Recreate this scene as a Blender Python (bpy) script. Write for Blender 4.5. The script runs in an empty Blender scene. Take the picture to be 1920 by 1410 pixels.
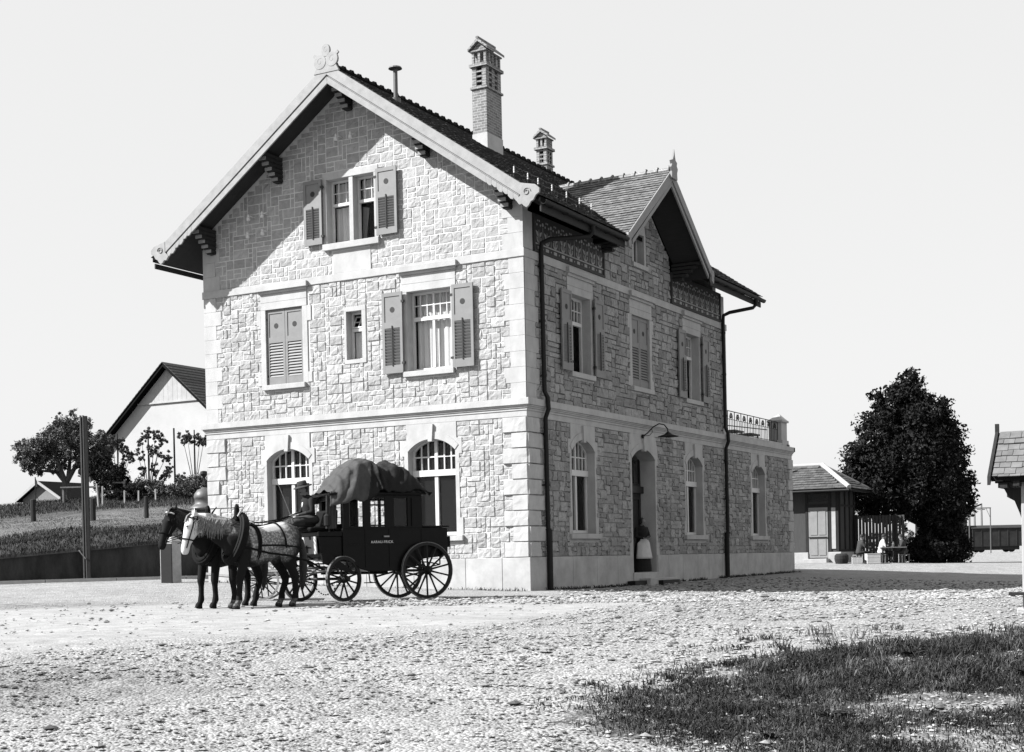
import bpy, bmesh, math, random
import numpy as np
from mathutils import Vector, Matrix, Euler, noise
R = math.radians
SC = bpy.context.scene
COL = SC.collection
rnd = random.Random(7)

# ---------------------------------------------------------------- camera
cd = bpy.data.cameras.new('camera')
cam = bpy.data.objects.new('camera', cd)
COL.objects.link(cam)
cam.rotation_mode = 'XYZ'
cam.location = (16.83901645, -32.52982932, 0.79308877)
cam.rotation_euler = (R(89.20344627), R(1.22316344), R(29.48221801))
cd.sensor_fit = 'HORIZONTAL'
cd.sensor_width = 36.0
cd.lens = 2718.7431 / 1920 * 36.0
cd.shift_x = 67.745 / 1920
cd.shift_y = 383.950 / 1920
cd.clip_start = 0.2
cd.clip_end = 6000
SC.camera = cam

# ---------------------------------------------------------------- daylight
SUN_TRAVEL = Vector((1.11, 1.0, -1.22)).normalized()
sd = bpy.data.lights.new('sun', 'SUN')
sd.energy = 5.0
sd.angle = R(0.55)
sd.color = (1, 1, 1)
sun = bpy.data.objects.new('sun', sd)
COL.objects.link(sun)
sun.rotation_euler = SUN_TRAVEL.to_track_quat('-Z', 'Y').to_euler()
W = bpy.data.worlds.new('World')
SC.world = W
W.use_nodes = True
nt = W.node_tree
sky = nt.nodes.new('ShaderNodeTexSky')
sky.sky_type = 'NISHITA'
sky.sun_disc = False
sky.sun_elevation = math.asin(-SUN_TRAVEL.z)
sky.sun_rotation = math.atan2(-SUN_TRAVEL.x, -SUN_TRAVEL.y)
sky.air_density = 1.0
sky.dust_density = 2.5
sky.ozone_density = 1.0
sepc = nt.nodes.new('ShaderNodeSeparateColor')
nt.links.new(sky.outputs[0], sepc.inputs[0])
# monochrome plate: the sky reads as one grey; its brightest part near the sun is held back
lim = nt.nodes.new('ShaderNodeMapRange')
lim.inputs['From Min'].default_value = 0.0; lim.inputs['From Max'].default_value = 6.0
lim.inputs['To Min'].default_value = 3.75; lim.inputs['To Max'].default_value = 4.65
nt.links.new(sepc.outputs['Green'], lim.inputs['Value'])
bg = nt.nodes['Background']
nt.links.new(lim.outputs[0], bg.inputs['Color'])
bg.inputs['Strength'].default_value = 0.074
SC.view_settings.view_transform = 'Standard'
SC.view_settings.look = 'None'
SC.view_settings.gamma = 1.0
SC.view_settings.exposure = 1.5
SC.cycles.max_bounces = 6
SC.cycles.transparent_max_bounces = 12

# ---------------------------------------------------------------- materials (all neutral greys: a monochrome plate)
ALB = .78
def mat(name, v, rough=.85, var=.18, scale=5., bump=0., bscale=30., spec=.3, metal=0., attr=None, hi=None, stretch=None, speck=None):
    v = v * ALB
    m = bpy.data.materials.new(name)
    m.use_nodes = True
    t = m.node_tree
    b = t.nodes['Principled BSDF']
    b.inputs['Roughness'].default_value = rough
    b.inputs['Specular IOR Level'].default_value = spec
    b.inputs['Metallic'].default_value = metal
    tc = t.nodes.new('ShaderNodeTexCoord')
    src = tc.outputs['Object']
    if stretch:
        mp = t.nodes.new('ShaderNodeMapping'); mp.inputs['Scale'].default_value = stretch
        t.links.new(src, mp.inputs[0]); src = mp.outputs[0]
    n = t.nodes.new('ShaderNodeTexNoise'); n.inputs['Scale'].default_value = scale; n.inputs['Detail'].default_value = 7
    n.inputs['Roughness'].default_value = .65
    t.links.new(src, n.inputs['Vector'])
    mr = t.nodes.new('ShaderNodeMapRange')
    mr.inputs['From Min'].default_value = .3; mr.inputs['From Max'].default_value = .7
    mr.inputs['To Min'].default_value = v * (1 - var); mr.inputs['To Max'].default_value = hi if hi else v * (1 + var)
    t.links.new(n.outputs['Fac'], mr.inputs['Value'])
    out = mr.outputs[0]
    if speck:
        vo = t.nodes.new('ShaderNodeTexVoronoi'); vo.inputs['Scale'].default_value = speck[0]
        t.links.new(src, vo.inputs['Vector'])
        m2 = t.nodes.new('ShaderNodeMapRange'); m2.inputs['From Max'].default_value = 1
        sx = t.nodes.new('ShaderNodeSeparateColor'); t.links.new(vo.outputs['Color'], sx.inputs[0])
        m2.inputs['To Min'].default_value = speck[1]; m2.inputs['To Max'].default_value = speck[2]
        t.links.new(sx.outputs[0], m2.inputs['Value'])
        mu = t.nodes.new('ShaderNodeMath'); mu.operation = 'MULTIPLY'
        t.links.new(out, mu.inputs[0]); t.links.new(m2.outputs[0], mu.inputs[1]); out = mu.outputs[0]
    if attr:
        at = t.nodes.new('ShaderNodeAttribute'); at.attribute_name = attr
        mu = t.nodes.new('ShaderNodeMath'); mu.operation = 'MULTIPLY'
        t.links.new(out, mu.inputs[0]); t.links.new(at.outputs['Fac'], mu.inputs[1]); out = mu.outputs[0]
    t.links.new(out, b.inputs['Base Color'])
    if bump:
        n2 = t.nodes.new('ShaderNodeTexNoise'); n2.inputs['Scale'].default_value = bscale; n2.inputs['Detail'].default_value = 6
        t.links.new(src, n2.inputs['Vector'])
        bp = t.nodes.new('ShaderNodeBump'); bp.inputs['Strength'].default_value = 1; bp.inputs['Distance'].default_value = bump
        t.links.new(n2.outputs['Fac'], bp.inputs['Height']); t.links.new(bp.outputs[0], b.inputs['Normal'])
    return m

def glass_mat(name, alpha, v=.02):
    m = bpy.data.materials.new(name); m.use_nodes = True
    t = m.node_tree; b = t.nodes['Principled BSDF']
    b.inputs['Base Color'].default_value = (v, v, v, 1); b.inputs['Roughness'].default_value = .06
    b.inputs['Specular IOR Level'].default_value = .5
    o = t.nodes['Material Output']; tr = t.nodes.new('ShaderNodeBsdfTransparent'); mx = t.nodes.new('ShaderNodeMixShader')
    mx.inputs[0].default_value = alpha
    t.links.new(tr.outputs[0], mx.inputs[1]); t.links.new(b.outputs[0], mx.inputs[2]); t.links.new(mx.outputs[0], o.inputs['Surface'])
    return m

K = {}
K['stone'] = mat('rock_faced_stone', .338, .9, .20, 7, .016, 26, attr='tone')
K['mortar'] = mat('lime_mortar', .54, .95, .12, 6, .004, 60)
K['dressed'] = mat('dressed_stone', .375, .9, .15, 2.6, .005, 40, stretch=(1, 1, .6))
K['plinth'] = mat('plinth_stone', .36, .9, .22, 1.6, .004, 50)
K['tile2'] = mat('lighter_roof_tile', .14, .85, .3, 7, .006, 40, spec=.1, attr='tone')  # lighter tile tone, for the cross gable and the cottage
K['tile'] = mat('clay_roof_tile', .055, .8, .35, 7, .006, 40, spec=.1, attr='tone')
K['shed_tile'] = mat('dull_shed_tile', .085, .85, .3, 7, .006, 40, spec=.1, attr='tone')
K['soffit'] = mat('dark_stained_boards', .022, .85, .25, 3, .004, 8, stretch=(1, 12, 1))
K['barge'] = mat('painted_bargeboard', .245, .7, .16, 5, .002, 20)
K['timber'] = mat('weathered_timber', .16, .8, .3, 4, .004, 12, stretch=(6, 6, 1))
K['iron'] = mat('black_iron', .008, .6, .2, 10, spec=.2)
K['white'] = mat('white_paint', .55, .5, .06, 5)
K['shutter'] = mat('painted_shutter', .17, .55, .10, 4)
K['slot'] = mat('shutter_shade_gap', .03, .8, .1, 4)
K['glass'] = glass_mat('window_glass', .28)
K['clear'] = glass_mat('clear_glass', .07)
K['room'] = mat('dim_room', .03, .95, .2, 2)
K['curtain'] = mat('white_curtain', .62, .9, .12, 2, .01, 6, stretch=(14, 14, .6))
K['drape'] = mat('grey_drape', .2, .9, .2, 2, .01, 6, stretch=(14, 14, .6))
K['brick'] = mat('chimney_brick', .17, .9, .3, 14, .004, 30)
def brickwork(m):
    t = m.node_tree; b = t.nodes['Principled BSDF']; L = t.links.new; N = t.nodes.new
    src = b.inputs['Base Color'].links[0].from_socket
    tc = N('ShaderNodeTexCoord'); sp = N('ShaderNodeSeparateXYZ'); L(tc.outputs['Object'], sp.inputs[0])
    ad = N('ShaderNodeMath'); L(sp.outputs[0], ad.inputs[0]); L(sp.outputs[1], ad.inputs[1])
    cb = N('ShaderNodeCombineXYZ'); L(ad.outputs[0], cb.inputs[0]); L(sp.outputs[2], cb.inputs[1])
    bt = N('ShaderNodeTexBrick'); L(cb.outputs[0], bt.inputs['Vector']); bt.inputs['Scale'].default_value = 1
    bt.inputs['Brick Width'].default_value = .24; bt.inputs['Row Height'].default_value = .078; bt.inputs['Mortar Size'].default_value = .008
    bt.inputs['Color1'].default_value = (.75, .75, .75, 1); bt.inputs['Color2'].default_value = (1.25, 1.25, 1.25, 1); bt.inputs['Mortar'].default_value = (2.0, 2.0, 2.0, 1)
    mu = N('ShaderNodeMix'); mu.data_type = 'RGBA'; mu.blend_type = 'MULTIPLY'; mu.inputs[0].default_value = 1; L(src, mu.inputs[6]); L(bt.outputs['Color'], mu.inputs[7]); L(mu.outputs[2], b.inputs['Base Color'])
brickwork(K['brick'])
K['render'] = mat('lime_render', .42, .95, .12, 2.5, .004, 30)
K['pale'] = mat('pale_plaster', .40, .95, .10, .5, .004, 14)
K['frieze'] = mat('dark_frieze_board', .03, .7, .2, 6)
K['ornament'] = mat('painted_ornament', .30, .7, .15, 9)
K['coach'] = mat('black_coach_paint', .004, .35, .3, 9, spec=.12)
K['coach_line'] = mat('coach_lining_paint', .25, .5, .1, 9)
K['wheelgrey'] = mat('dusty_tyre', .10, .7, .3, 20)
K['wheelblack'] = mat('dark_wheel_paint', .010, .6, .25, 20, spec=.2)
K['canvas'] = mat('waxed_canvas', .055, .8, .3, 4, .015, 9, spec=.15)
K['oilskin'] = mat('black_oilskin', .006, .7, .4, 5, .015, 9, spec=.2)
K['paleboard'] = mat('pale_front_board', .42, .6, .1, 6)
K['leather'] = mat('black_leather', .005, .7, .2, 12, spec=.08)
K['letters'] = mat('white_lettering', .6, .6, .02, 9)
K['skin'] = mat('skin', .16, .6, .1, 20)
K['cloth_dark'] = mat('dark_wool', .010, .95, .3, 12, .004, 60)
K['cloth_mid'] = mat('worn_wool', .035, .95, .3, 8, .006, 30)
K['cloth_white'] = mat('white_linen', .5, .9, .1, 8, .006, 20)
K['hair'] = mat('dark_hair', .02, .7, .2, 20)
K['bark'] = mat('bark', .06, .9, .35, 8, .02, 14, stretch=(2, 2, .4))
K['leaf_dark'] = mat('dark_foliage', .016, .85, .5, 1.5, spec=.06, attr='tone')
K['leaf_mid'] = mat('orchard_foliage', .08, .75, .5, 2, spec=.2, attr='tone')
K['mown'] = mat('mown_grass', .10, .85, .35, 1.2, spec=.1, attr='tone')
K['grass'] = mat('grass_blades', .036, .8, .45, 1.2, spec=.12, attr='tone')
K['bank'] = mat('bank_turf', .036, .95, .5, .8, .06, 6, attr='mown')
K['oldwall'] = mat('stained_old_wall', .030, .95, .8, 1.6, .03, 7, stretch=(1, 1, .35))
K['kerb'] = mat('kerb_stone', .33, .9, .15, 3, .006, 30)
K['post'] = mat('tarred_post', .016, .9, .4, 6, .006, 12, stretch=(6, 6, .5))
K['palepost'] = mat('pale_post', .33, .9, .2, 5, .006, 20, stretch=(4, 4, .5))
K['shedwall'] = mat('shed_dark_boards', .045, .85, .3, 5, .004, 16, stretch=(6, 6, .4))
K['sheddoor'] = mat('shed_door_paint', .2, .6, .12, 4)
K['wagon'] = mat('wagon_boards', .022, .85, .4, 2, .004, 16)
K['slate'] = mat('kiosk_shingle', .12, .9, .25, 6, .006, 24, attr='tone')
K['castiron'] = mat('grey_cast_iron', .08, .5, .15, 8, spec=.4)
K['pebble'] = mat('gravel_stone', .31, .95, .25, 14, .004, 50, attr='tone')

# ---------------------------------------------------------------- mesh builder
class MB:
    def __init__(s):
        s.v = []; s.f = []; s.mi = []; s.tone = []; s.usetone = False; s.cur = 0
    def add(s, verts, faces, M=None, tone=None):
        o = len(s.v)
        if M is not None: verts = [M @ Vector(p) for p in verts]
        s.v.extend([tuple(p) for p in verts])
        for f in faces:
            s.f.append(tuple(o + i for i in f)); s.mi.append(s.cur)
            s.tone.append(1. if tone is None else tone)
        if tone is not None: s.usetone = True
        return s
    def box(s, x0, x1, y0, y1, z0, z1, M=None, tone=None):
        if x0 > x1: x0, x1 = x1, x0
        if y0 > y1: y0, y1 = y1, y0
        if z0 > z1: z0, z1 = z1, z0
        v = [(x0, y0, z0), (x1, y0, z0), (x1, y1, z0), (x0, y1, z0), (x0, y0, z1), (x1, y0, z1), (x1, y1, z1), (x0, y1, z1)]
        return s.add(v, [(3, 2, 1, 0), (4, 5, 6, 7), (0, 1, 5, 4), (1, 2, 6, 5), (2, 3, 7, 6), (3, 0, 4, 7)], M, tone)
    def tube(s, pts, r, n=8, cap=True, tone=None):
        pts = [Vector(p) for p in pts]
        if not hasattr(r, '__len__'): r = [r] * len(pts)
        rings = []; prev = None
        for i, p in enumerate(pts):
            a = pts[max(i - 1, 0)]; b = pts[min(i + 1, len(pts) - 1)]
            t = (b - a).normalized()
            if prev is None:
                u = t.orthogonal().normalized()
            else:
                u = (prev - t * prev.dot(t))
                u = u.normalized() if u.length > 1e-6 else t.orthogonal().normalized()
            prev = u; w = t.cross(u)
            rings.append([p + (u * math.cos(2 * math.pi * k / n) + w * math.sin(2 * math.pi * k / n)) * r[i] for k in range(n)])
        v = [q for g in rings for q in g]; f = []
        for i in range(len(rings) - 1):
            for k in range(n):
                f.append((i * n + k, i * n + (k + 1) % n, (i + 1) * n + (k + 1) % n, (i + 1) * n + k))
        if cap:
            f.append(tuple(reversed(range(n)))); f.append(tuple((len(rings) - 1) * n + k for k in range(n)))
        return s.add(v, f, None, tone)
    def loft(s, st, n=14, up=Vector((0, 0, 1)), lat=None):
        # st: (centre, half width sideways, half height); closed ends, used as closed bodies
        c = [Vector(a[0]) for a in st]; rings = []
        for i, a in enumerate(st):
            t = (c[min(i + 1, len(c) - 1)] - c[max(i - 1, 0)]).normalized()
            L = lat if lat is not None else (up.cross(t) if up.cross(t).length > .05 else Vector((0, 1, 0)))
            L = (L - t * L.dot(t)).normalized(); U = t.cross(L)
            rings.append([c[i] + L * a[1] * math.cos(2 * math.pi * k / n) + U * a[2] * math.sin(2 * math.pi * k / n) for k in range(n)])
        v = [q for g in rings for q in g]; f = []
        for i in range(len(rings) - 1):
            for k in range(n):
                f.append((i * n + k, i * n + (k + 1) % n, (i + 1) * n + (k + 1) % n, (i + 1) * n + k))
        e = len(v); v += [c[0], c[-1]]
        for k in range(n):
            f.append((e, (k + 1) % n, k)); f.append((e + 1, (len(rings) - 1) * n + k, (len(rings) - 1) * n + (k + 1) % n))
        return s.add(v, f)
    def ball(s, c, r, n=10, m=7, M=None):
        if not hasattr(r, '__len__'): r = (r, r, r)
        v = []; f = []
        for j in range(1, m):
            a = math.pi * j / m
            for k in range(n):
                b = 2 * math.pi * k / n
                v.append((c[0] + r[0] * math.sin(a) * math.cos(b), c[1] + r[1] * math.sin(a) * math.sin(b), c[2] + r[2] * math.cos(a)))
        t = len(v); v += [(c[0], c[1], c[2] + r[2]), (c[0], c[1], c[2] - r[2])]
        for j in range(m - 2):
            for k in range(n):
                f.append((j * n + k, (j + 1) * n + k, (j + 1) * n + (k + 1) % n, j * n + (k + 1) % n))
        for k in range(n):
            f.append((t, k, (k + 1) % n)); f.append((t + 1, (m - 2) * n + (k + 1) % n, (m - 2) * n + k))
        return s.add(v, f, M)
    def lathe(s, prof, n=16, M=None):
        v = []; f = []
        for (r, z) in prof:
            for k in range(n):
                v.append((r * math.cos(2 * math.pi * k / n), r * math.sin(2 * math.pi * k / n), z))
        for i in range(len(prof) - 1):
            for k in range(n):
                f.append((i * n + k, i * n + (k + 1) % n, (i + 1) * n + (k + 1) % n, (i + 1) * n + k))
        f.append(tuple(reversed(range(n)))); f.append(tuple((len(prof) - 1) * n + k for k in range(n)))
        return s.add(v, f, M)
    def prism(s, poly, d0, d1, F, tone=None):
        # poly: 2D outline (a,b); F(a,b,d) -> 3D; closed solid between depths d0 and d1
        n = len(poly)
        v = [F(a, b, d0) for a, b in poly] + [F(a, b, d1) for a, b in poly]
        f = [tuple(range(n)), tuple(reversed(range(n, 2 * n)))] + [(i, n + i, n + (i + 1) % n, (i + 1) % n) for i in range(n)]
        return s.add(v, f, None, tone)
    def ringprism(s, outer, inner, d0, d1, F):
        # open strip solid between two outlines with the same number of points
        n = len(outer)
        v = [F(a, b, d0) for a, b in outer] + [F(a, b, d0) for a, b in inner] + [F(a, b, d1) for a, b in outer] + [F(a, b, d1) for a, b in inner]
        f = []
        for i in range(n - 1):
            j = i + 1
            f += [(i, j, n + j, n + i), (2 * n + i, 3 * n + i, 3 * n + j, 2 * n + j), (i, 2 * n + i, 2 * n + j, j), (n + i, n + j, 3 * n + j, 3 * n + i)]
        f += [(0, n, 3 * n, 2 * n), (n - 1, 3 * n - 1 - n + n * 0 + n, 0, 0)] if False else [(0, n, 3 * n, 2 * n), (n - 1, 3 * n - 1, 4 * n - 1, 2 * n - 1)]
        return s.add(v, f)
    def build(s, name, mats, parent=None, smooth=False, bevel=0, recalc=True, loc=None, rz=0):
        me = bpy.data.meshes.new(name)
        me.from_pydata(s.v, [], s.f)
        if not isinstance(mats, (list, tuple)): mats = [mats]
        for m in mats: me.materials.append(m)
        if len(mats) > 1: me.polygons.foreach_set('material_index', s.mi)
        if s.usetone:
            at = me.attributes.new('tone', 'FLOAT', 'FACE'); at.data.foreach_set('value', s.tone)
        if recalc:
            bm = bmesh.new(); bm.from_mesh(me); bmesh.ops.recalc_face_normals(bm, faces=bm.faces); bm.to_mesh(me); bm.free()
        if smooth: me.polygons.foreach_set('use_smooth', [True] * len(me.polygons))
        me.update()
        o = bpy.data.objects.new(name, me)
        COL.objects.link(o)
        if parent is not None: o.parent = parent
        if loc is not None: o.location = loc
        if rz: o.rotation_euler = (0, 0, rz)
        if bevel:
            b = o.modifiers.new('bevel', 'BEVEL'); b.width = bevel; b.segments = 2; b.limit_method = 'ANGLE'
        return o

def tag(o, label=None, cat=None, group=None, kind=None):
    if label: o['label'] = label
    if cat: o['category'] = cat
    if group: o['group'] = group
    if kind: o['kind'] = kind
    return o
def thing(name, label, cat, loc=(0, 0, 0), rz=0, group=None):
    o = bpy.data.objects.new(name, None)
    o.empty_display_size = .2
    COL.objects.link(o); o.location = loc; o.rotation_euler = (0, 0, rz)
    return tag(o, label, cat, group)
def copy_tree(o, parent=None):
    c = o.copy(); COL.objects.link(c)
    if parent is not None: c.parent = parent
    for ch in list(o.children): copy_tree(ch, c)
    return c
def fuse(o, voxel, smooth_it=4, fac=.5):
    # one continuous skin out of overlapping closed shapes
    m = o.modifiers.new('remesh', 'REMESH'); m.mode = 'VOXEL'; m.voxel_size = voxel
    s = o.modifiers.new('smooth', 'SMOOTH'); s.iterations = smooth_it; s.factor = fac
    dg = bpy.context.evaluated_depsgraph_get(); dg.update()
    me = bpy.data.meshes.new_from_object(o.evaluated_get(dg))
    old = o.data; o.modifiers.clear(); o.data = me
    if not me.materials:
        for mm in old.materials: me.materials.append(mm)
    me.polygons.foreach_set('use_smooth', [True] * len(me.polygons))
    return o
def ss(a, b, x):
    t = min(max((x - a) / (b - a), 0), 1); return t * t * (3 - 2 * t)
# ---------------------------------------------------------------- terrain
CP = np.array([(16.8, -32.5, -.95), (9, -25.5, -.93), (12.1, -23.7, -.93), (15.2, -22, -.93), (7.5, -24, -.68), (11.2, -22, -.70), (14.9, -19.9, -.70),
    (5.9, -22.6, -.46), (10.2, -20.2, -.48), (14.5, -17.8, -.45), (3.6, -20.5, -.20), (8.8, -17.6, -.22), (14, -14.6, -.20), (1.3, -18.4, -.07),
    (7.4, -14.9, -.10), (13.5, -11.4, -.08), (-1.9, -15.6, -.03), (5.5, -11.4, -.05), (12.9, -7.2, -.10), (-.5, -11, -.03), (.4, -5.6, 0), (-2, -5.5, 0),
    (0, 0, 0), (-5, 0, .16), (-10.3, 0, .33), (-12, -2, .32), (0, 7.4, -.02), (0, 14.8, .05), (0, 22, .10), (5, 4, -.20), (8, 10, -.28), (12, 4, -.20), (9, 18, -.34), (4, 15, -.14), (5, 23.5, -.14), (9, 28, -.26), (2.5, 33, .28), (7, 38, .12), (13, 46, .1), (2, 7.4, -.06),
    (1, 25.5, .08), (-1, 32.5, .38), (-2, 28, .22), (1.4, 39, .2), (-6.6, 92, .5), (-10, 124, .45), (30, 60, .3), (25, 10, 0), (30, -20, -.5), (40, 100, .4),
    (-17.4, -1.3, .39), (-14, 2.3, .42), (-25, -10, .3), (-22, -20, .1), (-12, -14, .05), (-5, -25, -.4), (-15, -30, -.4), (-20, 15, .5), (-15, 30, .5), (-40, 60, .5), (-60, 0, .4)])
def _U(r2): return np.where(r2 > 1e-12, r2 * np.log(r2 + 1e-12), 0)
def _tps():
    n = len(CP); P = np.c_[np.ones(n), CP[:, :2]]
    d2 = ((CP[:, None, :2] - CP[None, :, :2]) ** 2).sum(2)
    A = np.zeros((n + 3, n + 3)); A[:n, :n] = _U(d2) + np.eye(n) * .3; A[:n, n:] = P; A[n:, :n] = P.T
    return np.linalg.solve(A, np.r_[CP[:, 2], 0, 0, 0])
TW = _tps()
def ground_z(x, y):
    x = np.atleast_1d(np.asarray(x, float)); y = np.atleast_1d(np.asarray(y, float))
    d2 = (x[:, None] - CP[None, :, 0]) ** 2 + (y[:, None] - CP[None, :, 1]) ** 2
    z = _U(d2) @ TW[:-3] + TW[-3] + TW[-2] * x + TW[-1] * y
    d = np.hypot(x - 5, y + 5); t = np.clip((d - 70) / 60, 0, 1); t = t * t * (3 - 2 * t)
    return np.clip(z, -1.2, .9) * (1 - t) + .45 * t
def gz(x, y): return float(ground_z(x, y)[0])

def lines(lo, hi, step, far, grow=1.25):
    a = list(np.arange(lo, hi + 1e-6, step)); s = step; v = a[-1]
    while v < far: s *= grow; v += s; a.append(v)
    s = step; v = a[0]; b = []
    while v > -far: s *= grow; v -= s; b.append(v)
    return np.array(b[::-1] + a)
def in_poly(x, y, poly):
    c = np.zeros(np.shape(x), bool); n = len(poly)
    for i in range(n):
        x0, y0 = poly[i]; x1, y1 = poly[(i + 1) % n]
        k = ((y0 > y) != (y1 > y)) & (x < (x1 - x0) * (y - y0) / (y1 - y0 + 1e-12) + x0)
        c ^= k
    return c
GRASS_PATCH = [(.78, 12.75), (1.05, 13.2), (1.75, 13.9), (2.05, 14.9), (2.5, 15.4), (3.5, 16.4), (5.2, 17.2), (6.7, 17.8), (9.5, 18.6), (9.5, 9), (2.2, 9.6), (1.75, 11.7), (1.30, 12.1), (1.1, 12.5)]
GX = lines(-16, 22, .22, 3500); GY = lines(-28, 8, .22, 3500)
gx, gy = np.meshgrid(GX, GY)
zz = ground_z(gx.ravel(), gy.ravel())
fine = (np.abs(gx.ravel() - 3) < 22) & (np.abs(gy.ravel() + 10) < 20)
nzv = np.array([noise.noise(Vector((x * .9, y * .9, 0))) * .022 + noise.noise(Vector((x * 3, y * 3, 5))) * .010 if f else 0 for x, y, f in zip(gx.ravel(), gy.ravel(), fine)])
zz = zz + nzv
# view-aligned frame of the yard: depth from the road edge and sideways
def dep(x, y): return (x - 16.84) * -.4922 + (y + 32.53) * .8705
def latr(x, y): return (x - 16.84) * .8705 + (y + 32.53) * .4922
D = dep(gx.ravel(), gy.ravel()); Lr = latr(gx.ravel(), gy.ravel())
road_edge = 19.0 + np.where(Lr < 0, .42, 2.3) * Lr   # near edge of the smooth worn track
wob = np.array([noise.noise(Vector((x * .35, y * .35, 9))) for x, y in zip(gx.ravel(), gy.ravel())])
smooth_track = np.clip((D - road_edge + wob * 1.2) / 1.6, 0, 1) * np.clip((31.5 + .12 * Lr - D + wob * 2.0) / 2.5, 0, 1)
dirt = np.clip(1.3 - np.hypot((D - 14.5) / 1.5, (Lr + 4.4) / 1.7), 0, 1) * (0.42 + .6 * wob)
dirt += .5 * np.clip(1 - np.hypot((D - 31) / 2.2, (Lr + 9.5) / 4), 0, 1) + .28 * np.clip(1 - np.hypot((D - 16.2) / .9, (Lr + 5) / 2.5), 0, 1)
# wheel ruts worn along the track, and trodden soil where the building meets the yard
for off in (19.5, 20.9, 23.2, 24.6, 27.5):
    rut = D - off - .13 * Lr - .5 * np.sin(Lr * .22 + off) - .25 * wob
    dirt += .17 * np.exp(-(rut / .13) ** 2) * (.6 + .8 * wob)
xx, yy = gx.ravel(), gy.ravel()
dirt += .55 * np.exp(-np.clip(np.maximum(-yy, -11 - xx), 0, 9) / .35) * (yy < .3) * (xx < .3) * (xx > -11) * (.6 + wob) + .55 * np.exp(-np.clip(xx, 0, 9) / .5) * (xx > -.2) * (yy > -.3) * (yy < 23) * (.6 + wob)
dirt = np.clip(dirt, 0, 1)
nxg = len(GX); nyg = len(GY)
gp = in_poly(Lr + .25 * wob, D + .3 * wob, [(a, b if b < 14.5 else 14.5 + (b - 14.5) * .62) for a, b in GRASS_PATCH])
dirt = np.maximum(dirt, np.where(gp & (D < 20), .62 + .5 * wob, 0))
me = bpy.data.meshes.new('ground')
idx = np.arange(nxg * nyg).reshape(nyg, nxg)
fc = np.stack([idx[:-1, :-1], idx[:-1, 1:], idx[1:, 1:], idx[1:, :-1]], -1).reshape(-1, 4)
me.from_pydata(np.c_[gx.ravel(), gy.ravel(), zz].tolist(), [], fc.tolist())
me.polygons.foreach_set('use_smooth', [True] * len(me.polygons))
for nm, arr in (('track', smooth_track), ('dirt', np.clip(dirt, 0, 1))):
    a = me.attributes.new(nm, 'FLOAT', 'POINT'); a.data.foreach_set('value', arr.astype(np.float32))
ground = bpy.data.objects.new('ground', me); COL.objects.link(ground); tag(ground, kind='structure')
def ground_mat():
    m = bpy.data.materials.new('trodden_gravel'); m.use_nodes = True; t = m.node_tree; b = t.nodes['Principled BSDF']
    b.inputs['Roughness'].default_value = .95; b.inputs['Specular IOR Level'].default_value = .15
    L = t.links.new; N = t.nodes.new
    tc = N('ShaderNodeTexCoord')
    def nz(sc, d=6):
        n = N('ShaderNodeTexNoise'); n.inputs['Scale'].default_value = sc; n.inputs['Detail'].default_value = d; n.inputs['Roughness'].default_value = .6
        L(tc.outputs['Object'], n.inputs['Vector']); return n.outputs['Fac']
    def mr(x, a, b_, c, d):
        n = N('ShaderNodeMapRange'); n.inputs[1].default_value = a; n.inputs[2].default_value = b_; n.inputs[3].default_value = c; n.inputs[4].default_value = d
        L(x, n.inputs[0]); return n.outputs[0]
    def mm(op, x, y):
        n = N('ShaderNodeMath'); n.operation = op
        for i, q in enumerate((x, y)):
            if hasattr(q, 'links'): L(q, n.inputs[i])
            else: n.inputs[i].default_value = q
        return n.outputs[0]
    big = mr(nz(.35), .3, .7, .215, .262); mid = mr(nz(4, 9), .3, .7, .80, 1.15); fine_ = mr(nz(30, 8), .3, .7, .74, 1.16)
    vo = N('ShaderNodeTexVoronoi'); vo.inputs['Scale'].default_value = 27; L(tc.outputs['Object'], vo.inputs['Vector'])
    vs = N('ShaderNodeSeparateColor'); L(vo.outputs['Color'], vs.inputs[0])
    stones = mr(vs.outputs[0], 0, 1, .72, 1.18)
    at = N('ShaderNodeAttribute'); at.attribute_name = 'track'; ad = N('ShaderNodeAttribute'); ad.attribute_name = 'dirt'
    mixs = N('ShaderNodeMix'); L(at.outputs['Fac'], mixs.inputs[0]); L(stones, mixs.inputs[2]); mixs.inputs[3].default_value = 1.08
    big = mm('MULTIPLY', big, mr(nz(1.7, 7), .3, .7, .86, 1.10))
    c = mm('MULTIPLY', mm('MULTIPLY', big, mid), mm('MULTIPLY', fine_, mixs.outputs[0]))
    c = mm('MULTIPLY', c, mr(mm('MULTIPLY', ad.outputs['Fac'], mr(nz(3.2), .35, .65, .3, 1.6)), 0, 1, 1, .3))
    L(c, b.inputs['Base Color'])
    inv = mm('SUBTRACT', 1.0, at.outputs['Fac'])
    h = mm('ADD', mm('MULTIPLY', mm('SUBTRACT', 1.0, vo.outputs['Distance']), mm('ADD', mm('MULTIPLY', inv, .9), .1)), mm('MULTIPLY', nz(60), .35))
    bp = N('ShaderNodeBump'); bp.inputs['Distance'].default_value = .024; bp.inputs['Strength'].default_value = .9
    L(h, bp.inputs['Height']); L(bp.outputs[0], b.inputs['Normal'])
    return m
me.materials.append(ground_mat())

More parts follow.
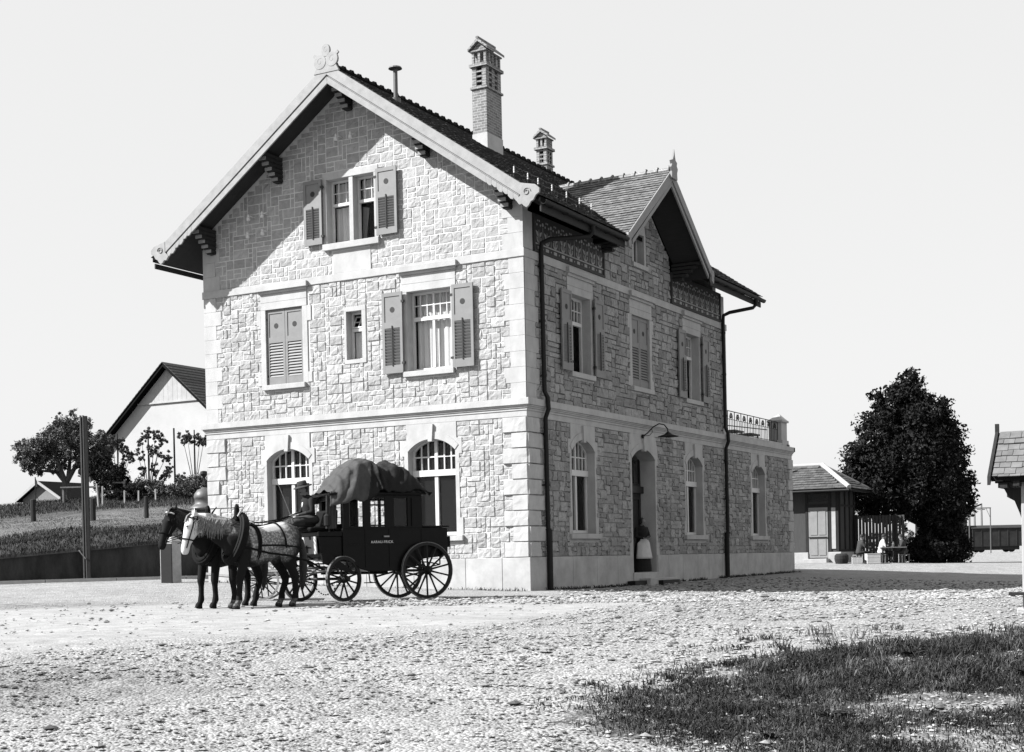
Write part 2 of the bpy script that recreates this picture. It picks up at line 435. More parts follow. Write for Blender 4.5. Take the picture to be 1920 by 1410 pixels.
# loose stones on the yard
def pebbles():
    rg = np.random.default_rng(3); V = []; F = []; T = []; o = 0
    base = np.array([(0, 0, 1), (.9, 0, .25), (.28, .85, .2), (-.72, .53, .3), (-.72, -.53, .15), (.28, -.85, .3), (0, 0, -.5)])
    fb = [(0, 1, 2), (0, 2, 3), (0, 3, 4), (0, 4, 5), (0, 5, 1), (6, 2, 1), (6, 3, 2), (6, 4, 3), (6, 5, 4), (6, 1, 5)]
    n = 38000
    d = 9.5 + 22 * rg.random(n) ** 1.35; l = (rg.random(n) - .5) * .74 * d * 1.05 - .0 * d + .02 * d
    x = 16.84 - .4922 * d + .8705 * l; y = -32.53 + .8705 * d + .4922 * l
    n2 = 6500; d2 = 27 + 23 * rg.random(n2); l2 = 2.0 + (.40 * d2 - 2.0) * rg.random(n2)
    d = np.r_[d, d2]; l = np.r_[l, l2]; x = 16.84 - .4922 * d + .8705 * l; y = -32.53 + .8705 * d + .4922 * l; n += n2
    z = ground_z(x, y)
    dm = np.clip(1.3 - np.hypot((d - 14.5) / 1.5, (l + 4.4) / 1.7), 0, 1)
    edge = 19.0 + np.where(l < 0, .42, 2.3) * l
    keep = (d < edge + .3) | (rg.random(n) < .07) | ((d > 27) & (x > .4))
    for i in np.nonzero(keep)[0]:
        s = (.009 + .024 * rg.random() ** 3) * (1 if d[i] < 15 else 1.25 if d[i] < 27 else 2.0)
        big_ = rg.random() < .012
        if big_: s *= 1.9
        a = rg.random() * 6.28; ca, sa = math.cos(a), math.sin(a)
        p = base * (1 + .35 * (rg.random((7, 3)) - .5)) * np.array([s * (1 + rg.random() * .7), s, s * .62])
        q = np.c_[p[:, 0] * ca - p[:, 1] * sa + x[i], p[:, 0] * sa + p[:, 1] * ca + y[i], p[:, 2] + z[i] + s * .18]
        V.append(q); F += [(o + a_, o + b_, o + c_) for a_, b_, c_ in fb]
        t = (.62 + .5 * rg.random() if rg.random() > .16 else .25 + .2 * rg.random()) * (.75 if big_ else 1) * (1 - .45 * dm[i] * (rg.random() < .6))
        T += [t] * 10; o += 7
    me = bpy.data.meshes.new('gravel'); me.from_pydata(np.concatenate(V).tolist(), [], F)
    at = me.attributes.new('tone', 'FLOAT', 'FACE'); at.data.foreach_set('value', T)
    me.materials.append(K['pebble'])
    ob = bpy.data.objects.new('gravel', me); COL.objects.link(ob); tag(ob, 'loose pale gravel stones strewn over the yard', 'gravel', kind='stuff')
pebbles()
# ---------------------------------------------------------------- the station building
ST = thing('station_building', 'stone station house with steep tiled roof, two chimneys and louvred shutters', 'building')
WL, WB, WX = 10.30, 14.82, 22.0      # sunny front length, shaded main front, shaded front with annex
ZP, ZF, ZC0, ZC1, ZS0, ZS1 = .85, 4.41, 4.70, 4.87, 8.43, 8.64
FA = lambda u, z, d: (u, -d, z)
FB = lambda u, z, d: (d, u, z)
FE = lambda u, z, d: (u, WX + d, z)
RIDGE_X, RIDGE_Z, SLOPE = -5.15, 13.90, .70
XG_Y, XG_Z, XG_S = 7.41, 12.05, .75
roofA = lambda u: RIDGE_Z - SLOPE * abs(u - RIDGE_X)
def roofB(y):
    return XG_Z - XG_S * abs(y - XG_Y) if 4.87 < y < 9.86 else 9.70

def breakpoints(u0, u1, holes, extra=()):
    s = {u0, u1}
    for h in holes: s |= {h[0], h[1]}
    s |= set(extra)
    return sorted(x for x in s if u0 - 1e-6 <= x <= u1 + 1e-6)
def wall(mb, F, u0, u1, zb, top, holes, thick=.3, extra=(), out=0.):
    bp = breakpoints(u0, u1, holes, extra)
    for a, b in zip(bp[:-1], bp[1:]):
        m = (a + b) / 2
        hs = sorted([(h[2], h[3]) for h in holes if h[0] - 1e-6 < m < h[1] + 1e-6])
        z = zb
        for h0, h1 in hs:
            if h0 > z + 1e-4: mb.prism([(a, z), (b, z), (b, h0), (a, h0)], -thick, out, F)
            z = max(z, h1)
        ta, tb = top(a + 1e-5), top(b - 1e-5)
        mb.prism([(a, z), (b, z), (b, tb), (a, ta)], -thick, out, F)

def stone_block(mb, F, u0, u1, z0, z1, rg, rise=.02, jitter=.011, joint=.009, tone=None, cell=.06, base=0., sink=.004):
    u0 += joint; u1 -= joint; z0 += joint; z1 -= joint
    nu = max(3, int(round((u1 - u0) / cell))); nz = max(3, int(round((z1 - z0) / (cell * .8))))
    tu, tz = (rg.random() - .5) * rise * .9, (rg.random() - .5) * rise * .9
    hh = rise * (.55 + .9 * rg.random())
    an_ = rg.random() * 6.283; ca_, cb_ = math.cos(an_), math.sin(an_)
    v = []
    for j in range(nz + 1):
        for i in range(nu + 1):
            s, t = i / nu, j / nz
            if i in (0, nu) or j in (0, nz):
                d = -sink
                uu, z_ = u0 + (u1 - u0) * s, z0 + (z1 - z0) * t
            else:
                e = min(s, 1 - s) * (u1 - u0); g = min(t, 1 - t) * (z1 - z0)
                k = min(1, min(e, g) / .06)
                d = hh * (.45 + .55 * k) - rise * .9 * max(0., (s - .5) * ca_ + (t - .5) * cb_ - .22) * 3 + tu * (s - .5) * 2 + tz * (t - .5) * 2 + jitter * (rg.random() - .5) * 2
                d = max(d, .004)
                uu = u0 + (u1 - u0) * s + (rg.random() - .5) * .016; z_ = z0 + (z1 - z0) * t + (rg.random() - .5) * .012
                # first inner ring hugs the joint so that the faces read as split stone
                if i == 1: uu = u0 + .011
                if i == nu - 1: uu = u1 - .011
                if j == 1: z_ = z0 + .010
                if j == nz - 1: z_ = z1 - .010
            v.append(F(uu, z_, d + base))
    f = []
    for j in range(nz):
        for i in range(nu):
            a = j * (nu + 1) + i
            f.append((a, a + 1, a + nu + 2, a + nu + 1))
    mb.add(v, f, None, tone if tone is not None else .70 + .46 * rg.random())

def ashlar(mb, F, u0, u1, z0, nrows, cz, top, blocked, seed, cu=.135, rise=.022, jitter=.010, sink=.004, tr=(.80, 1.08), wts=None):
    rg = random.Random(seed)
    nu = int(round((u1 - u0) / cu)); cu = (u1 - u0) / nu
    occ = [[False] * nu for _ in range(nrows)]
    for j in range(nrows):
        for i in range(nu):
            a, b = u0 + i * cu, u0 + (i + 1) * cu; c, d = z0 + j * cz, z0 + (j + 1) * cz
            m, n = (a + b) / 2, (c + d) / 2
            if d > min(top(a), top(b)) - .02: occ[j][i] = True
            for r in blocked:
                if r[0] < m < r[1] and r[2] < n < r[3]: occ[j][i] = True; break
    opts = [(2, 1), (3, 1), (2, 2), (3, 2), (4, 2), (1, 2), (1, 1), (2, 2), (3, 2), (4, 1), (1, 3), (2, 3)]
    wts = wts or [10, 10, 14, 16, 9, 7, 4, 10, 10, 5, 3, 4]
    for j in range(nrows):
        i = 0
        while i < nu:
            if occ[j][i]: i += 1; continue
            for _ in range(12):
                w, h = rg.choices(opts, wts)[0]
                if i + w <= nu and j + h <= nrows and not any(occ[j + b][i + a] for a in range(w) for b in range(h)): break
            else: w = h = 1
            # avoid leaving a lone sliver
            for b in range(h):
                for a in range(w): occ[j + b][i + a] = True
            stone_block(mb, F, u0 + i * cu, u0 + (i + w) * cu, z0 + j * cz, z0 + (j + h) * cz, rg, rise, jitter, tone=tr[0] + (tr[1] - tr[0]) * rg.random(), sink=sink)
            i += w

def arch_pts(c, hw, zs, rise, n=14):
    Rr = (hw * hw + rise * rise) / (2 * rise); cz = zs + rise - Rr
    a0 = math.asin(hw / Rr)
    return [(c + Rr * math.sin(-a0 + 2 * a0 * i / n), cz + Rr * math.cos(-a0 + 2 * a0 * i / n)) for i in range(n + 1)]

MZ = (ZF - ZP) / 27            # quarter course, ground floor
MZ2 = (ZS0 - ZC1) / 27
A_C = (-7.467, -2.805)         # window axes on the sunny front
B_C = (3.25, 7.42, 11.60, 17.98)
HWA, HWB = .722, .735
SPR, RISE, SILLZ = 3.69, .31, 1.46
holesA = [(c - HWA, c + HWA, SILLZ, 4.02) for c in A_C]
holesA += [(-8.12, -6.86, 5.80, 7.90), (-3.465, -2.13, 5.80, 7.90), (-5.40, -4.90, 6.28, 7.58), (-5.96, -4.42, 9.45, 11.20)]
holesB = [(c - HWB, c + HWB, SILLZ, 4.02) for c in (B_C[0], B_C[2], B_C[3])] + [(B_C[1] - .89, B_C[1] + .89, .34, 4.02)]
holesA = [(a - .03, b + .03, c - .03, d + .03) for a, b, c, d in holesA]
UPB = [(2.61, 3.91), (6.76, 8.10), (10.95, 12.25)]
holesB += [(a, b, 5.80, 7.90) for a, b in UPB] + [(7.02, 7.80, 9.45, 10.55)]

holesB = [(a - .03, b + .03, c - .03, d + .03) for a, b, c, d in holesB]
mw = MB()
wall(mw, FA, -WL, 0, 0, lambda u: roofA(u) - .12, holesA, extra=(RIDGE_X,))
topB = lambda y: (roofB(y) - .12) if y < WB else 4.72
wall(mw, FB, .3, WX, 0, topB, holesB, extra=(XG_Y, 4.87, 9.86, WB), out=-.028)
mw.box(-WL, -WL + .3, .3, WB, 0, 9.9)                      # rear long wall and back gable
mw.prism([(-WL + .3, 0), (-.3, 0), (-.3, roofA(-.3) - .15), (RIDGE_X, RIDGE_Z - .15), (-WL + .3, roofA(-WL + .3) - .15)], 0, .3, lambda u, z, d: (u, WB - .3 + d, z))
mw.box(-6.5, -.3, WX - .3, WX, 0, 4.72); mw.box(-6.5, -6.2, WB, WX - .3, 0, 4.72)
mw.box(-6.2, -.3, WB, WX - .3, 4.5, 4.71)
walls = mw.build('wall', K['mortar'], ST)
mi = MB()
mi.box(-WL + .9, -.9, .9, WB - .9, .1, 9.3); mi.box(-6, -.9, WB + .2, WX - .6, .1, 4.4)
mi.box(-8, -2.2, 1.0, WB - 1, 9.35, 11.4)
mi.build('interior', K['room'], ST)

# stone facing
ms = MB()
qw = [.43, .68]
qA = []       # quoin footprint, ground floor, both ends of the sunny front and the shaded corner
for k in range(9):
    w = .68 if k % 2 == 0 else .43
    z = ZP + k * MZ * 3
    qA += [(-w, 0.2, z, z + MZ * 3), (-WL - .2, -WL + w, z, z + MZ * 3)]
qB = []
for k in range(9):
    w = .62 if k % 2 == 0 else .90
    z = ZP + k * MZ * 3
    qB += [(-.2, w, z, z + MZ * 3)]
    w2 = .55 if k % 2 == 0 else .36
    qB += [(WX - w2, WX + .2, z, z + MZ * 3)]
qu = []
for k in range(9):
    w = .42 if k % 2 == 0 else .60
    z = ZC1 + k * MZ2 * 3
    qu += [(-w, .2, z, z + MZ2 * 3), (-WL - .2, -WL + w, z, z + MZ2 * 3)]
qg = []
for k in range(3):
    w = .58 if k % 2 == 0 else .42
    z = ZS1 + k * .4
    qg += [(-w, .2, z, z + .4), (-WL - .2, -WL + w, z, z + .4)]
def arch_block(c, hw):
    return [(c - hw - .045, c + hw + .045, 3.99, 4.6), (c - hw - .20, c + hw + .20, 3.56, 3.99), (c - hw - .115, c + hw + .115, 1.9, 3.6), (c - hw - .20, c + hw + .20, 1.2, 1.95)]
trimA = qA + [r for c in A_C for r in arch_block(c, HWA)]
def up_block(a, b, z0=5.80, z1=7.90):
    return [(a - .16, b + .16, z1 - .01, 8.5), (a - .30, b + .30, z1 - .42, z1), (a - .17, b + .17, z0, z1), (a - .30, b + .30, z0 - .0, z0 + .28), (a - .12, b + .12, z0 - .20, z0)]
trimU = qu + up_block(-8.12, -6.86) + up_block(-3.465, -2.13) + [(-5.475, -4.77, 6.17, 7.70)]
trimG = qg + [(-6.09, -4.28, 9.25, 11.38), (-5.78, -4.55, 8.55, 9.25)]
flat = lambda z: (lambda u: z)
ashlar(ms, FA, -WL, 0, ZP, 27, MZ, flat(ZF + .05), trimA, 1)
ashlar(ms, FA, -WL, 0, ZC1, 27, MZ2, flat(ZS0 + .05), trimU, 2)
ashlar(ms, FA, -WL, 0, ZS1, 40, .1319, lambda u: roofA(u) - .12, trimG, 3, rise=.010)
trimB = qB + [r for c in (B_C[0], B_C[2], B_C[3]) for r in arch_block(c, HWB)] + [(B_C[1] - .94, B_C[1] + .94, 3.99, 4.6), (B_C[1] - 1.10, B_C[1] + 1.10, 3.5, 3.99), (B_C[1] - 1.0, B_C[1] + 1.0, .3, 3.6), (B_C[1] - 1.12, B_C[1] + 1.12, .8, 1.25)]
ashlar(ms, FB, 0, WX, ZP, 27, MZ, flat(ZF + .05), trimB, 4, rise=.036, jitter=.016, sink=.034, tr=(.54, .92), wts=[12, 14, 9, 14, 10, 2, 5, 9, 12, 8, 1, 1])  # shaded front: darker tone range puts its shade into the stone colour
quB = []
for k in range(9):
    w = .60 if k % 2 == 0 else .75
    z = ZC1 + k * MZ2 * 3
    quB += [(-.2, w, z, z + MZ2 * 3), (WB - w + .2, WB + .2, z, z + MZ2 * 3)]
trimUB = quB + [r for a, b in UPB for r in up_block(a, b)]
ashlar(ms, FB, 0, WB, ZC1, 27, MZ2, flat(ZS0 + .05), trimUB, 5, rise=.036, jitter=.016, sink=.034, tr=(.54, .92), wts=[12, 14, 9, 14, 10, 2, 5, 9, 12, 8, 1, 1])  # upper floor, same shade painted into the block tones
ashlar(ms, FB, 4.9, 9.83, ZS1, 26, .1319, lambda y: roofB(min(max(y, 4.88), 9.85)) - .15, [(6.88, 7.94, 9.36, 10.70)], 6, rise=.034, jitter=.015, sink=.034, tr=(.54, .92), wts=[12, 14, 9, 14, 10, 2, 5, 9, 12, 8, 1, 1])  # cross gable stones, toned down for shade likewise
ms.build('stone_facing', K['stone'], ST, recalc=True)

# dressed quoins: split faces below, smooth above
rg = random.Random(11)
def quoins(name, lst):
    m = MB()
    for F, a, b, c, d in lst:
        stone_block(m, F, a, b, c, d, rg, .03, .006, .009, None, .09, .03)
        m.prism([(a, c + .008), (b, c + .008), (b, d - .008), (a, d - .008)], -.02, .027, F)
    m.build(name, K['dressed'], ST)
quoins('corner_quoin', [(FA, max(q[0], -WL - .03), min(q[1], .03), q[2], q[3]) for q in qA if q[1] > 0] + [(FB, max(q[0], -.03), q[1], q[2], q[3]) for q in qB if q[0] < 0])
quoins('corner_quoin', [(FA, max(q[0], -WL - .03), q[1], q[2], q[3]) for q in qA if q[1] < 0])
quoins('corner_quoin', [(FB, q[0], min(q[1], WX + .03), q[2], q[3]) for q in qB if q[0] > 0])
for side in (0, 1, 2):
    mq = MB()
    for (a, b, c, d) in qu + qg:
        if (b < 0) == (side == 1) and side < 2: mq.prism([(max(a, -WL - .02), c + .003), (min(b, .02), c + .003), (min(b, .02), d), (max(a, -WL - .02), d)], -.02, .022, FA)
    for (a, b, c, d) in quB:
        if (a > 0) == (side == 2) and side != 1: mq.prism([(max(a, -.018), c + .003), (min(b, WB + .02), c + .003), (min(b, WB + .02), d), (max(a, -.018), d)], -.02, .020, FB)
    if side == 0: mq.prism([(-.017, 8.66), (.50, 8.66), (.50, 9.62), (-.017, 9.62)], -.02, .021, FB)
    mq.build('corner_stone', K['dressed'], ST, bevel=.006)

# plinth, floor band with cornice, string course
def band(mb, z0, z1, d0, u_end=WX, inner=-.05, mainend=None):
    # runs round the sunny front, the near corner and the shaded front
    e = WX if mainend is None else mainend
    pts = [(-WL - d0, -d0), (d0, -d0), (d0, e + (d0 if mainend is None else 0)), (d0 - .2 - d0, e + (d0 if mainend is None else 0)), (-.1, .2), (-WL - d0, .2)]
    mb.prism([(x, y) for x, y in pts], z0, z1, lambda a, b, z: (a, b, z))
mp = MB()
jt = [-WL - .06, -9.2, -7.6, -6.3, -4.9, -3.4, -1.83, -.75, .06]
for a, b in zip(jt[:-1], jt[1:]): mp.prism([(a + .004, -.3), (b - .004, -.3), (b - .004, ZP), (a + .004, ZP)], -.05, .06, FA)
mp.build('plinth', K['plinth'], ST, bevel=.012)
jb = [-.0, 1.05, 2.42, 3.95, 5.35, 6.50]
jb2 = [8.34, 9.2, 10.4, 11.7, 12.7, 14.0, 14.9, 16.6, 18.2, 20.3, WX + .06]
for L_ in (jb, jb2):
    mp = MB()
    for a, b in zip(L_[:-1], L_[1:]): mp.prism([(a + .005, -.3), (b - .005, -.3), (b - .005, ZP), (a + .005, ZP)], -.05, .062, FB)
    if L_ is jb2: mp.box(-6.5, .0, WX, WX + .06, -.3, ZP)
    mp.build('plinth', K['plinth'], ST, bevel=.012)
mc = MB()
band(mc, ZF, 4.56, .030); band(mc, 4.56, 4.62, .05); band(mc, 4.62, 4.66, .075); band(mc, 4.66, ZC0, .10); band(mc, ZC0, ZC1, .135)
mc.box(-6.6, .135, WX - .02, WX + .135, ZC0, ZC1 - .004)
mc.build('cornice', K['dressed'], ST, bevel=.008)
ms_ = MB(); band(ms_, ZS0, ZS1, .05, mainend=WB + .05); ms_.build('string_course', K['dressed'], ST, bevel=.01)

# ---------------------------------------------------------------- windows
def frame_rect(mb, F, a, b, z0, z1, d0, d1, w):
    mb.prism([(a, z0), (a + w, z0), (a + w, z1), (a, z1)], d0, d1, F); mb.prism([(b - w, z0), (b, z0), (b, z1), (b - w, z1)], d0, d1, F)
    mb.prism([(a + w, z0), (b - w, z0), (b - w, z0 + w), (a + w, z0 + w)], d0, d1, F); mb.prism([(a + w, z1 - w), (b - w, z1 - w), (b - w, z1), (a + w, z1)], d0, d1, F)
def bar(mb, F, a, b, z0, z1, d0, d1): mb.prism([(a, z0), (b, z0), (b, z1), (a, z1)], d0, d1, F)

def shutter(par, F, a, b, z0, z1, d, rod=True, rodside=1):
    m = MB(); w = .075; h = z1 - z0; zl0, zl1 = z0 + .10 * h, z0 + .56 * h
    bar(m, F, a, a + w, z0, z1, d, d + .045); bar(m, F, b - w, b, z0, z1, d, d + .045)
    bar(m, F, a + w, b - w, z0, zl0, d + .001, d + .044); bar(m, F, a + w, b - w, zl1, zl1 + .16, d + .001, d + .044); bar(m, F, a + w, b - w, z1 - .10, z1, d + .001, d + .044)
    bar(m, F, a + w, b - w, zl1 + .16, z1 - .10, d + .008, d + .026)
    n = 12; p = (zl1 - zl0) / n
    for k in range(n):
        zz = zl0 + p * k
        q0, q1 = (.006, .040) if rod else (.040, .006)      # thrown-back leaves show the inner tilt of their louvres
        v = [F(a + w, zz + .002, d + q0), F(b - w, zz + .002, d + q0), F(b - w, zz + p * .72, d + q1), F(a + w, zz + p * .72, d + q1),
             F(a + w, zz + .014, d + q0 + .004), F(b - w, zz + .014, d + q0 + .004), F(b - w, zz + p * .72 + .012, d + q1 + .004), F(a + w, zz + p * .72 + .012, d + q1 + .004)]
        m.add(v, [(3, 2, 1, 0), (4, 5, 6, 7), (0, 1, 5, 4), (1, 2, 6, 5), (2, 3, 7, 6), (3, 0, 4, 7)])
    m.cur = 1
    bar(m, F, a + w, b - w, zl0, zl1, d + .001, d + .004)
    c = (a + b) / 2; zc = z1 - .10 - (z1 - .10 - zl1 - .16) * .52
    m.prism([(c + .075 * math.cos(t * .5236), zc + .075 * math.sin(t * .5236)) for t in range(12)], d + .026, d + .031, F)
    if rod: bar(m, F, c - .014, c + .014, zl0 - .02, zl1 + .06, d + .046, d + .066)
    for zz in (z0 + .12 * h, z0 + .88 * h):
        bar(m, F, (a - .05 if rodside < 0 else b - .03), (a + .03 if rodside < 0 else b + .05), zz - .03, zz + .03, d - .02, d + .05)
    return m.build('shutter', [K['shutter'], K['slot']], par, bevel=0)

def upper_window(F, a, b, z0, z1, closed=False, curtain=None, lower='dark', inner_open=False):
    c = (a + b) / 2; dR = -.24
    f = MB(); w = .065; zt = z0 + (z1 - z0) * .665
    frame_rect(f, F, a + .002, b - .002, z0 + .03, z1 - .002, dR - .07, dR, w)
    bar(f, F, a + w, b - w, zt - .05, zt + .05, dR - .065, dR + .03)
    bar(f, F, c - .035, c + .035, z0 + .095, zt - .05, dR - .06, dR + .012)
    n = 6
    for k in range(1, n):
        uu = a + w + (b - a - 2 * w) * k / n
        bar(f, F, uu - .012 - (.014 if k == 3 else 0), uu + .012 + (.014 if k == 3 else 0), zt + .05, z1 - w, dR - .05, dR + .004)
    zz = (zt + z1) / 2
    bar(f, F, a + w, b - w, zz - .012, zz + .012, dR - .045, dR + .002)
    win = f.build('window', K['white'], ST)
    g = MB(); bar(g, F, a + .03, b - .03, z0 + .05, z1 - .03, dR - .04, dR - .034); g.build('pane', K['clear'] if curtain else K['glass'], win)
    s = MB()
    # jambs with ears, lintel, hood
    for sgn, e in ((-1, a), (1, b)):
        o = e + sgn * .17; o2 = e + sgn * .30
        bar(s, F, e, o, z0 - .02, z1, -.30, .030)
        bar(s, F, o, o2, z1 - .42, z1 - .001, -.02, .0295); bar(s, F, o, o2, z0 + .001, z0 + .28, -.02, .0295)
    bar(s, F, a - .16, b + .16, z1, 8.10, -.30, .034); bar(s, F, a - .16, b + .16, 8.104, 8.34, -.02, .034)
    bar(s, F, a - .19, b + .19, 8.34, 8.41, -.02, .085); bar(s, F, a - .24, b + .24, 8.41, ZS0 + .125, -.02, .15)
    s.build('stone_surround', K['dressed'], win, bevel=.006)
    q = MB(); bar(q, F, a - .10, b + .10, z0 - .14, z0, -.30, .12); bar(q, F, a - .12, b + .12, z0 - .20, z0 - .141, -.02, .036); q.build('sill', K['dressed'], win, bevel=.01)
    if closed:
        shutter(win, F, a + .004, c - .006, z0 + .006, z1 - .01, -.07, rod=False, rodside=-1); shutter(win, F, c + .006, b - .004, z0 + .006, z1 - .01, -.07, rod=False, rodside=1)
    else:
        hw = (b - a) / 2 - .04
        shutter(win, F, a - .09 - hw, a - .09, z0 - .01, z1 + .02, .085, rodside=1)
        shutter(win, F, b + .09, b + .09 + hw, z0 - .01, z1 + .02, .085, rodside=-1)
    if curtain:
        m = MB()
        for (x0, x1, c0, c1) in curtain:
            n = 24; v = []; fa = []
            for k in range(n + 1):
                uu = x0 + (x1 - x0) * k / n; dd = dR - .14 + .018 * math.sin(k * 1.9)
                v += [F(uu, c0, dd), F(uu, c1, dd)]
            for k in range(n): fa.append((2 * k, 2 * k + 2, 2 * k + 3, 2 * k + 1))
            m.add(v, fa)
        m.build('curtain', K['curtain'], win)
    return win

upper_window(FA, -8.12, -6.86, 5.80, 7.90, closed=True)
upper_window(FA, -3.465, -2.13, 5.80, 7.90, curtain=[(-3.38, -2.15, 5.85, 7.88)])
upper_window(FB, UPB[0][0], UPB[0][1], 5.80, 7.90, curtain=[(UPB[0][0] + .05, UPB[0][0] + .65, 7.22, 7.86)])
upper_window(FB, UPB[1][0], UPB[1][1], 5.80, 7.90, closed=True)
upper_window(FB, UPB[2][0], UPB[2][1], 5.80, 7.90, curtain=[(UPB[2][0] + .05, UPB[2][0] + 1.2, 5.85, 6.6)])

# small stair window, tilted fanlight
f = MB(); frame_rect(f, FA, -5.395, -4.905, 6.285, 7.575, -.30, -.22, .05); bar(f, FA, -5.345, -4.955, 7.06, 7.14, -.29, -.20)
sw = f.build('window', K['white'], ST)
g = MB(); bar(g, FA, -5.37, -4.93, 6.31, 7.10, -.27, -.264); g.build('pane', K['clear'], sw)
g = MB(); bar(g, FA, -5.34, -4.96, 6.33, 7.05, -.34, -.33); g.build('curtain', K['curtain'], sw)
g = MB(); Mx = Matrix.Translation((0, .18, 7.16)) @ Matrix.Rotation(R(-28), 4, 'X')
for (a, b, c, d) in ((-5.34, -5.31, 0, .38), (-4.99, -4.96, 0, .38), (-5.31, -4.99, 0, .03), (-5.31, -4.99, .35, .38), (-5.16, -5.14, .03, .35), (-5.31, -4.99, .18, .195)): g.box(a, b, -.0, .03, c, d, Mx)
g.build('fanlight_sash', K['white'], sw)
s = MB(); bar(s, FA, -5.475, -5.40, 6.28, 7.58, -.30, .030); bar(s, FA, -4.90, -4.77, 6.28, 7.58, -.30, .030); bar(s, FA, -5.475, -4.77, 7.58, 7.705, -.30, .031); bar(s, FA, -5.475, -4.77, 6.17, 6.28, -.30, .034)
s.build('stone_surround', K['dressed'], sw, bevel=.006)

# attic twin window
f = MB()
for a, b in ((-5.958, -5.232), (-5.098, -4.422)):
    frame_rect(f, FA, a, b, 9.46, 11.195, -.30, -.22, .055); bar(f, FA, a + .055, b - .055, 10.50, 10.58, -.29, -.19)
    for k in (1, 2): bar(f, FA, a + (b - a) * k / 3 - .01, a + (b - a) * k / 3 + .01, 10.58, 11.14, -.27, -.218)
    bar(f, FA, a + .055, b - .055, 10.85, 10.87, -.265, -.219)
aw = f.build('window', K['white'], ST)
g = MB(); bar(g, FA, -5.93, -5.26, 9.48, 11.17, -.28, -.274); bar(g, FA, -5.07, -4.45, 10.54, 11.17, -.28, -.274); bar(g, FA, -5.07, -4.45, 9.48, 10.5, -.29, -.284); g.build('pane', K['clear'], aw)
m = MB()
for (x0, x1, c0, c1) in ((-5.93, -5.26, 9.5, 10.5), (-5.93, -5.26, 10.6, 11.15), (-5.06, -4.46, 10.6, 11.15), (-4.56, -4.46, 9.5, 10.5)):
    v = []; fa = []
    for k in range(13): uu = x0 + (x1 - x0) * k / 12; dd = -.40 + .012 * math.sin(k * 1.9); v += [FA(uu, c0, dd), FA(uu, c1, dd)]
    for k in range(12): fa.append((2 * k, 2 * k + 2, 2 * k + 3, 2 * k + 1))
    m.add(v, fa)
m.build('curtain', K['curtain'], aw)
m = MB(); m.add([FA(-5.08, 9.5, -.42), FA(-4.98, 9.5, -.42), FA(-4.86, 10.4, -.42), FA(-5.08, 10.45, -.42)], [(0, 1, 2, 3)]); m.build('curtain', K['drape'], aw)
s = MB()
bar(s, FA, -6.085, -5.96, 9.45, 11.20, -.30, .030); bar(s, FA, -4.42, -4.28, 9.45, 11.20, -.30, .030); bar(s, FA, -6.085, -4.28, 11.20, 11.385, -.30, .033); bar(s, FA, -5.23, -5.10, 9.45, 11.20, -.30, .015)
s.build('stone_surround', K['dressed'], aw, bevel=.006)
s = MB(); bar(s, FA, -6.06, -4.24, 9.28, 9.45, -.30, .13); s.build('sill', K['dressed'], aw, bevel=.01)
shutter(aw, FA, -6.66, -6.07, 9.48, 11.23, .075, rodside=1); shutter(aw, FA, -4.30, -3.65, 9.48, 11.24, .085, rodside=-1)
s = MB(); bar(s, FA, -5.78, -4.56, 8.642, 9.22, -.02, .030); s.build('blank_plaque', K['dressed'], ST, bevel=.008)

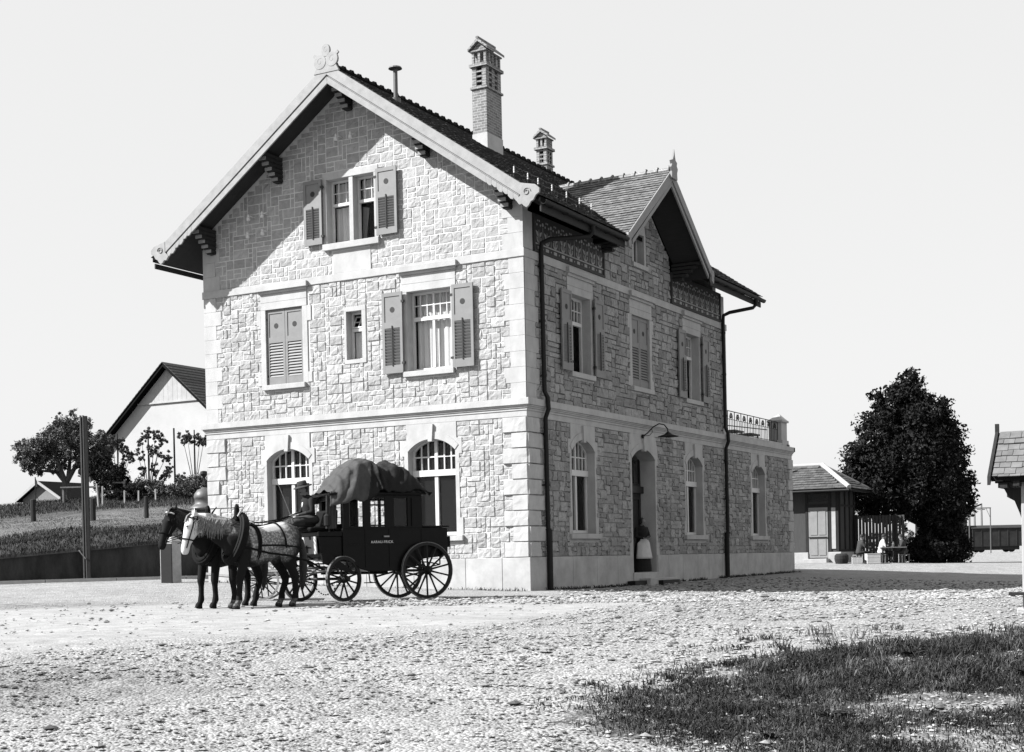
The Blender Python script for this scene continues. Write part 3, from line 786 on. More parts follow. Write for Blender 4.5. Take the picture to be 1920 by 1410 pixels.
def arch_window(F, c, hw, drape=None):
    z0 = SILLZ; dR = -.22
    arc = arch_pts(c, hw, SPR, RISE)
    n = len(arc)
    inner = [(c - hw, z0), (c - hw, 1.92), (c - hw, 1.92), (c - hw, 3.58), (c - hw, 3.58), (c - hw, SPR - .002), (c - hw, SPR - .001)] + arc + [(c + hw, SPR - .001), (c + hw, SPR - .002), (c + hw, 3.58), (c + hw, 3.58), (c + hw, 1.92), (c + hw, 1.92), (c + hw, z0)]
    e1, e2, e3 = hw + .115, hw + .20, hw + .045
    outer = [(c - e2, z0), (c - e2, 1.92), (c - e1, 1.92), (c - e1, 3.58), (c - e2, 3.58), (c - e2, 3.99), (c - e3, 3.99)] + [(c - e3 + 2 * e3 * i / (n - 1), 4.409) for i in range(n)] + [(c + e3, 3.99), (c + e2, 3.99), (c + e2, 3.58), (c + e1, 3.58), (c + e1, 1.92), (c + e2, 1.92), (c + e2, z0)]
    fr = MB(); fw = .07
    ai = arch_pts(c, hw - fw, SPR, RISE - .03)
    fr.ringprism([(c - hw + .003, z0 + .02)] + [(x, z) for x, z in arc] + [(c + hw - .003, z0 + .02)], [(c - hw + fw, z0 + .02)] + ai + [(c + hw - fw, z0 + .02)], dR - .07, dR, F)
    bar(fr, F, c - hw + fw, c + hw - fw, z0 + .02, z0 + .10, dR - .068, dR - .002)
    bar(fr, F, c - hw + .01, c + hw - .01, 3.04, 3.20, dR - .06, dR + .05)
    Rr = (hw * hw + RISE * RISE) / (2 * RISE); zz = lambda u: SPR + RISE - Rr + math.sqrt(Rr * Rr - (u - c) ** 2) - .02
    bar(fr, F, c - .05, c + .05, z0 + .10, 3.04, dR - .06, dR + .015)
    bar(fr, F, c - .045, c + .045, 3.20, zz(c), dR - .06, dR + .012)
    k6 = (hw - fw) / 3.1
    for s_ in (-1, 1):
        for k in (1, 2):
            u = c + s_ * (.045 + k6 * k - .01)
            bar(fr, F, u - .016, u + .016, 3.20, zz(u), dR - .05, dR + .004)
    bar(fr, F, c - hw + fw, c + hw - fw, 3.53, 3.565, dR - .048, dR + .003)
    win = fr.build('window', K['white'], ST)
    s = MB(); s.ringprism(outer, inner, -.36, .032, F)
    ar2 = arch_pts(c, hw + .10, SPR + .12, RISE + .07)
    s.ringprism([(x, min(z, 4.40)) for x, z in ar2], arc, .02, .050, F)
    s.prism([(c - .06, 3.93), (c + .06, 3.93), (c + .095, 4.38), (c - .095, 4.38)], -.02, .10, F)
    s.build('stone_surround', K['dressed'], win, bevel=.006)
    g = MB(); g.prism([(c - hw + .03, z0 + .05)] + [(x * 1.0, z - .02) for x, z in arc] + [(c + hw - .03, z0 + .05)], dR - .045, dR - .038, F); g.build('pane', K['glass'], win)
    q = MB(); bar(q, F, c - hw - .22, c + hw + .22, z0 - .14, z0, -.36, .12); bar(q, F, c - hw - .20, c + hw + .20, z0 - .25, z0 - .141, -.02, .034); q.build('sill', K['dressed'], win, bevel=.01)
    if drape:
        m = MB()
        for (x0, x1, c0, c1) in drape:
            v = []; fa = []
            for k in range(17): uu = c + x0 + (x1 - x0) * k / 16; dd = dR - .2 + .02 * math.sin(k * 1.7); v += [F(uu, c0, dd), F(uu, c1, dd)]
            for k in range(16): fa.append((2 * k, 2 * k + 2, 2 * k + 3, 2 * k + 1))
            m.add(v, fa)
        m.build('curtain', K['drape'], win)
    return win
arch_window(FA, A_C[0], HWA, [(-.55, -.3, 1.5, 2.7)])
arch_window(FA, A_C[1], HWA)
for c in (B_C[0], B_C[2], B_C[3]): arch_window(FB, c, HWB)

# entrance
c = B_C[1]; hw = .88
arc = arch_pts(c, hw, SPR, .30); n = len(arc)
inner = [(c - hw, .34), (c - hw, .85), (c - hw, .85), (c - hw, 1.22), (c - hw, 1.22), (c - hw, 3.55), (c - hw, 3.55), (c - hw, SPR - .001)] + arc
outer = [(c - hw - .08, .34), (c - hw - .08, .85), (c - hw - .24, .85), (c - hw - .24, 1.22), (c - hw - .12, 1.22), (c - hw - .12, 3.55), (c - hw - .22, 3.55), (c - hw - .22, 3.99)] + [(c - hw - .06 + 2 * (hw + .06) * i / (n - 1), 4.409) for i in range(n)]
inner += [(2 * c - x, z) for x, z in inner[7::-1]]; outer += [(2 * c - x, z) for x, z in outer[7::-1]]
dl = MB(); dR = -.45
bar(dl, FB, c - hw, c + hw, .36, 2.72, dR - .05, dR); bar(dl, FB, c - hw, c + hw, 2.72, 2.92, dR - .05, dR + .10)
for a, b, z0, z1 in ((-.76, -.08, .5, 1.25), (.08, .76, .5, 1.25), (-.76, -.08, 1.4, 2.6), (.08, .76, 1.4, 2.6)): frame_rect(dl, FB, c + a, c + b, z0, z1, dR, dR + .03, .07)
bar(dl, FB, c - .03, c + .03, .36, 2.72, dR, dR + .02)
frame_rect(dl, FB, c - hw, c + hw, 2.92, 4.0, dR - .05, dR, .09)
door = dl.build('door', mat('dark_door', .012, .5, .2, 6), ST)
s = MB(); s.ringprism(outer, inner, -.66, .036, FB); s.ringprism([(x, min(z, 4.40)) for x, z in arch_pts(c, hw + .10, SPR + .12, .36)], arc, .02, .052, FB)
s.prism([(c - .07, 3.92), (c + .07, 3.92), (c + .10, 4.38), (c - .10, 4.38)], -.02, .11, FB); s.build('stone_surround', K['dressed'], door, bevel=.006)
g = MB(); g.prism([(c - hw + .05, 2.95)] + arc + [(c + hw - .05, 2.95)], dR - .03, dR - .02, FB); g.build('pane', K['glass'], door)
g = MB(); bar(g, FB, c - .62, c - .34, 2.02, 2.20, dR + .03, dR + .04); bar(g, FB, c - .45, c - .38, 2.06, 2.16, dR + .041, dR + .046); g.build('door_plate', K['white'], door)
g = MB(); g.ball(FB(c - .1, 1.3, dR + .06), .03); g.build('handle', K['iron'], door)
g = MB(); bar(g, FB, c - 1.0, c + 1.0, .02, .34, -.66, .10); bar(g, FB, c - .62, c + 1.5, -.1, .17, .10, .45); g.build('doorstep', K['plinth'], ST, bevel=.015)
g = MB(); bar(g, FB, c - 1.5, c - .64, -.1, .11, .10, .34); bar(g, FB, c - .02, c + 1.3, -.1, .10, .452, .60); g.build('boot_scraper', K['iron'], ST)

# attic lancet in the cross gable
a, b = 7.02, 7.80; s = MB()
bar(s, FB, a - .13, a, 9.45, 10.35, -.3, .03); bar(s, FB, b, b + .13, 9.45, 10.35, -.3, .03)
s.prism([(a - .13, 10.35), (b + .13, 10.35), (b + .05, 10.62), (a - .05, 10.62)], -.3, .033, FB)
bar(s, FB, a - .16, b + .16, 9.32, 9.45, -.3, .09)
f = MB(); frame_rect(f, FB, a, b, 9.46, 10.34, -.26, -.2, .06); bar(f, FB, (a + b) / 2 - .03, (a + b) / 2 + .03, 9.5, 10.3, -.25, -.19)
lw = f.build('window', K['white'], ST); s.build('stone_surround', K['dressed'], lw, bevel=.006)
g = MB(); bar(g, FB, a + .02, b - .02, 9.48, 10.32, -.24, -.234); g.build('pane', K['glass'], lw)
# ---------------------------------------------------------------- roofs
rgr = random.Random(21)
Y0, Y1, EX = -1.0, WB + .90, 1.02
def tiles(mb, org, along, down, L, S, keep, te=.165, tw=.19, lift=.030, th=.018, t0=.78, t1=.44):
    along = Vector(along).normalized(); down = Vector(down).normalized(); nrm = along.cross(down)
    if nrm.z < 0: nrm = -nrm
    nr = int(S / te) + 1; nc = int(L / tw) + 1; org = Vector(org)
    for j in range(nr):
        s0 = j * te; s1 = min(s0 + te * 1.28, S + .03)
        off = (j % 2) * tw * .5; sag = rgr.uniform(-.006, .006)
        for i in range(-1, nc):
            a0 = max(i * tw + off, 0); a1 = min(a0 + tw - .006 if i >= 0 else tw * .5, L)
            if i < 0: a0, a1 = 0, off - .006
            if a1 - a0 < .03: continue
            c = org + along * ((a0 + a1) / 2) + down * ((s0 + min(s1, S)) / 2)
            if not keep(c): continue
            k = lift + rgr.uniform(0, .010); e = rgr.uniform(-.012, .012); q = [(a0, s0, .004), (a1, s0, .004), (a1, s1 + e, k + sag), (a0, s1 + e, k + sag)]
            b = [org + along * x + down * y + nrm * z for x, y, z in q]
            t = [p + nrm * th for p in b]
            mb.add(b + t, [(3, 2, 1, 0), (4, 5, 6, 7), (0, 1, 5, 4), (1, 2, 6, 5), (2, 3, 7, 6), (3, 0, 4, 7)], None, t0 + t1 * rgr.random())
mr_ = MB()
u = lambda x: RIDGE_Z - SLOPE * abs(x - RIDGE_X)
xl = 2 * RIDGE_X - EX
FY = lambda a, b, d: (a, d, b)
mr_.prism([(RIDGE_X, RIDGE_Z), (RIDGE_X, RIDGE_Z - .12), (xl, u(xl) - .12), (xl, u(xl))], Y0, Y1, FY)
mr_.prism([(RIDGE_X, RIDGE_Z), (RIDGE_X, RIDGE_Z - .12), (-.02, u(-.02) - .12), (-.02, u(-.02))], Y0, Y1, FY)
for a, b in ((Y0, 4.14), (10.68, Y1)): mr_.prism([(-.02, u(-.02)), (-.02, u(-.02) - .12), (EX, u(EX) - .12), (EX, u(EX))], a, b, FY)
XF = 1.08; hwx = 3.27; zx = XG_Z - XG_S * hwx
for sg in (-1, 1):
    mr_.prism([(XG_Y, XG_Z), (XG_Y, XG_Z - .12), (XG_Y + sg * hwx, zx - .12), (XG_Y + sg * hwx, zx)], -2.6, XF, lambda a, b, d: (d, a, b))
roof = mr_.build('roof', K['tile'], ST)
def keepm(c):
    if 4.10 < c.y < 10.72 and c.z < XG_Z - XG_S * abs(c.y - XG_Y) - .05: return False
    if c.x > 0 and 4.14 < c.y < 10.68: return False
    return True
Ls = math.hypot(EX - RIDGE_X, SLOPE * (EX - RIDGE_X))
mt = MB(); tiles(mt, (RIDGE_X, Y0, RIDGE_Z), (0, 1, 0), (1, 0, -SLOPE), Y1 - Y0, Ls, keepm)
mt.build('roof_covering', K['tile'], roof); mt = MB()
tiles(mt, (RIDGE_X, Y0, RIDGE_Z), (0, 1, 0), (-1, 0, -SLOPE), Y1 - Y0, Ls, lambda c: True, te=.33, tw=.5)
mt.build('roof_covering', K['tile'], roof); mt = MB()
Lx = math.hypot(hwx, XG_S * hwx)
kx = lambda c: c.z > u(c.x) - .12
tiles(mt, (-2.6, XG_Y, XG_Z), (1, 0, 0), (0, -1, -XG_S), XF + 2.6, Lx, kx)
mt.build('roof_covering', K['tile2'], roof); mt = MB()
tiles(mt, (-2.6, XG_Y, XG_Z), (1, 0, 0), (0, 1, -XG_S), XF + 2.6, Lx, kx)
mt.build('roof_covering', K['tile2'], roof)
# ridge caps with raised joints
mg = MB()
y = Y0
while y < Y1:
    mg.tube([(RIDGE_X, y, RIDGE_Z + .02), (RIDGE_X, min(y + .37, Y1), RIDGE_Z + .025)], [.095, .105], 8)
    mg.tube([(RIDGE_X, y + .31, RIDGE_Z + .06), (RIDGE_X, y + .37, RIDGE_Z + .06)], [.095, .115], 8); mg.box(RIDGE_X - .025, RIDGE_X + .025, y + .32, y + .38, RIDGE_Z + .08, RIDGE_Z + .165)
    y += .37
mg.build('ridge_cap', K['tile'], roof); mg = MB()
x = -2.55
while x < XF - .1:
    mg.tube([(x, XG_Y, XG_Z + .02), (min(x + .36, XF), XG_Y, XG_Z + .02)], [.09, .1], 8)
    mg.tube([(x + .30, XG_Y, XG_Z + .05), (x + .36, XG_Y, XG_Z + .05)], [.09, .115], 8); mg.box(x + .31, x + .36, XG_Y - .02, XG_Y + .02, XG_Z + .08, XG_Z + .16)
    x += .36
mg.build('ridge_cap', K['brick'], roof)
# boarded undersides
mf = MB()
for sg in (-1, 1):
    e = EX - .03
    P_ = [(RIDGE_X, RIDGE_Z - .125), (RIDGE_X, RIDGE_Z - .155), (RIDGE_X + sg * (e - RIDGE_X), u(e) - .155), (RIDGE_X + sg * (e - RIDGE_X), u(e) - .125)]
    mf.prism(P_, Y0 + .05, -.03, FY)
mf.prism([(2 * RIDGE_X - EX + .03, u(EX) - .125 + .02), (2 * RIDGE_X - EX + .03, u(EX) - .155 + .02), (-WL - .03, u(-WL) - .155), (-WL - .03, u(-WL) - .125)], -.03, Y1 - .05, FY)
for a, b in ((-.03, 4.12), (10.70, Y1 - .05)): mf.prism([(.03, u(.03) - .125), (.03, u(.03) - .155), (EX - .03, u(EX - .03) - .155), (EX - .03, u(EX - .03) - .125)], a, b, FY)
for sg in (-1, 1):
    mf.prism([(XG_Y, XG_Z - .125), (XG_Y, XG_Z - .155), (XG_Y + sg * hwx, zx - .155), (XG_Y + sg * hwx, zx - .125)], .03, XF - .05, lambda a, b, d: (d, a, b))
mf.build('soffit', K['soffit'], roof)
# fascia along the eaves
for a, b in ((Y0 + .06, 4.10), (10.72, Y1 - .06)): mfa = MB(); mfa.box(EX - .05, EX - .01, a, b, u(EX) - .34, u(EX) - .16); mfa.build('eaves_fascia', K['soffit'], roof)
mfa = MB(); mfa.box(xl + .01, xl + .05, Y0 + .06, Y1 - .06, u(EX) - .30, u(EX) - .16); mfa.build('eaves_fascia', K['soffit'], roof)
pr0 = None
for a, b in ((.05, 4.05), (10.75, WB - .1)):
    for k in range(8):
        yy = a + (b - a) * (k + .5) / 8
        if pr0 is None:
            m = MB(); m.prism([(.04, u(.04) - .16), (EX - .06, u(EX) - .16), (EX - .06, u(EX) - .26), (.04, u(.04) - .36)], -.05, .05, FY); o = pr0 = m.build('rafter', K['soffit'], roof)
        else: o = pr0.copy(); COL.objects.link(o)
        o.parent = roof; o.location = (0, yy, 0)

# bargeboards, sunny gable
mb_ = MB(); FYd = lambda y0, y1: None
for sg in (-1, 1):
    X = lambda d: RIDGE_X + sg * d           # d = distance out from the ridge
    T = lambda d: RIDGE_Z - SLOPE * d
    de = .55 - RIDGE_X
    mb_.prism([(X(0), T(0) + .03), (X(de), T(de) + .03), (X(de), T(de) - .27), (X(0), T(0) - .27)], Y0 - .05, Y0, FY)
    mb_.prism([(X(0), T(0) - .275), (X(de - .1), T(de - .1) - .275), (X(de - .1), T(de - .1) - .31), (X(0), T(0) - .31)], Y0 - .01, Y0 + .03, FY)
    dw = de - 1.0
    mb_.prism([(X(0), T(0) - .315), (X(dw), T(dw) - .315), (X(dw), T(dw) - .50), (X(0), T(0) - .50)], Y0 - .035, Y0 + .01, FY)
    # scalloped lower end of the second board
    for k in range(6):
        d0 = dw + k * .15; d1 = d0 + .15; lo = .50 if k % 2 == 0 else .465
        mb_.prism([(X(d0), T(d0) - .315), (X(d1), T(d1) - .315), (X(d1), T(d1) - lo + .02), (X((d0 + d1) / 2), T((d0 + d1) / 2) - lo - .015), (X(d0), T(d0) - lo + .02)], Y0 - .036, Y0 + .009, FY)
    # scrolled end
    cx, cz = de + .18, T(de) - .16
    out = [(-.22, .22), (.0, .17), (.18, .13), (.30, .02), (.29, -.08), (.20, -.13), (.13, -.24), (.06, -.27), (.00, -.36), (-.06, -.40), (-.13, -.36), (-.18, -.30), (-.26, -.31), (-.34, -.20), (-.22, -.08)]
    mb_.prism([(X(cx + a), cz + b) for a, b in out], Y0 - .06, Y0 + .005, FY)
    mb_.tube([(X(cx + .11 * math.exp(-t * .12) * math.cos(t) - .05), Y0 - .07, cz - .02 + .11 * math.exp(-t * .12) * math.sin(t)) for t in np.linspace(0, 9, 22)], .012, 6)
barge = mb_.build('bargeboard', K['barge'], roof, bevel=.006)
# carved gable finial
mo = MB(); zc = RIDGE_Z
def disc(cx, cz, r, n=16, sx=1): return [(cx + sx * r * math.cos(2 * math.pi * k / n), cz + r * math.sin(2 * math.pi * k / n)) for k in range(n)]
for (cx, cz, r, s_) in ((RIDGE_X, zc + .36, .165, .80), (RIDGE_X - .19, zc + .08, .19, 1), (RIDGE_X + .19, zc + .10, .19, 1)):
    mo.prism(disc(cx, cz, r, 18, s_), Y0 - .075, Y0 - .01, FY)
    mo.tube([(cx + s_ * r * .55 * math.exp(-t * .2) * math.cos(t + 1), Y0 - .073, cz + r * .55 * math.exp(-t * .2) * math.sin(t + 1)) for t in np.linspace(0, 6, 16)], .008, 5)
mo.prism([(RIDGE_X - .40, zc - .22), (RIDGE_X + .40, zc - .22), (RIDGE_X + .16, zc + .22), (RIDGE_X + .09, zc + .34), (RIDGE_X - .09, zc + .34), (RIDGE_X - .16, zc + .22)], Y0 - .065, Y0 + .01, FY)
for s_ in (-1, 1): mo.prism([(RIDGE_X + s_ * .33, zc + .17), (RIDGE_X + s_ * .41, zc + .25), (RIDGE_X + s_ * .36, zc + .31), (RIDGE_X + s_ * .25, zc + .25)], Y0 - .07, Y0 - .02, FY)
mo.build('gable_finial', K['barge'], roof, bevel=.006)
# cross gable bargeboards and finial
mb_ = MB(); FX = lambda a, b, d: (d, a, b)
xgm = mat('grey_bargeboard_paint', .20, .6, .1, 4, .002, 20)
for sg in (-1, 1):
    Yf = lambda d: XG_Y + sg * d; T = lambda d: XG_Z - XG_S * d
    mb_.prism([(Yf(0), T(0) + .04), (Yf(hwx), T(hwx) + .04), (Yf(hwx + .02), T(hwx) - .22), (Yf(0), T(0) - .28)], XF, XF + .05, FX)
    mb_.prism([(Yf(0), T(0) - .30), (Yf(hwx - .3), T(hwx - .3) - .30), (Yf(hwx - .3), T(hwx - .3) - .44), (Yf(0), T(0) - .44)], XF - .03, XF + .02, FX)
    mb_.prism([(Yf(hwx - .12), T(hwx) + .1), (Yf(hwx + .06), T(hwx) + .05), (Yf(hwx + .10), T(hwx) - .12), (Yf(hwx + .02), T(hwx) - .34), (Yf(hwx - .14), T(hwx) - .26)], XF - .02, XF + .06, FX)
mb_.build('bargeboard', xgm, roof, bevel=.006)
mo = MB()
mo.prism([(XG_Y - .22, XG_Z - .25), (XG_Y + .22, XG_Z - .25), (XG_Y + .20, XG_Z - .05), (XG_Y + .26, XG_Z + .08), (XG_Y + .18, XG_Z + .16), (XG_Y + .21, XG_Z + .26), (XG_Y + .10, XG_Z + .30), (XG_Y + .05, XG_Z + .42), (XG_Y, XG_Z + .62), (XG_Y - .05, XG_Z + .42), (XG_Y - .12, XG_Z + .30), (XG_Y - .24, XG_Z + .26), (XG_Y - .18, XG_Z + .16), (XG_Y - .26, XG_Z + .06), (XG_Y - .20, XG_Z - .05)], XF + .052, XF + .12, FX)
mo.build('gable_finial', xgm, roof, bevel=.006)
# purlin heads with stepped corbels
for px_, pz in ((-9.92, 0), (-7.52, 0), (RIDGE_X, 0), (-2.76, 0), (-.36, 0)):
    m = MB(); zt = u(px_) - .17 - (.10 if px_ == RIDGE_X else .05)
    m.cur = 0
    for k in range(6):
        zt2 = zt - .115 * k; ln = .90 - .13 * k
        m.cur = 1; m.box(px_ - .11, px_ + .11, -ln - .03, -ln, zt2 - .085, zt2)  # pale end plates put the sunlight of the front faces into the paint
        m.cur = 0; m.box(px_ - .105, px_ + .105, -ln, .02, zt2 - .085, zt2)
        m.box(px_ - .085, px_ + .085, -ln + .04, .02, zt2 - .115, zt2 - .085)
    m.build('purlin_bracket', [K['soffit'], K['barge']], roof)
for py in (4.75, 10.05):
    m = MB(); zt = XG_Z - XG_S * abs(py - XG_Y) - .2
    for k in range(5):
        m.cur = 0; m.box(.02, .98 - .15 * k, py - .09, py + .09, zt - .11 * k - .08, zt - .11 * k)
    m.build('purlin_bracket', [K['soffit'], K['barge']], roof)

# painted frieze under the eaves of the shaded front
for a, b in ((.52, 4.86), (9.87, 14.30)):
    m = MB(); bar(m, FB, a, b, 8.645, 9.62, -.02, .045); bar(m, FB, a, b, 8.645, 8.70, .045, .075); bar(m, FB, b - .09, b, 8.70, 9.6, .045, .07); bar(m, FB, a, a + .06, 8.70, 9.6, .045, .07)
    fz = m.build('frieze', K['frieze'], ST)
    o = MB(); n = int((b - a - .1) / .455)
    bar(o, FB, a + .05, b - .08, 8.855, 8.885, .045, .053)
    st = (b - a - .14) / n
    for k in range(n):
        c = a + .06 + st * (k + .5)
        bar(o, FB, c - .085, c + .085, 8.735, 8.815, .045, .055); o.prism([(c - st / 2 - .025, 8.775), (c - st / 2, 8.75), (c - st / 2 + .025, 8.775), (c - st / 2, 8.80)], .045, .052, FB)
        U = [(c + .11 * math.sin(t), 9.01 - .10 * math.cos(t)) for t in np.linspace(-1.9, 1.9, 15)]
        for (p0, p1) in zip(U[:-1], U[1:]):
            d = Vector((p1[0] - p0[0], p1[1] - p0[1])).normalized(); nx, nz_ = -d.y * .02, d.x * .02
            o.prism([(p0[0] - nx, p0[1] - nz_), (p1[0] - nx, p1[1] - nz_), (p1[0] + nx, p1[1] + nz_), (p0[0] + nx, p0[1] + nz_)], .045, .054, FB)
        for s_ in (-1, 1):
            o.prism([(c + s_ * .10, 9.06), (c + s_ * .17, 9.20), (c + s_ * .07, 9.17), (c + s_ * .05, 9.09)], .045, .055, FB)
            o.prism(disc(c + s_ * .10, 9.36, .032, 8), .045, .051, FB); o.prism(disc(c + s_ * .045, 9.47, .026, 8), .045, .051, FB)
        o.prism([(c - .018, 8.91), (c + .018, 8.91), (c + .02, 9.05), (c, 9.24), (c - .02, 9.05)], .045, .053, FB)
        o.prism(disc(c - st / 2, 9.40, .05, 10), .045, .050, FB)
        bar(o, FB, c - st / 2 - .008, c - st / 2 + .008, 8.90, 9.32, .045, .050)
    o.build('painted_ornament', K['ornament'], fz)

# gutters and rain pipes
for a, b, oy in ((Y0 + .02, 4.08, 1.85), (10.74, Y1 + .02, 14.75)):
    m = MB(); v = []; f = []; n = 9
    for k in range(n):
        t = math.pi + math.pi * k / (n - 1); v += [(EX + .07 + .075 * math.cos(t), a, u(EX) - .10 + .085 * math.sin(t)), (EX + .07 + .075 * math.cos(t), b, u(EX) - .10 + .085 * math.sin(t))]
    for k in range(n - 1): f.append((2 * k, 2 * k + 1, 2 * k + 3, 2 * k + 2))
    m.add(v, f); m.tube([(EX + .145, a, u(EX) - .10), (EX + .145, b, u(EX) - .10)], .012, 6)
    for k in range(6): yy = a + (b - a) * (k + .5) / 6; m.box(EX - .02, EX + .15, yy - .012, yy + .012, u(EX) - .2, u(EX) - .185)
    g = m.build('gutter', K['iron'], ST); md = g.modifiers.new('thick', 'SOLIDIFY'); md.thickness = .006
for py, oy, pb in ((.80, 1.85, .90), (14.35, 14.9, 14.28)):
    m = MB()
    m.tube([(EX + .07, oy, 9.40), (EX + .07, oy, 9.22)], [.075, .05], 10)
    m.tube([(EX + .07, oy, 9.24), (EX - .02, oy - .05, 9.12), (.30, py + .12, 8.98), (.13, py, 8.88), (.11, py, 8.7), (.115, py + .02, 5.1), (.20, py + .025, 4.93), (.215, py + .03, 4.64), (.12, py + .035, 4.42), (.12, py + .06, 1.6), (.13, pb, .95), (.135, pb, -.2)], .060, 10)
    m.tube([(.135, pb, 1.55), (.135, pb, -.2)], .078, 10)
    for zz in (8.3, 6.9, 5.5, 4.0, 2.7, 1.55): m.tube([(.117 + (.018 if zz < 1.6 else 0), py + .02 + (.05 if zz < 3 else 0), zz - .03), (.117 + (.018 if zz < 1.6 else 0), py + .02 + (.05 if zz < 3 else 0), zz + .03)], .068, 10); m.box(0, .1, py - .01, py + .05, zz - .015, zz + .015)
    m.build('downpipe', K['iron'], ST)

# chimneys
def chimney(x0, x1, y0, y1, zb, zr, zk, ztop):
    m = MB(); m.box(x0, x1, y0, y1, zr, zk); ch = m.build('chimney', K['brick'], ST)
    m = MB(); m.box(x0 - .015, x1 + .015, y0 - .015, y1 + .015, zb, zr); m.build('rendered_base', K['render'], ch)
    m = MB(); h = ztop - zk
    z1 = zk + h * .44; z2 = zk + h * .74
    def collar(z, e, t): m.box(x0 - e, x1 + e, y0 - e, y1 + e, z, z + t)
    collar(zk, .045, .06)
    # slotted stage: corner piers and brick courses with gaps
    w = (x1 - x0); d = (y1 - y0)
    for a, b in ((x0 + .005, x0 + w * .3), (x1 - w * .3, x1 - .005)):
        m.box(a, b, y0 + .005, y0 + .12, zk + .06, z1); m.box(a, b, y1 - .12, y1 - .005, zk + .06, z1)
    for a, b in ((y0 + .12, y0 + d * .22), (y0 + d * .42, y0 + d * .58), (y1 - d * .22, y1 - .12)):
        m.box(x0 + .006, x0 + .12, a, b, zk + .06, z1); m.box(x1 - .12, x1 - .006, a, b, zk + .06, z1)
    k = 0; zz = zk + .06
    while zz < z1 - .05:
        m.box(x0 + .012, x1 - .012, y0 + .012, y0 + .10, zz, zz + .045); m.box(x1 - .10, x1 - .012, y0 + .12, y1 - .12, zz, zz + .045); zz += .145
    collar(z1, .06, .085)
    n1, n2 = 3, 5
    for k in range(n1):
        xx = x0 + .04 + (w - .08) * k / (n1 - 1)
        for yy in (y0 + .05, y1 - .05): m.box(xx - .035, xx + .035, yy - .035, yy + .035, z1 + .085, z2)
    for k in range(1, n2 - 1):
        yy = y0 + .05 + (d - .10) * k / (n2 - 1)
        for xx in (x0 + .04, x1 - .04): m.box(xx - .035, xx + .035, yy - .035, yy + .035, z1 + .085, z2)
    m.box(x0 + .1, x1 - .1, y0 + .1, y1 - .1, z1 - .3, z2 - .02) if False else None
    collar(z2, .03, .04)
    m.build('vented_top', K['brick'], ch)
    m = MB(); xc = (x0 + x1) / 2
    m.prism([(x0 - .09, z2 + .03), (xc, ztop - .09), (x1 + .09, z2 + .03), (x1 + .09, z2 + .10), (xc, ztop), (x0 - .09, z2 + .10)], y0 - .07, y1 + .07, FY)
    m.prism([(x0 + .0, z2 + .045), (x1 - .0, z2 + .045), (xc, ztop - .11)], y0 + .02, y0 + .07, FY)
    m.tube([(xc, y0 - .08, ztop + .01), (xc, y1 + .08, ztop + .01)], .045, 8)
    m.build('tiled_cap', K['brick'], ch)
    m = MB(); m.box(x0 + .13, x1 - .13, y0 + .13, y1 - .13, zk - .2, z1 + .02); m.build('flue', K['room'], ch)
chimney(-3.97, -3.50, 4.65, 5.58, 12.2, 13.25, 14.55, 16.02)
chimney(-6.13, -5.73, 13.0, 13.5, 12.6, 13.3, 14.55, 15.80)
m = MB(); m.lathe([(.13, 13.0), (.13, 13.35), (.06, 13.37), (.06, 14.12), (.05, 14.13), (.0601, 14.14), (.19, 14.15), (.17, 14.19), (.02, 14.24)], 14, Matrix.Translation((-4.15, .75, -.05)))
m.build('vent_pipe', K['castiron'], ST)

# telegraph insulators on the roof edge, wires between them
ins = [(.20, yy, u(.20) + .05) for yy in (-.78, -.04, .53, 1.32, 2.18, 2.98, 3.73)]
proto = None
for (x, y, z) in ins:
    if proto is None:
        m = MB(); m.cur = 1; m.tube([(0, 0, -.12), (0, 0, .12)], .012, 6); m.tube([(0, 0, .02), (-.10, -.02, -.05)], .01, 6)
        m.cur = 0; m.lathe([(.02, .04), (.024, .06), (.016, .10), (.022, .12), (.022, .15), (.014, .17), (.020, .19), (.020, .22), (.008, .24)], 10); m.lathe([(.02, -.09), (.02, -.04), (.010, -.02)], 10, Matrix.Translation((-.10, -.02, 0)))
        o = m.build('roof_insulator', [K['letters'], K['iron']], ST); proto = o
    else: o = proto.copy(); COL.objects.link(o)
    o.parent = ST; o.location = (x, y, z + .08); o.scale = (.9, .9, .8)
m = MB()
for dz in (.16, .30):
    for a, b in zip(ins[:-1], ins[1:]):
        p = [Vector(a).lerp(Vector(b), t) + Vector((0, 0, dz - .03 * 4 * t * (1 - t))) for t in (0, .25, .5, .75, 1)]
        m.tube(p, .007, 5)
m.build('telegraph_wire', K['castiron'], ST)
proto = None
for (x, z) in ((-5.49, 12.22), (-5.02, 12.21), (-8.51, 10.47), (-8.03, 10.49), (-8.55, 9.99), (-8.03, 10.01)):
    if proto is None:
        m = MB(); m.tube([(.07, .02, .06), (.07, -.10, .06), (0, -.16, .06)], .012, 6); m.lathe([(.03, -.06), (.055, -.05), (.05, .02), (.03, .05), (.035, .09), (.02, .12)], 10, Matrix.Translation((0, -.16, 0)))
        o = m.build('wall_insulator', K['letters'], ST); proto = o
    else: o = proto.copy(); COL.objects.link(o)
    o.parent = ST; o.location = (x, -.03, z)

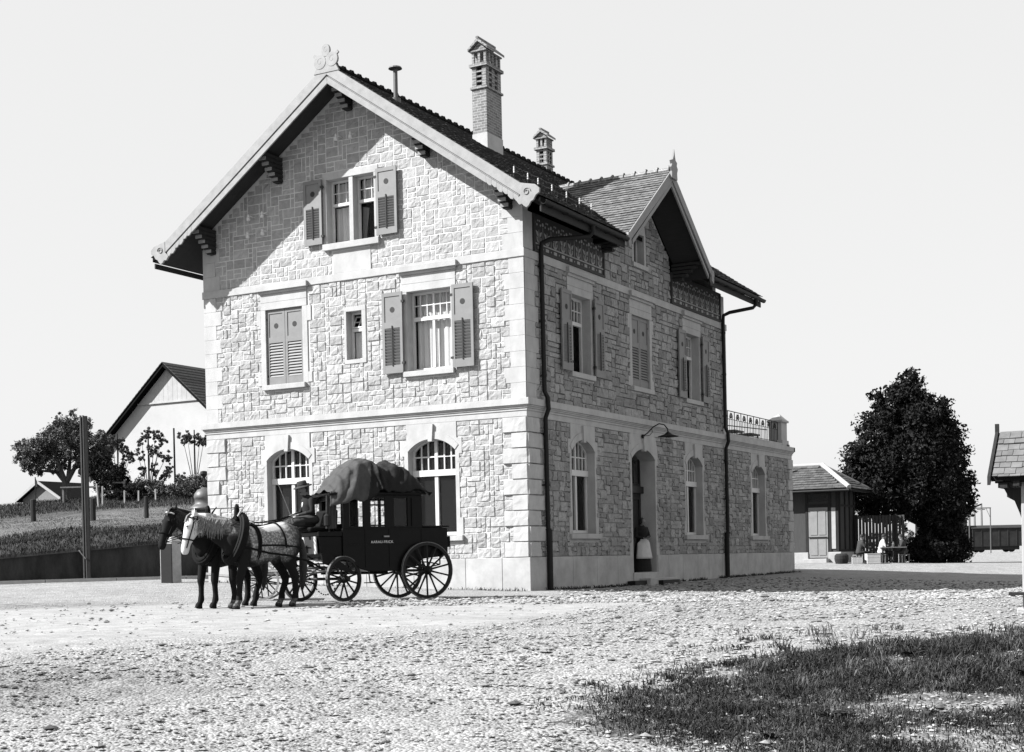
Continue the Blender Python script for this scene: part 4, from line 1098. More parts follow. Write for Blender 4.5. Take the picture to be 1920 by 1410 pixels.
# bracket lamp over the entrance
m = MB(); m.tube([(.0, 7.3, 4.36), (.06, 7.3, 4.36), (.22, 7.3, 4.44), (.42, 7.3, 4.62), (.60, 7.3, 4.70), (.76, 7.3, 4.66), (.86, 7.3, 4.54), (.88, 7.3, 4.42)], .018, 8)
m.lathe([(.06, 0), (.06, .04), (.03, .05)], 12, Matrix.Translation((.06, 7.3, 4.36)) @ Matrix.Rotation(R(90), 4, 'Y'))
m.tube([(.06, 7.3, 4.36), (.30, 7.3, 4.38), (.40, 7.3, 4.48), (.36, 7.3, 4.55)], .009, 6)
lamp = m.build('wall_lamp', K['iron'], ST)
m = MB(); m.lathe([(.30, -.0), (.31, .012), (.12, .07), (.04, .14), (.03, .15)], 18, Matrix.Translation((.88, 7.3, 4.30))); m.build('lamp_shade', K['iron'], lamp)
m = MB(); m.lathe([(.02, -.20), (.08, -.16), (.10, -.07), (.07, .0)], 14, Matrix.Translation((.88, 7.3, 4.29))); m.build('lamp_globe', K['glass'], lamp, smooth=True)

# terrace over the annex: stone kerb, iron railing, corner pier
m = MB(); m.box(-.42, -.02, WB + .25, WX - .9, ZC1, 4.99); m.box(-6.5, -.02, WX - .42, WX - .02, ZC1, 4.985)
m.build('terrace_kerb', K['dressed'], ST, bevel=.012)
m = MB(); py0, py1 = WX - .90, WX - .20
m.box(-.62, -.02, py0 - .05, py1 + .05, ZC1, 5.12); m.box(-.56, -.07, py0, py1, 5.12, 5.80); m.box(-.62, -.01, py0 - .06, py1 + .06, 5.80, 5.88)
m.add([(-.60, py0 - .04, 5.88), (-.03, py0 - .04, 5.88), (-.03, py1 + .04, 5.88), (-.60, py1 + .04, 5.88), (-.32, (py0 + py1) / 2 + .2, 6.16)], [(3, 2, 1, 0), (0, 1, 4), (1, 2, 4), (2, 3, 4), (3, 0, 4)])
m.build('terrace_pier', K['dressed'], ST, bevel=.01)
m = MB(); xr = -.22; ya, yb = WB + .05, py0
m.tube([(xr, ya, 5.80), (xr, yb, 5.80)], .018, 6); m.tube([(xr, ya, 5.52), (xr, yb, 5.52)], .012, 6); m.tube([(xr, ya, 5.06), (xr, yb, 5.06)], .012, 6)
nn = 36
for k in range(nn + 1):
    yy = ya + (yb - ya) * k / nn
    m.tube([(xr, yy, 4.98), (xr, yy, 5.80 if k % 4 == 0 else 5.52)], .016 if k % 4 == 0 else .011, 5)
    if k % 4 == 2:
        for s_ in (-1, 1): m.tube([(xr, yy + s_ * .10, 5.52), (xr, yy + s_ * .16, 5.62), (xr, yy + s_ * .06, 5.74), (xr, yy, 5.66), (xr, yy + s_ * .05, 5.56)], .014, 5)
        m.box(xr - .012, xr + .012, yy - .06, yy + .06, 5.56, 5.66)
m.build('terrace_railing', K['iron'], ST)
m = MB(); m.tube([(-.9, WB + .1, 5.38), (-.5, yb - .4, 5.5)], .02, 6)
for yy in (15.8, 17.6, 19.4): m.box(-1.1, -.5, yy - .5, yy + .5, 5.22, 5.27); m.box(-1.05, -1.0, yy - .4, yy - .35, 4.75, 5.22); m.box(-.6, -.55, yy + .35, yy + .4, 4.75, 5.22)
tb = m.build('terrace_bench', K['timber']); tag(tb, 'low plank tables standing behind the iron railing on the annex terrace', 'bench')
# ---------------------------------------------------------------- the horse-drawn omnibus
HD = Vector((-.508, -.861, 0)); YAW = math.atan2(HD.y, HD.x)
BUS = thing('horse_omnibus', 'black horse-drawn omnibus with glazed cabin, rear boot and spoked wheels', 'carriage', (.073, -5.71, 0.0), YAW)
FXZ = lambda a, b, d: (a, d, b)
# lower body
m = MB()
prof = [(-.57, .92), (-.57, 1.52), (.05, 1.52), (1.92, 1.52), (1.92, .84), (1.72, .80), (1.50, .66), (1.30, .61), (.55, .61), (.25, .70), (.02, .86)]
m.prism(prof, -.61, .61, FXZ)
body = m.build('body', K['coach'], BUS, bevel=.02)
m = MB()
for s_ in (-1, 1):
    y = .612 * s_
    for z in (1.50, 1.18): m.prism([(-.56, z), (1.91, z), (1.91, z + .02), (-.56, z + .02)], y, y + .012 * s_, FXZ)
    for x in (.05, .82, 1.38): m.prism([(x, .70), (x + .03, .70), (x + .03, 1.5), (x, 1.5)], y, y + .010 * s_, FXZ)
m.build('body_moulding', K['coach'], body)
m = MB(); m.box(.86, .98, .622, .66, 1.33, 1.36); m.build('door_handle', K['coach_line'], body)
m = MB(); m.prism([(-.60, 1.525), (.06, 1.54), (.06, 1.57), (-.60, 1.565)], -.64, .64, FXZ); m.box(-.61, -.572, -.50, .50, 1.02, 1.42); m.box(-.66, -.61, .30, .56, 1.10, 1.34); m.build('rear_boot_lid', K['coach'], BUS, bevel=.01)
# route lettering on the near side
cu = bpy.data.curves.new('route_lettering', 'FONT'); cu.body = 'AARAU-FRICK'; cu.size = .078; cu.extrude = .002; cu.space_character = 1.08
tx = bpy.data.objects.new('route_lettering', cu); COL.objects.link(tx); tx.parent = body
cu.materials.append(K['letters'])
bpy.context.view_layer.update()
tm = bpy.data.meshes.new_from_object(tx.evaluated_get(bpy.context.evaluated_depsgraph_get())); bpy.data.objects.remove(tx)
tx = bpy.data.objects.new('route_lettering', tm); COL.objects.link(tx); tx.parent = body
tx.location = (1.28, .6235, 1.205); tx.rotation_euler = (R(90), 0, R(180))
# cabin: posts, rails, roof
m = MB(); zs, zt = 1.54, 2.15
wins = [(.40, .72), (.93, 1.27), (1.44, 1.76)]
for s_ in (-1, 1):
    y0, y1 = (.56 * s_, .62 * s_)
    ed = [.05] + [e for w in (wins if s_ > 0 else [(.10, .44), (.50, 1.0), (1.2, 1.7)]) for e in w] + [1.90]
    for a, b in zip(ed[0::2], ed[1::2]): m.box(a, b, y0, y1, 1.52, 2.22)
    for a, b in zip(ed[1::2], ed[2::2]): m.box(a, b, y0, y1, 1.52, zs + .02); m.box(a, b, y0, y1, zt, 2.22)
m.box(.05, .10, -.56, .56, 1.52, 2.22)
m.box(1.86, 1.90, -.56, .56, 1.0, 1.62); m.box(1.86, 1.90, -.56, .56, 2.12, 2.22)
for y in (-.54, -.06, .48): m.box(1.86, 1.90, y, y + .06, 1.62, 2.12)
cab = m.build('cabin', K['coach'], BUS, bevel=.008)
m = MB(); m.box(.93, 1.27, .578, .60, 1.995, 2.025); m.build('window_rail', K['coach'], cab); m = MB(); m.box(.93, 1.27, .575, .60, 1.565, 1.595); m.build('window_rail', K['coach'], cab); m = MB()
m.tube([(.30, .635, 1.56), (.30, .635, 2.16)], .012, 6); m.build('grab_rail', K['coach'], cab)
for i, (a, b) in enumerate(wins):
    m = MB(); m.box(a - .01, b + .01, .588, .594, zs, zt + .01); m.build('window_pane', K['clear'] if i else K['glass'], cab)
m = MB(); m.box(.38, .74, .54, .552, 1.52, 2.18); m.build('window_blind', K['cloth_dark'], cab)
m = MB(); m.prism([(.0, 2.22), (1.95, 2.22), (2.24, 2.205), (2.24, 2.245), (1.95, 2.275), (.0, 2.275)], -.70, .70, FXZ); m.prism([(-.01, 2.235), (1.96, 2.235), (1.96, 2.262), (-.01, 2.262)], .70, .712, FXZ)
cr = m.build('roof', K['coach'], BUS, bevel=.015)
m = MB()
for y in (-.66, .66):
    m.tube([(.05, y, 2.36), (1.9, y, 2.36)], .014, 6)
    for x in (.06, .6, 1.2, 1.88): m.tube([(x, y, 2.26), (x, y, 2.36)], .012, 6)
m.build('luggage_rail', K['iron'], cr)
# driver's box: canopy posts, side curtain, seat, pale front board, footboard
for y in (-.58, .58): m = MB(); m.tube([(2.20, y, 1.45), (2.21, y, 2.2)], .02, 6); m.build('canopy_post', K['coach'], BUS)
m = MB(); v = []; f = []
for k in range(11):
    x = 2.30 - .24 * k / 10; y = .60 + .02 * math.sin(k * 2.1); v += [(x, y, 1.52), (x - .02, y, 2.2)]
for k in range(10): f.append((2 * k, 2 * k + 2, 2 * k + 3, 2 * k + 1))
m.add(v, f); m.build('side_curtain', K['canvas'], BUS)
m = MB(); m.box(1.92, 2.46, -.60, .60, 1.36, 1.46); m.prism([(1.92, .84), (2.40, .92), (2.44, 1.36), (1.92, 1.36)], -.57, .57, FXZ); sb = m.build('driver_box', K['coach'], BUS, bevel=.012)
m = MB(); m.box(2.05, 2.60, -.50, .50, 1.465, 1.56); m.prism([(1.97, 1.56), (2.10, 1.56), (2.03, 1.92), (1.95, 1.92)], -.5, .5, FXZ); m.build('driver_seat', K['leather'], BUS, bevel=.04)
m = MB(); m.prism([(2.455, 1.00), (2.48, 1.00), (2.50, 1.36), (2.475, 1.36)], -.52, .52, FXZ); m.build('front_board', K['paleboard'], sb)
for y, w, z0, z1 in ((-.36, .08, 1.26, 1.36), (.02, .09, 1.02, 1.18), (.20, .10, 1.26, 1.36)): m = MB(); m.prism([(2.486, z0), (2.49, z0), (2.508, z1), (2.502, z1)], y, y + w, FXZ); m.build('board_shadow', K['canvas'], sb)  # dark patches stand in for harness shadows cast on the front board
m = MB(); m.prism([(2.52, 1.115), (2.98, 1.14), (2.98, 1.165), (2.52, 1.14)], -.36, .36, FXZ)
for y in (-.3, .3): m.tube([(2.47, y, .90), (2.90, y, 1.12)], .016, 6)
m.build('footboard', K['coach'], BUS)
m = MB(); m.lathe([(.02, 0), (.075, .02), (.075, .22), (.03, .26), (.03, .30)], 10, Matrix.Translation((2.30, .70, 1.56))); m.build('carriage_lamp', K['iron'], BUS)

def wheel(name, x, y, r, ns, turn=0., lab=None):
    m = MB(); n = 40; w = .032
    M = Matrix.Translation((x, y, r)) @ Matrix.Rotation(turn, 4, 'Z')
    ring = lambda r0, r1, h: None
    def annulus(r0, r1, h):
        v = []; f = []
        for k in range(n):
            a = 2 * math.pi * k / n; c, s_ = math.cos(a), math.sin(a)
            v += [(r0 * c, -h, r0 * s_), (r1 * c, -h, r1 * s_), (r1 * c, h, r1 * s_), (r0 * c, h, r0 * s_)]
        for k in range(n):
            j = (k + 1) % n
            for q in range(4): f.append((4 * k + q, 4 * k + (q + 1) % 4, 4 * j + (q + 1) % 4, 4 * j + q))
        return v, f
    m.cur = 0
    v, f = annulus(r - .075, r - .016, .026); m.add(v, f, M)
    for k in range(ns):
        a = 2 * math.pi * (k + .5) / ns; c, s_ = math.cos(a), math.sin(a); dy = .03 if k % 2 else -.03
        q = [Vector((.06 * c, dy, .06 * s_)), Vector(((r * .5) * c, dy * .4, r * .5 * s_)), Vector(((r - .07) * c, 0, (r - .07) * s_))]
        m.tube([M @ p for p in q], [.024, .019, .021], 6)
    W_ = m.build('wheel', K['wheelblack'], BUS)
    m = MB(); v, f = annulus(r - .016, r, .030); m.add(v, f, M); m.build('tyre', K['wheelgrey'], W_)
    m = MB(); m.lathe([(.04, -.13), (.07, -.11), (.085, -.04), (.10, 0), (.085, .05), (.06, .12), (.045, .16), (.0, .165)], 14, M @ Matrix.Rotation(R(-90), 4, 'X')); m.build('hub', K['wheelblack'], W_)
TURN = R(17); XP = 2.15
wheel('rear', 0, .70, .61, 14); wheel('rear', 0, -.70, .61, 14)
for s_ in (1, -1):
    wheel('front', XP - math.sin(TURN) * .70 * s_, math.cos(TURN) * .70 * s_, .475, 12, TURN)
# running gear
m = MB(); T = Matrix.Translation((XP, 0, 0)) @ Matrix.Rotation(TURN, 4, 'Z')
m.tube([(0, -.7, .61), (0, .7, .61)], .03, 8); m.tube([T @ Vector((0, -.7, .475)), T @ Vector((0, .7, .475))], .03, 8)
for y in (-.45, .45):
    for zc, s_ in ((.73, 1), (.73, -1)):
        m.tube([(-.45 + .9 * k / 8, y, zc + s_ * .06 * math.sin(math.pi * k / 8)) for k in range(9)], .014, 6)
    m.tube([(-.45, y, .73), (-.45, y, .95)], .016, 6); m.tube([(.45, y, .73), (.55, y, .66)], .016, 6)
    for s_ in (1, -1): m.tube([T @ Vector((-.42 + .84 * k / 8, y, .64 + s_ * .05 * math.sin(math.pi * k / 8))) for k in range(9)], .014, 6)
    m.tube([T @ Vector((-.42, y, .64)), T @ Vector((-.3, y, .82))], .016, 6)
m.tube([(.6, 0, .58), (XP, 0, .60)], .035, 8)
m.lathe([(.36, 0), (.36, .03), (.30, .03)], 20, Matrix.Translation((XP, 0, .78)))
m.build('running_gear', K['iron'], BUS)
m = MB()
for y in (-.28, .28): m.tube([T @ Vector((-.35, y, .72)), T @ Vector((.55, y * .7, .70)), T @ Vector((.8, 0, .69))], .028, 6)
m.tube([T @ Vector((-.45, .5, .70)), T @ Vector((.75, .5, .60))], .022, 6)
m.tube([T @ Vector((.7, -.62, .66)), T @ Vector((.7, .62, .66))], .03, 6)
for y in (-.4, .4): m.tube([T @ Vector((.86, y - .28, .66)), T @ Vector((.86, y + .28, .66))], .022, 6)
m.build('drawbar', K['timber'], BUS)
m = MB(); p = T @ Vector((.55, .1, .68))
for k in range(14):
    t = k / 13; q = p + Vector((-.55 * t, .25 * t, -.55 * math.sin(t * 2.2) + .02)); q2 = p + Vector((-.55 * (t + .05), .25 * t, -.55 * math.sin((t + .05) * 2.2) + .02)); m.tube([q, q2], .014, 5)
m.build('brake_chain', K['iron'], BUS)
m = MB()
for s_ in (1, -1): m.tube([(1.35, .63 * s_, .62), (1.35, .68 * s_, .40), (1.35, .80 * s_, .38)], .014, 6); m.box(1.28, 1.48, .66 * s_, .84 * s_, .37, .39)
m.build('step', K['iron'], BUS)
m = MB(); m.prism([(2.42, .80), (2.46, 1.0), (2.40, 1.02), (2.25, .98), (1.70, .60), (1.74, .56)], -.02, .02, lambda a, b, d: (a - .0, .70 + d, b)); m.build('mudguard', K['coach'], BUS)

# sheeted luggage on the roof: canvas draped in folds
def tarp():
    nx_, ny_ = 120, 64; v = []; f = []
    def ht(x):
        pts = [(-.12, 2.30), (.05, 2.50), (.22, 2.62), (.32, 2.72), (.55, 2.86), (.78, 2.94), (1.0, 2.86), (1.3, 2.87), (1.42, 2.97), (1.55, 2.99), (1.80, 2.96), (2.05, 2.82), (2.30, 2.64), (2.52, 2.42), (2.66, 2.30)]
        for (a, za), (b, zb) in zip(pts[:-1], pts[1:]):
            if a <= x <= b: t = (x - a) / (b - a); t = t * t * (3 - 2 * t); return za + (zb - za) * t
        return 2.3
    for i in range(nx_ + 1):
        x = -.10 + 2.74 * i / nx_; xs = -.10 + (x + .10) * .86
        for j in range(ny_ + 1):
            s_ = -1 + 2 * j / ny_; a = abs(s_)
            xk = xs - .13 * (1 - s_) * max(x, 0) / 2.6
            top = ht(x)
            skirt = 2.29 + .03 * math.sin(x * 7) - (.22 * ss(1.2, 1.75, x) + .06 * ss(1.9, 2.5, x)) * (1 if s_ > 0 else .6)
            if a < .62:
                y = s_ / .62 * .60; z = top - .10 * (a / .62) ** 3
            else:
                t = (a - .62) / .38; y = math.copysign(.60 + .18 * math.sin(t * 1.4), s_); z = (top - .10) * (1 - t) + skirt * t
            w = Vector((x * 1.0, y, z))
            k = .035 * math.sin(9 * x + 3.5 * z + 2 * noise.noise(w * 2)) * ss(.3, .9, a) + .05 * (noise.noise(w * 2.3)) + .02 * noise.noise(w * 6)
            fold = -.13 * math.exp(-((x - 1.40 + .22 * (2.9 - z)) / .05) ** 2) * ss(.45, .75, a)
            cr_ = .045 * (.45 - abs(noise.noise(Vector((x * 1.6 + z * 1.2, y * 1.4, z * .7))) * 1.6)) + .03 * (.4 - abs(noise.noise(Vector((x * 3.2 - z * 2.6, y * 2.5, 4)))))
            z += cr_ * 1.1; k += cr_ * ss(.2, .7, a)
            y += math.copysign(k + fold, s_); z += .05 * noise.noise(w * 2.9 + Vector((7, 0, 0))) + .018 * noise.noise(w * 8) - .05 * math.exp(-((x - 1.08) / .06) ** 2)
            x2 = xk + .03 * noise.noise(w * 3 + Vector((0, 9, 0)))
            v.append((x2, y, max(z, 2.285) if abs(y) < .68 else z))
    for i in range(nx_):
        for j in range(ny_): q = i * (ny_ + 1) + j; f.append((q, q + 1, q + ny_ + 2, q + ny_ + 1))
    m = MB(); m.add(v, f); m.mi = [1 if v[q[0]][0] + .22 * (v[q[0]][2] - 2.9) < 1.22 else 0 for q in f]
    o = m.build('luggage_tarpaulin', [K['canvas'], K['oilskin']], smooth=True); md = o.modifiers.new('thick', 'SOLIDIFY'); md.thickness = .012
    o.location = BUS.location; o.rotation_euler = BUS.rotation_euler
    tag(o, 'creased tarpaulin over roof luggage on the omnibus, grey canvas in front and black behind', 'tarpaulin')
tarp()

# ---------------------------------------------------------------- horses
def dapple_mat(name, light, dark):
    m = bpy.data.materials.new(name); m.use_nodes = True; t = m.node_tree; b = t.nodes['Principled BSDF']; L = t.links.new; N = t.nodes.new
    b.inputs['Roughness'].default_value = .8; b.inputs['Specular IOR Level'].default_value = .1
    tc = N('ShaderNodeTexCoord'); at = N('ShaderNodeAttribute'); at.attribute_name = 'coat'
    no = N('ShaderNodeTexNoise'); no.inputs['Scale'].default_value = 6; L(tc.outputs['Object'], no.inputs['Vector'])
    mv = N('ShaderNodeMix'); mv.data_type = 'VECTOR'; mv.inputs[0].default_value = .06; L(tc.outputs['Object'], mv.inputs[4]); L(no.outputs['Color'], mv.inputs[5])
    vo = N('ShaderNodeTexVoronoi'); vo.inputs['Scale'].default_value = 24; L(mv.outputs[1], vo.inputs['Vector'])
    mr = N('ShaderNodeMapRange'); mr.inputs[1].default_value = .15; mr.inputs[2].default_value = .62; mr.inputs[3].default_value = 1.05; mr.inputs[4].default_value = .34; L(vo.outputs[0], mr.inputs[0])
    # coat: 0 dark points, .5 dappled flank, 1 plain pale
    m1 = N('ShaderNodeMapRange'); m1.inputs[1].default_value = .05; m1.inputs[2].default_value = .5; L(at.outputs['Fac'], m1.inputs[0])
    m2 = N('ShaderNodeMapRange'); m2.inputs[1].default_value = .6; m2.inputs[2].default_value = .95; L(at.outputs['Fac'], m2.inputs[0])
    dm = N('ShaderNodeMix'); L(m2.outputs[0], dm.inputs[0]); L(mr.outputs[0], dm.inputs[2]); dm.inputs[3].default_value = 1.45
    sc = N('ShaderNodeMath'); sc.operation = 'MULTIPLY'; L(dm.outputs[0], sc.inputs[0]); sc.inputs[1].default_value = light
    mx = N('ShaderNodeMix'); L(m1.outputs[0], mx.inputs[0]); mx.inputs[2].default_value = dark; L(sc.outputs[0], mx.inputs[3])
    L(mx.outputs[0], b.inputs['Base Color'])
    n2 = N('ShaderNodeTexNoise'); n2.inputs['Scale'].default_value = 90; L(tc.outputs['Object'], n2.inputs['Vector'])
    bp = N('ShaderNodeBump'); bp.inputs['Distance'].default_value = .003; L(n2.outputs[0], bp.inputs['Height']); L(bp.outputs[0], b.inputs['Normal'])
    return m

def horse(label, loc, yaw, poll, muzzle, coat, dark=False, legshift=0.):
    H = thing('horse', label, 'horse', loc, yaw, 'pair of harnessed horses')
    b = MB()
    b.loft([((-.93, 0, 1.22), .06, .10), ((-.88, 0, 1.25), .17, .20), ((-.76, 0, 1.31), .27, .28), ((-.56, 0, 1.345), .315, .33), ((-.32, 0, 1.30), .305, .325), ((-.05, 0, 1.205), .325, .375), ((.22, 0, 1.18), .33, .40), ((.45, 0, 1.215), .29, .41), ((.62, 0, 1.235), .235, .34), ((.74, 0, 1.20), .18, .24), ((.80, 0, 1.18), .08, .12)], 18, lat=Vector((0, 1, 0)))
    # neck and head
    P, Mz = Vector(poll), Vector(muzzle)
    n0 = Vector((.46, 0, 1.34)); n3 = P + Vector((-.06, 0, -.10)); n1 = n0.lerp(n3, .38) + Vector((.03, .0, .03)); n2 = n0.lerp(n3, .72) + Vector((.02, 0, .05))
    upn = Vector((-.5, 0, .86))
    b.loft([(n0, .19, .36), (n1, .145, .28), (n2, .115, .215), (n3, .098, .17), (P + Vector((0, 0, -.05)), .085, .12)], 16, up=upn)
    hd = (Mz - P); hl = hd.length; hn = hd.normalized()
    lat = Vector((0, 1, 0)) - hn * hn.y; yh = (n3 - n0); yh.z = 0; yh.normalize(); lat = Vector((-yh.y, yh.x, 0)); lat = (lat - hn * lat.dot(hn)).normalized()
    fw = lat.cross(hn); fw = fw if fw.dot(Vector((1, 0, .3))) > 0 else -fw      # towards the forehead
    hp = lambda t, o=0., s_=0.: P + hd * t + fw * o + lat * s_
    b.loft([(hp(-.04, -.05), .07, .08), (hp(.06, -.045), .105, .125), (hp(.22, -.05), .118, .155), (hp(.38, -.045), .108, .150), (hp(.55, -.02), .085, .115), (hp(.72, .0), .068, .088), (hp(.86, .0), .070, .085), (hp(.95, -.01), .068, .075), (hp(1.01, -.02), .045, .045)], 14, lat=lat)
    for s_ in (-1, 1):
        b.ball(hp(.30, .055, s_ * .085), (.035, .035, .032), 8, 6)
        b.loft([(hp(-.03, -.03, s_ * .06), .034, .026), (hp(-.10, -.02, s_ * .078), .036, .02), (hp(-.19, .0, s_ * .088), .024, .012), (hp(-.25, .01, s_ * .085), .006, .005)], 8, lat=lat)
        b.ball(hp(.93, .035, s_ * .045), (.022, .022, .018), 8, 6)
        # fore leg
        dx = legshift * s_
        x0 = .50
        b.loft([((x0 - .06, .17 * s_, 1.22), .11, .17), ((x0 - .02, .185 * s_, 1.02), .105, .135), ((x0 - .01, .18 * s_, .86), .085, .10), ((x0 + .02 + dx * .4, .165 * s_, .66), .074, .088), ((x0 + .04 + dx * .7, .16 * s_, .54), .072, .084), ((x0 + .035 + dx * .7, .158 * s_, .44), .054, .062), ((x0 + .03 + dx, .155 * s_, .27), .052, .058), ((x0 + .035 + dx, .155 * s_, .17), .064, .072), ((x0 + .07 + dx, .155 * s_, .10), .050, .055), ((x0 + .10 + dx, .155 * s_, .07), .066, .075), ((x0 + .11 + dx, .155 * s_, .0), .074, .088)], 12, up=Vector((1, 0, 0)))
        # hind leg: stifle forward, hock back
        xh = -.62
        b.loft([((xh + .02, .17 * s_, 1.30), .13, .25), ((xh + .05, .20 * s_, 1.08), .135, .22), ((xh + .07, .19 * s_, .92), .105, .165), ((xh - .02, .175 * s_, .74), .070, .10), ((xh - .10, .165 * s_, .59), .072, .098), ((xh - .10, .16 * s_, .48), .060, .075), ((xh - .06 - dx, .155 * s_, .30), .055, .062), ((xh - .05 - dx, .155 * s_, .18), .066, .074), ((xh - .01 - dx, .155 * s_, .10), .050, .055), ((xh + .02 - dx, .155 * s_, .065), .066, .075), ((xh + .03 - dx, .155 * s_, .0), .074, .088)], 12, up=Vector((1, 0, 0)))
    o = b.build('body', coat, H); fuse(o, .024, 3, .5)
    me = o.data
    # darkness of points, flank and head, with shade painted low on the neck
    val = []
    for vv in me.vertices:
        c = vv.co
        if dark: k = .0
        else:
            tl = (c - P).dot(hn) / hl
            if c.x > P.x - .24 and tl > -.3 and (c - (P + hd * min(max(tl, 0), 1))).length < .26: k = 1.0
            else:
                k = .5
                k *= ss(.78, 1.08, c.z + .05 * noise.noise(c * 5))
                k *= ss(-.86, -.42, c.x + .25 * (c.z - 1.35) + .06 * noise.noise(c * 6)) if c.x < 0 else 1
                if c.x > .35 and c.z < 1.25: k *= ss(.9, 1.2, c.z) * .6 + .0
                if c.z > 1.40 and -.6 < c.x < .3: k = max(k, .82 * ss(-.75, -.4, c.x) * ss(1.38, 1.5, c.z))
                if c.x > .38: k *= .25
                if c.x > .62: k = .58 * ss(1.30, 1.72, c.z)  # neck: shade under mane and collar painted into the coat tone
        if c.z < .16: k = max(k, .25 if c.z > .07 else .1) if not dark else .12 * (c.z < .1)
        val.append(k)
    a = me.attributes.new('coat', 'FLOAT', 'POINT'); a.data.foreach_set('value', val)
    # tail, mane
    m = MB()
    m.loft([((-.90, 0, 1.36), .04, .05), ((-1.0, 0, 1.28), .06, .06), ((-1.05, 0, 1.0), .085, .08), ((-1.04, 0, .7), .09, .08), ((-1.02, 0, .42), .05, .05), ((-1.01, 0, .3), .01, .01)], 10, up=Vector((1, 0, 0)))
    m.build('tail', K['hair'], H, smooth=True)
    m = MB(); rg = random.Random(5)
    nd = (n3 - n0); nl = Vector((-yh.y, yh.x, 0))
    for k in range(230):
        t = rg.uniform(.30, 1.02); base = n0.lerp(n3, t) + Vector((-.02, 0, .36 - .20 * t + .0)) ; s_ = 1 if rg.random() < .8 else -1
        hw_ = .10 + .04 * (1 - t); ln = rg.uniform(.10, .40)
        p0 = base; p1 = base + nl * s_ * hw_ * .8 + Vector((.02, 0, -.06)); p2 = p1 + nl * s_ * .035 + Vector((rg.uniform(-.03, .08), 0, -ln * .55)); p3 = p2 + nl * s_ * .006 + Vector((rg.uniform(-.05, .06), 0, -ln * .45))
        m.tube([p0, p1, p2, p3], [.008, .009, .007, .002], 5)
    for k in range(26):
        s_ = rg.uniform(-.05, .05); m.tube([hp(-.06, .03, s_), hp(.03, .085, s_), hp(.12 + rg.uniform(0, .1), .105, s_ * 1.6)], [.010, .010, .003], 5)
    m.build('mane', K['hair'] if dark else mat('pale_mane', .19, .85, .6, 14, stretch=(8, 8, 1)), H)
    m = MB()
    for s_ in (-1, 1): m.ball(hp(.30, .068, s_ * .102), (.021, .021, .017), 8, 6)
    m.build('eye', mat('eye', .006, .2, .1, 5, spec=.6), H)
    # harness: collar with hames, pad, girth, breeching, traces, bridle
    m = MB()
    def hoop(c, n_, ra, rb, r, up=Vector((0, 0, 1)), k0=0., k1=2 * math.pi, n=28):
        n_ = Vector(n_).normalized(); u_ = (up - n_ * up.dot(n_)).normalized(); l_ = n_.cross(u_)
        m.tube([Vector(c) + l_ * ra * math.sin(k0 + (k1 - k0) * k / n) + u_ * rb * math.cos(k0 + (k1 - k0) * k / n) for k in range(n + 1)], r, 7)
    hoop((.54, 0, 1.34), (.95, 0, .32), .265, .45, .085); hoop((.60, 0, 1.355), (.95, 0, .32), .25, .44, .036)
    hoop((.18, 0, 1.215), (1, 0, .06), .325, .385, .030); hoop((.22, 0, 1.215), (1, 0, .06), .325, .385, .022)
    hoop((-.40, 0, 1.315), (1, 0, -.25), .32, .345, .018, k0=-2.1, k1=2.1)
    m.tube([(.45, 0, 1.66), (.2, 0, 1.60), (-.1, 0, 1.585), (-.45, 0, 1.68), (-.8, 0, 1.60), (-.93, 0, 1.40)], .018, 6)
    for s_ in (-1, 1):
        m.tube([(.62, .26 * s_, 1.20), (.3, .335 * s_, 1.12), (0, .335 * s_, 1.05), (-.45, .345 * s_, 1.0), (-.95, .33 * s_, .88), (-1.35, .28 * s_, .70)], .022, 6)
        m.tube([(.2, .335 * s_, 1.2), (-.3, .328 * s_, 1.2), (-.75, .30 * s_, 1.16), (-.93, .12 * s_, 1.14), (-.95, 0, 1.14)], .018, 6)
    m.cur = 0
    hr = m.build('harness', K['leather'], H)
    m = MB()
    for s_ in (-1, 1): m.tube([(.50, .05 * s_, 1.76), (.46, .09 * s_, 1.86), (.40, .15 * s_, 1.97)], [.022, .020, .010], 6)
    m.build('hames', K['palepost'] if not dark else K['leather'], hr)
    m = MB(); m.tube([(.49, -.20, 1.93), (.49, .20, 1.93)], .010, 6); m.tube([(.49, 0, 1.70), (.49, 0, 1.93), (.49, 0, 2.0)], [.06, .05, .02], 8)
    m.build('collar_housing', K['leather'], hr)
    m = MB()
    hoop(hp(.62, -.01), hn, .088, .112, .013, up=fw); hoop(hp(.07, -.05), hn + fw * .1, .112, .138, .012, up=fw)
    for s_ in (-1, 1):
        m.tube([hp(.07, -.03, s_ * .115), hp(.30, -.035, s_ * .123), hp(.62, -.02, s_ * .093), hp(.84, -.01, s_ * .075)], .012, 6)
        m.tube([hp(.04, .0, s_ * .1), hp(.0, -.09, s_ * .1), hp(.30, -.18, s_ * .07)], .010, 6)
        M2 = Matrix.Translation(hp(.30, .03, s_ * .14)) @ Matrix.Rotation(math.atan2(hn.y, hn.x), 4, 'Z')
        if dark: m.ball(hp(.30, .0, s_ * .135), (.05, .02, .05), 8, 6)
    m.build('bridle', K['leather'], H)
    if dark:
        m = MB(); hoop(hp(.10, -.04), hn, .113, .135, .014, up=fw, k0=-1.3, k1=1.3); m.build('pale_browband', K['cloth_white'], H)
    return H
def foot_frame(front, hind):
    d = Vector((front[0] - hind[0], front[1] - hind[1], 0)); yaw = math.atan2(d.y, d.x); h = d.normalized()
    c = Vector((front[0], front[1], 0)) - h * .58
    return (c.x, c.y, gz(front[0], front[1]) - .0), yaw
COAT = dapple_mat('dapple_grey_coat', .30, .007)
BAY = dapple_mat('dark_bay_coat', .02, .006)
l_, y_ = foot_frame((-.744, -10.777), (-.398, -9.662))
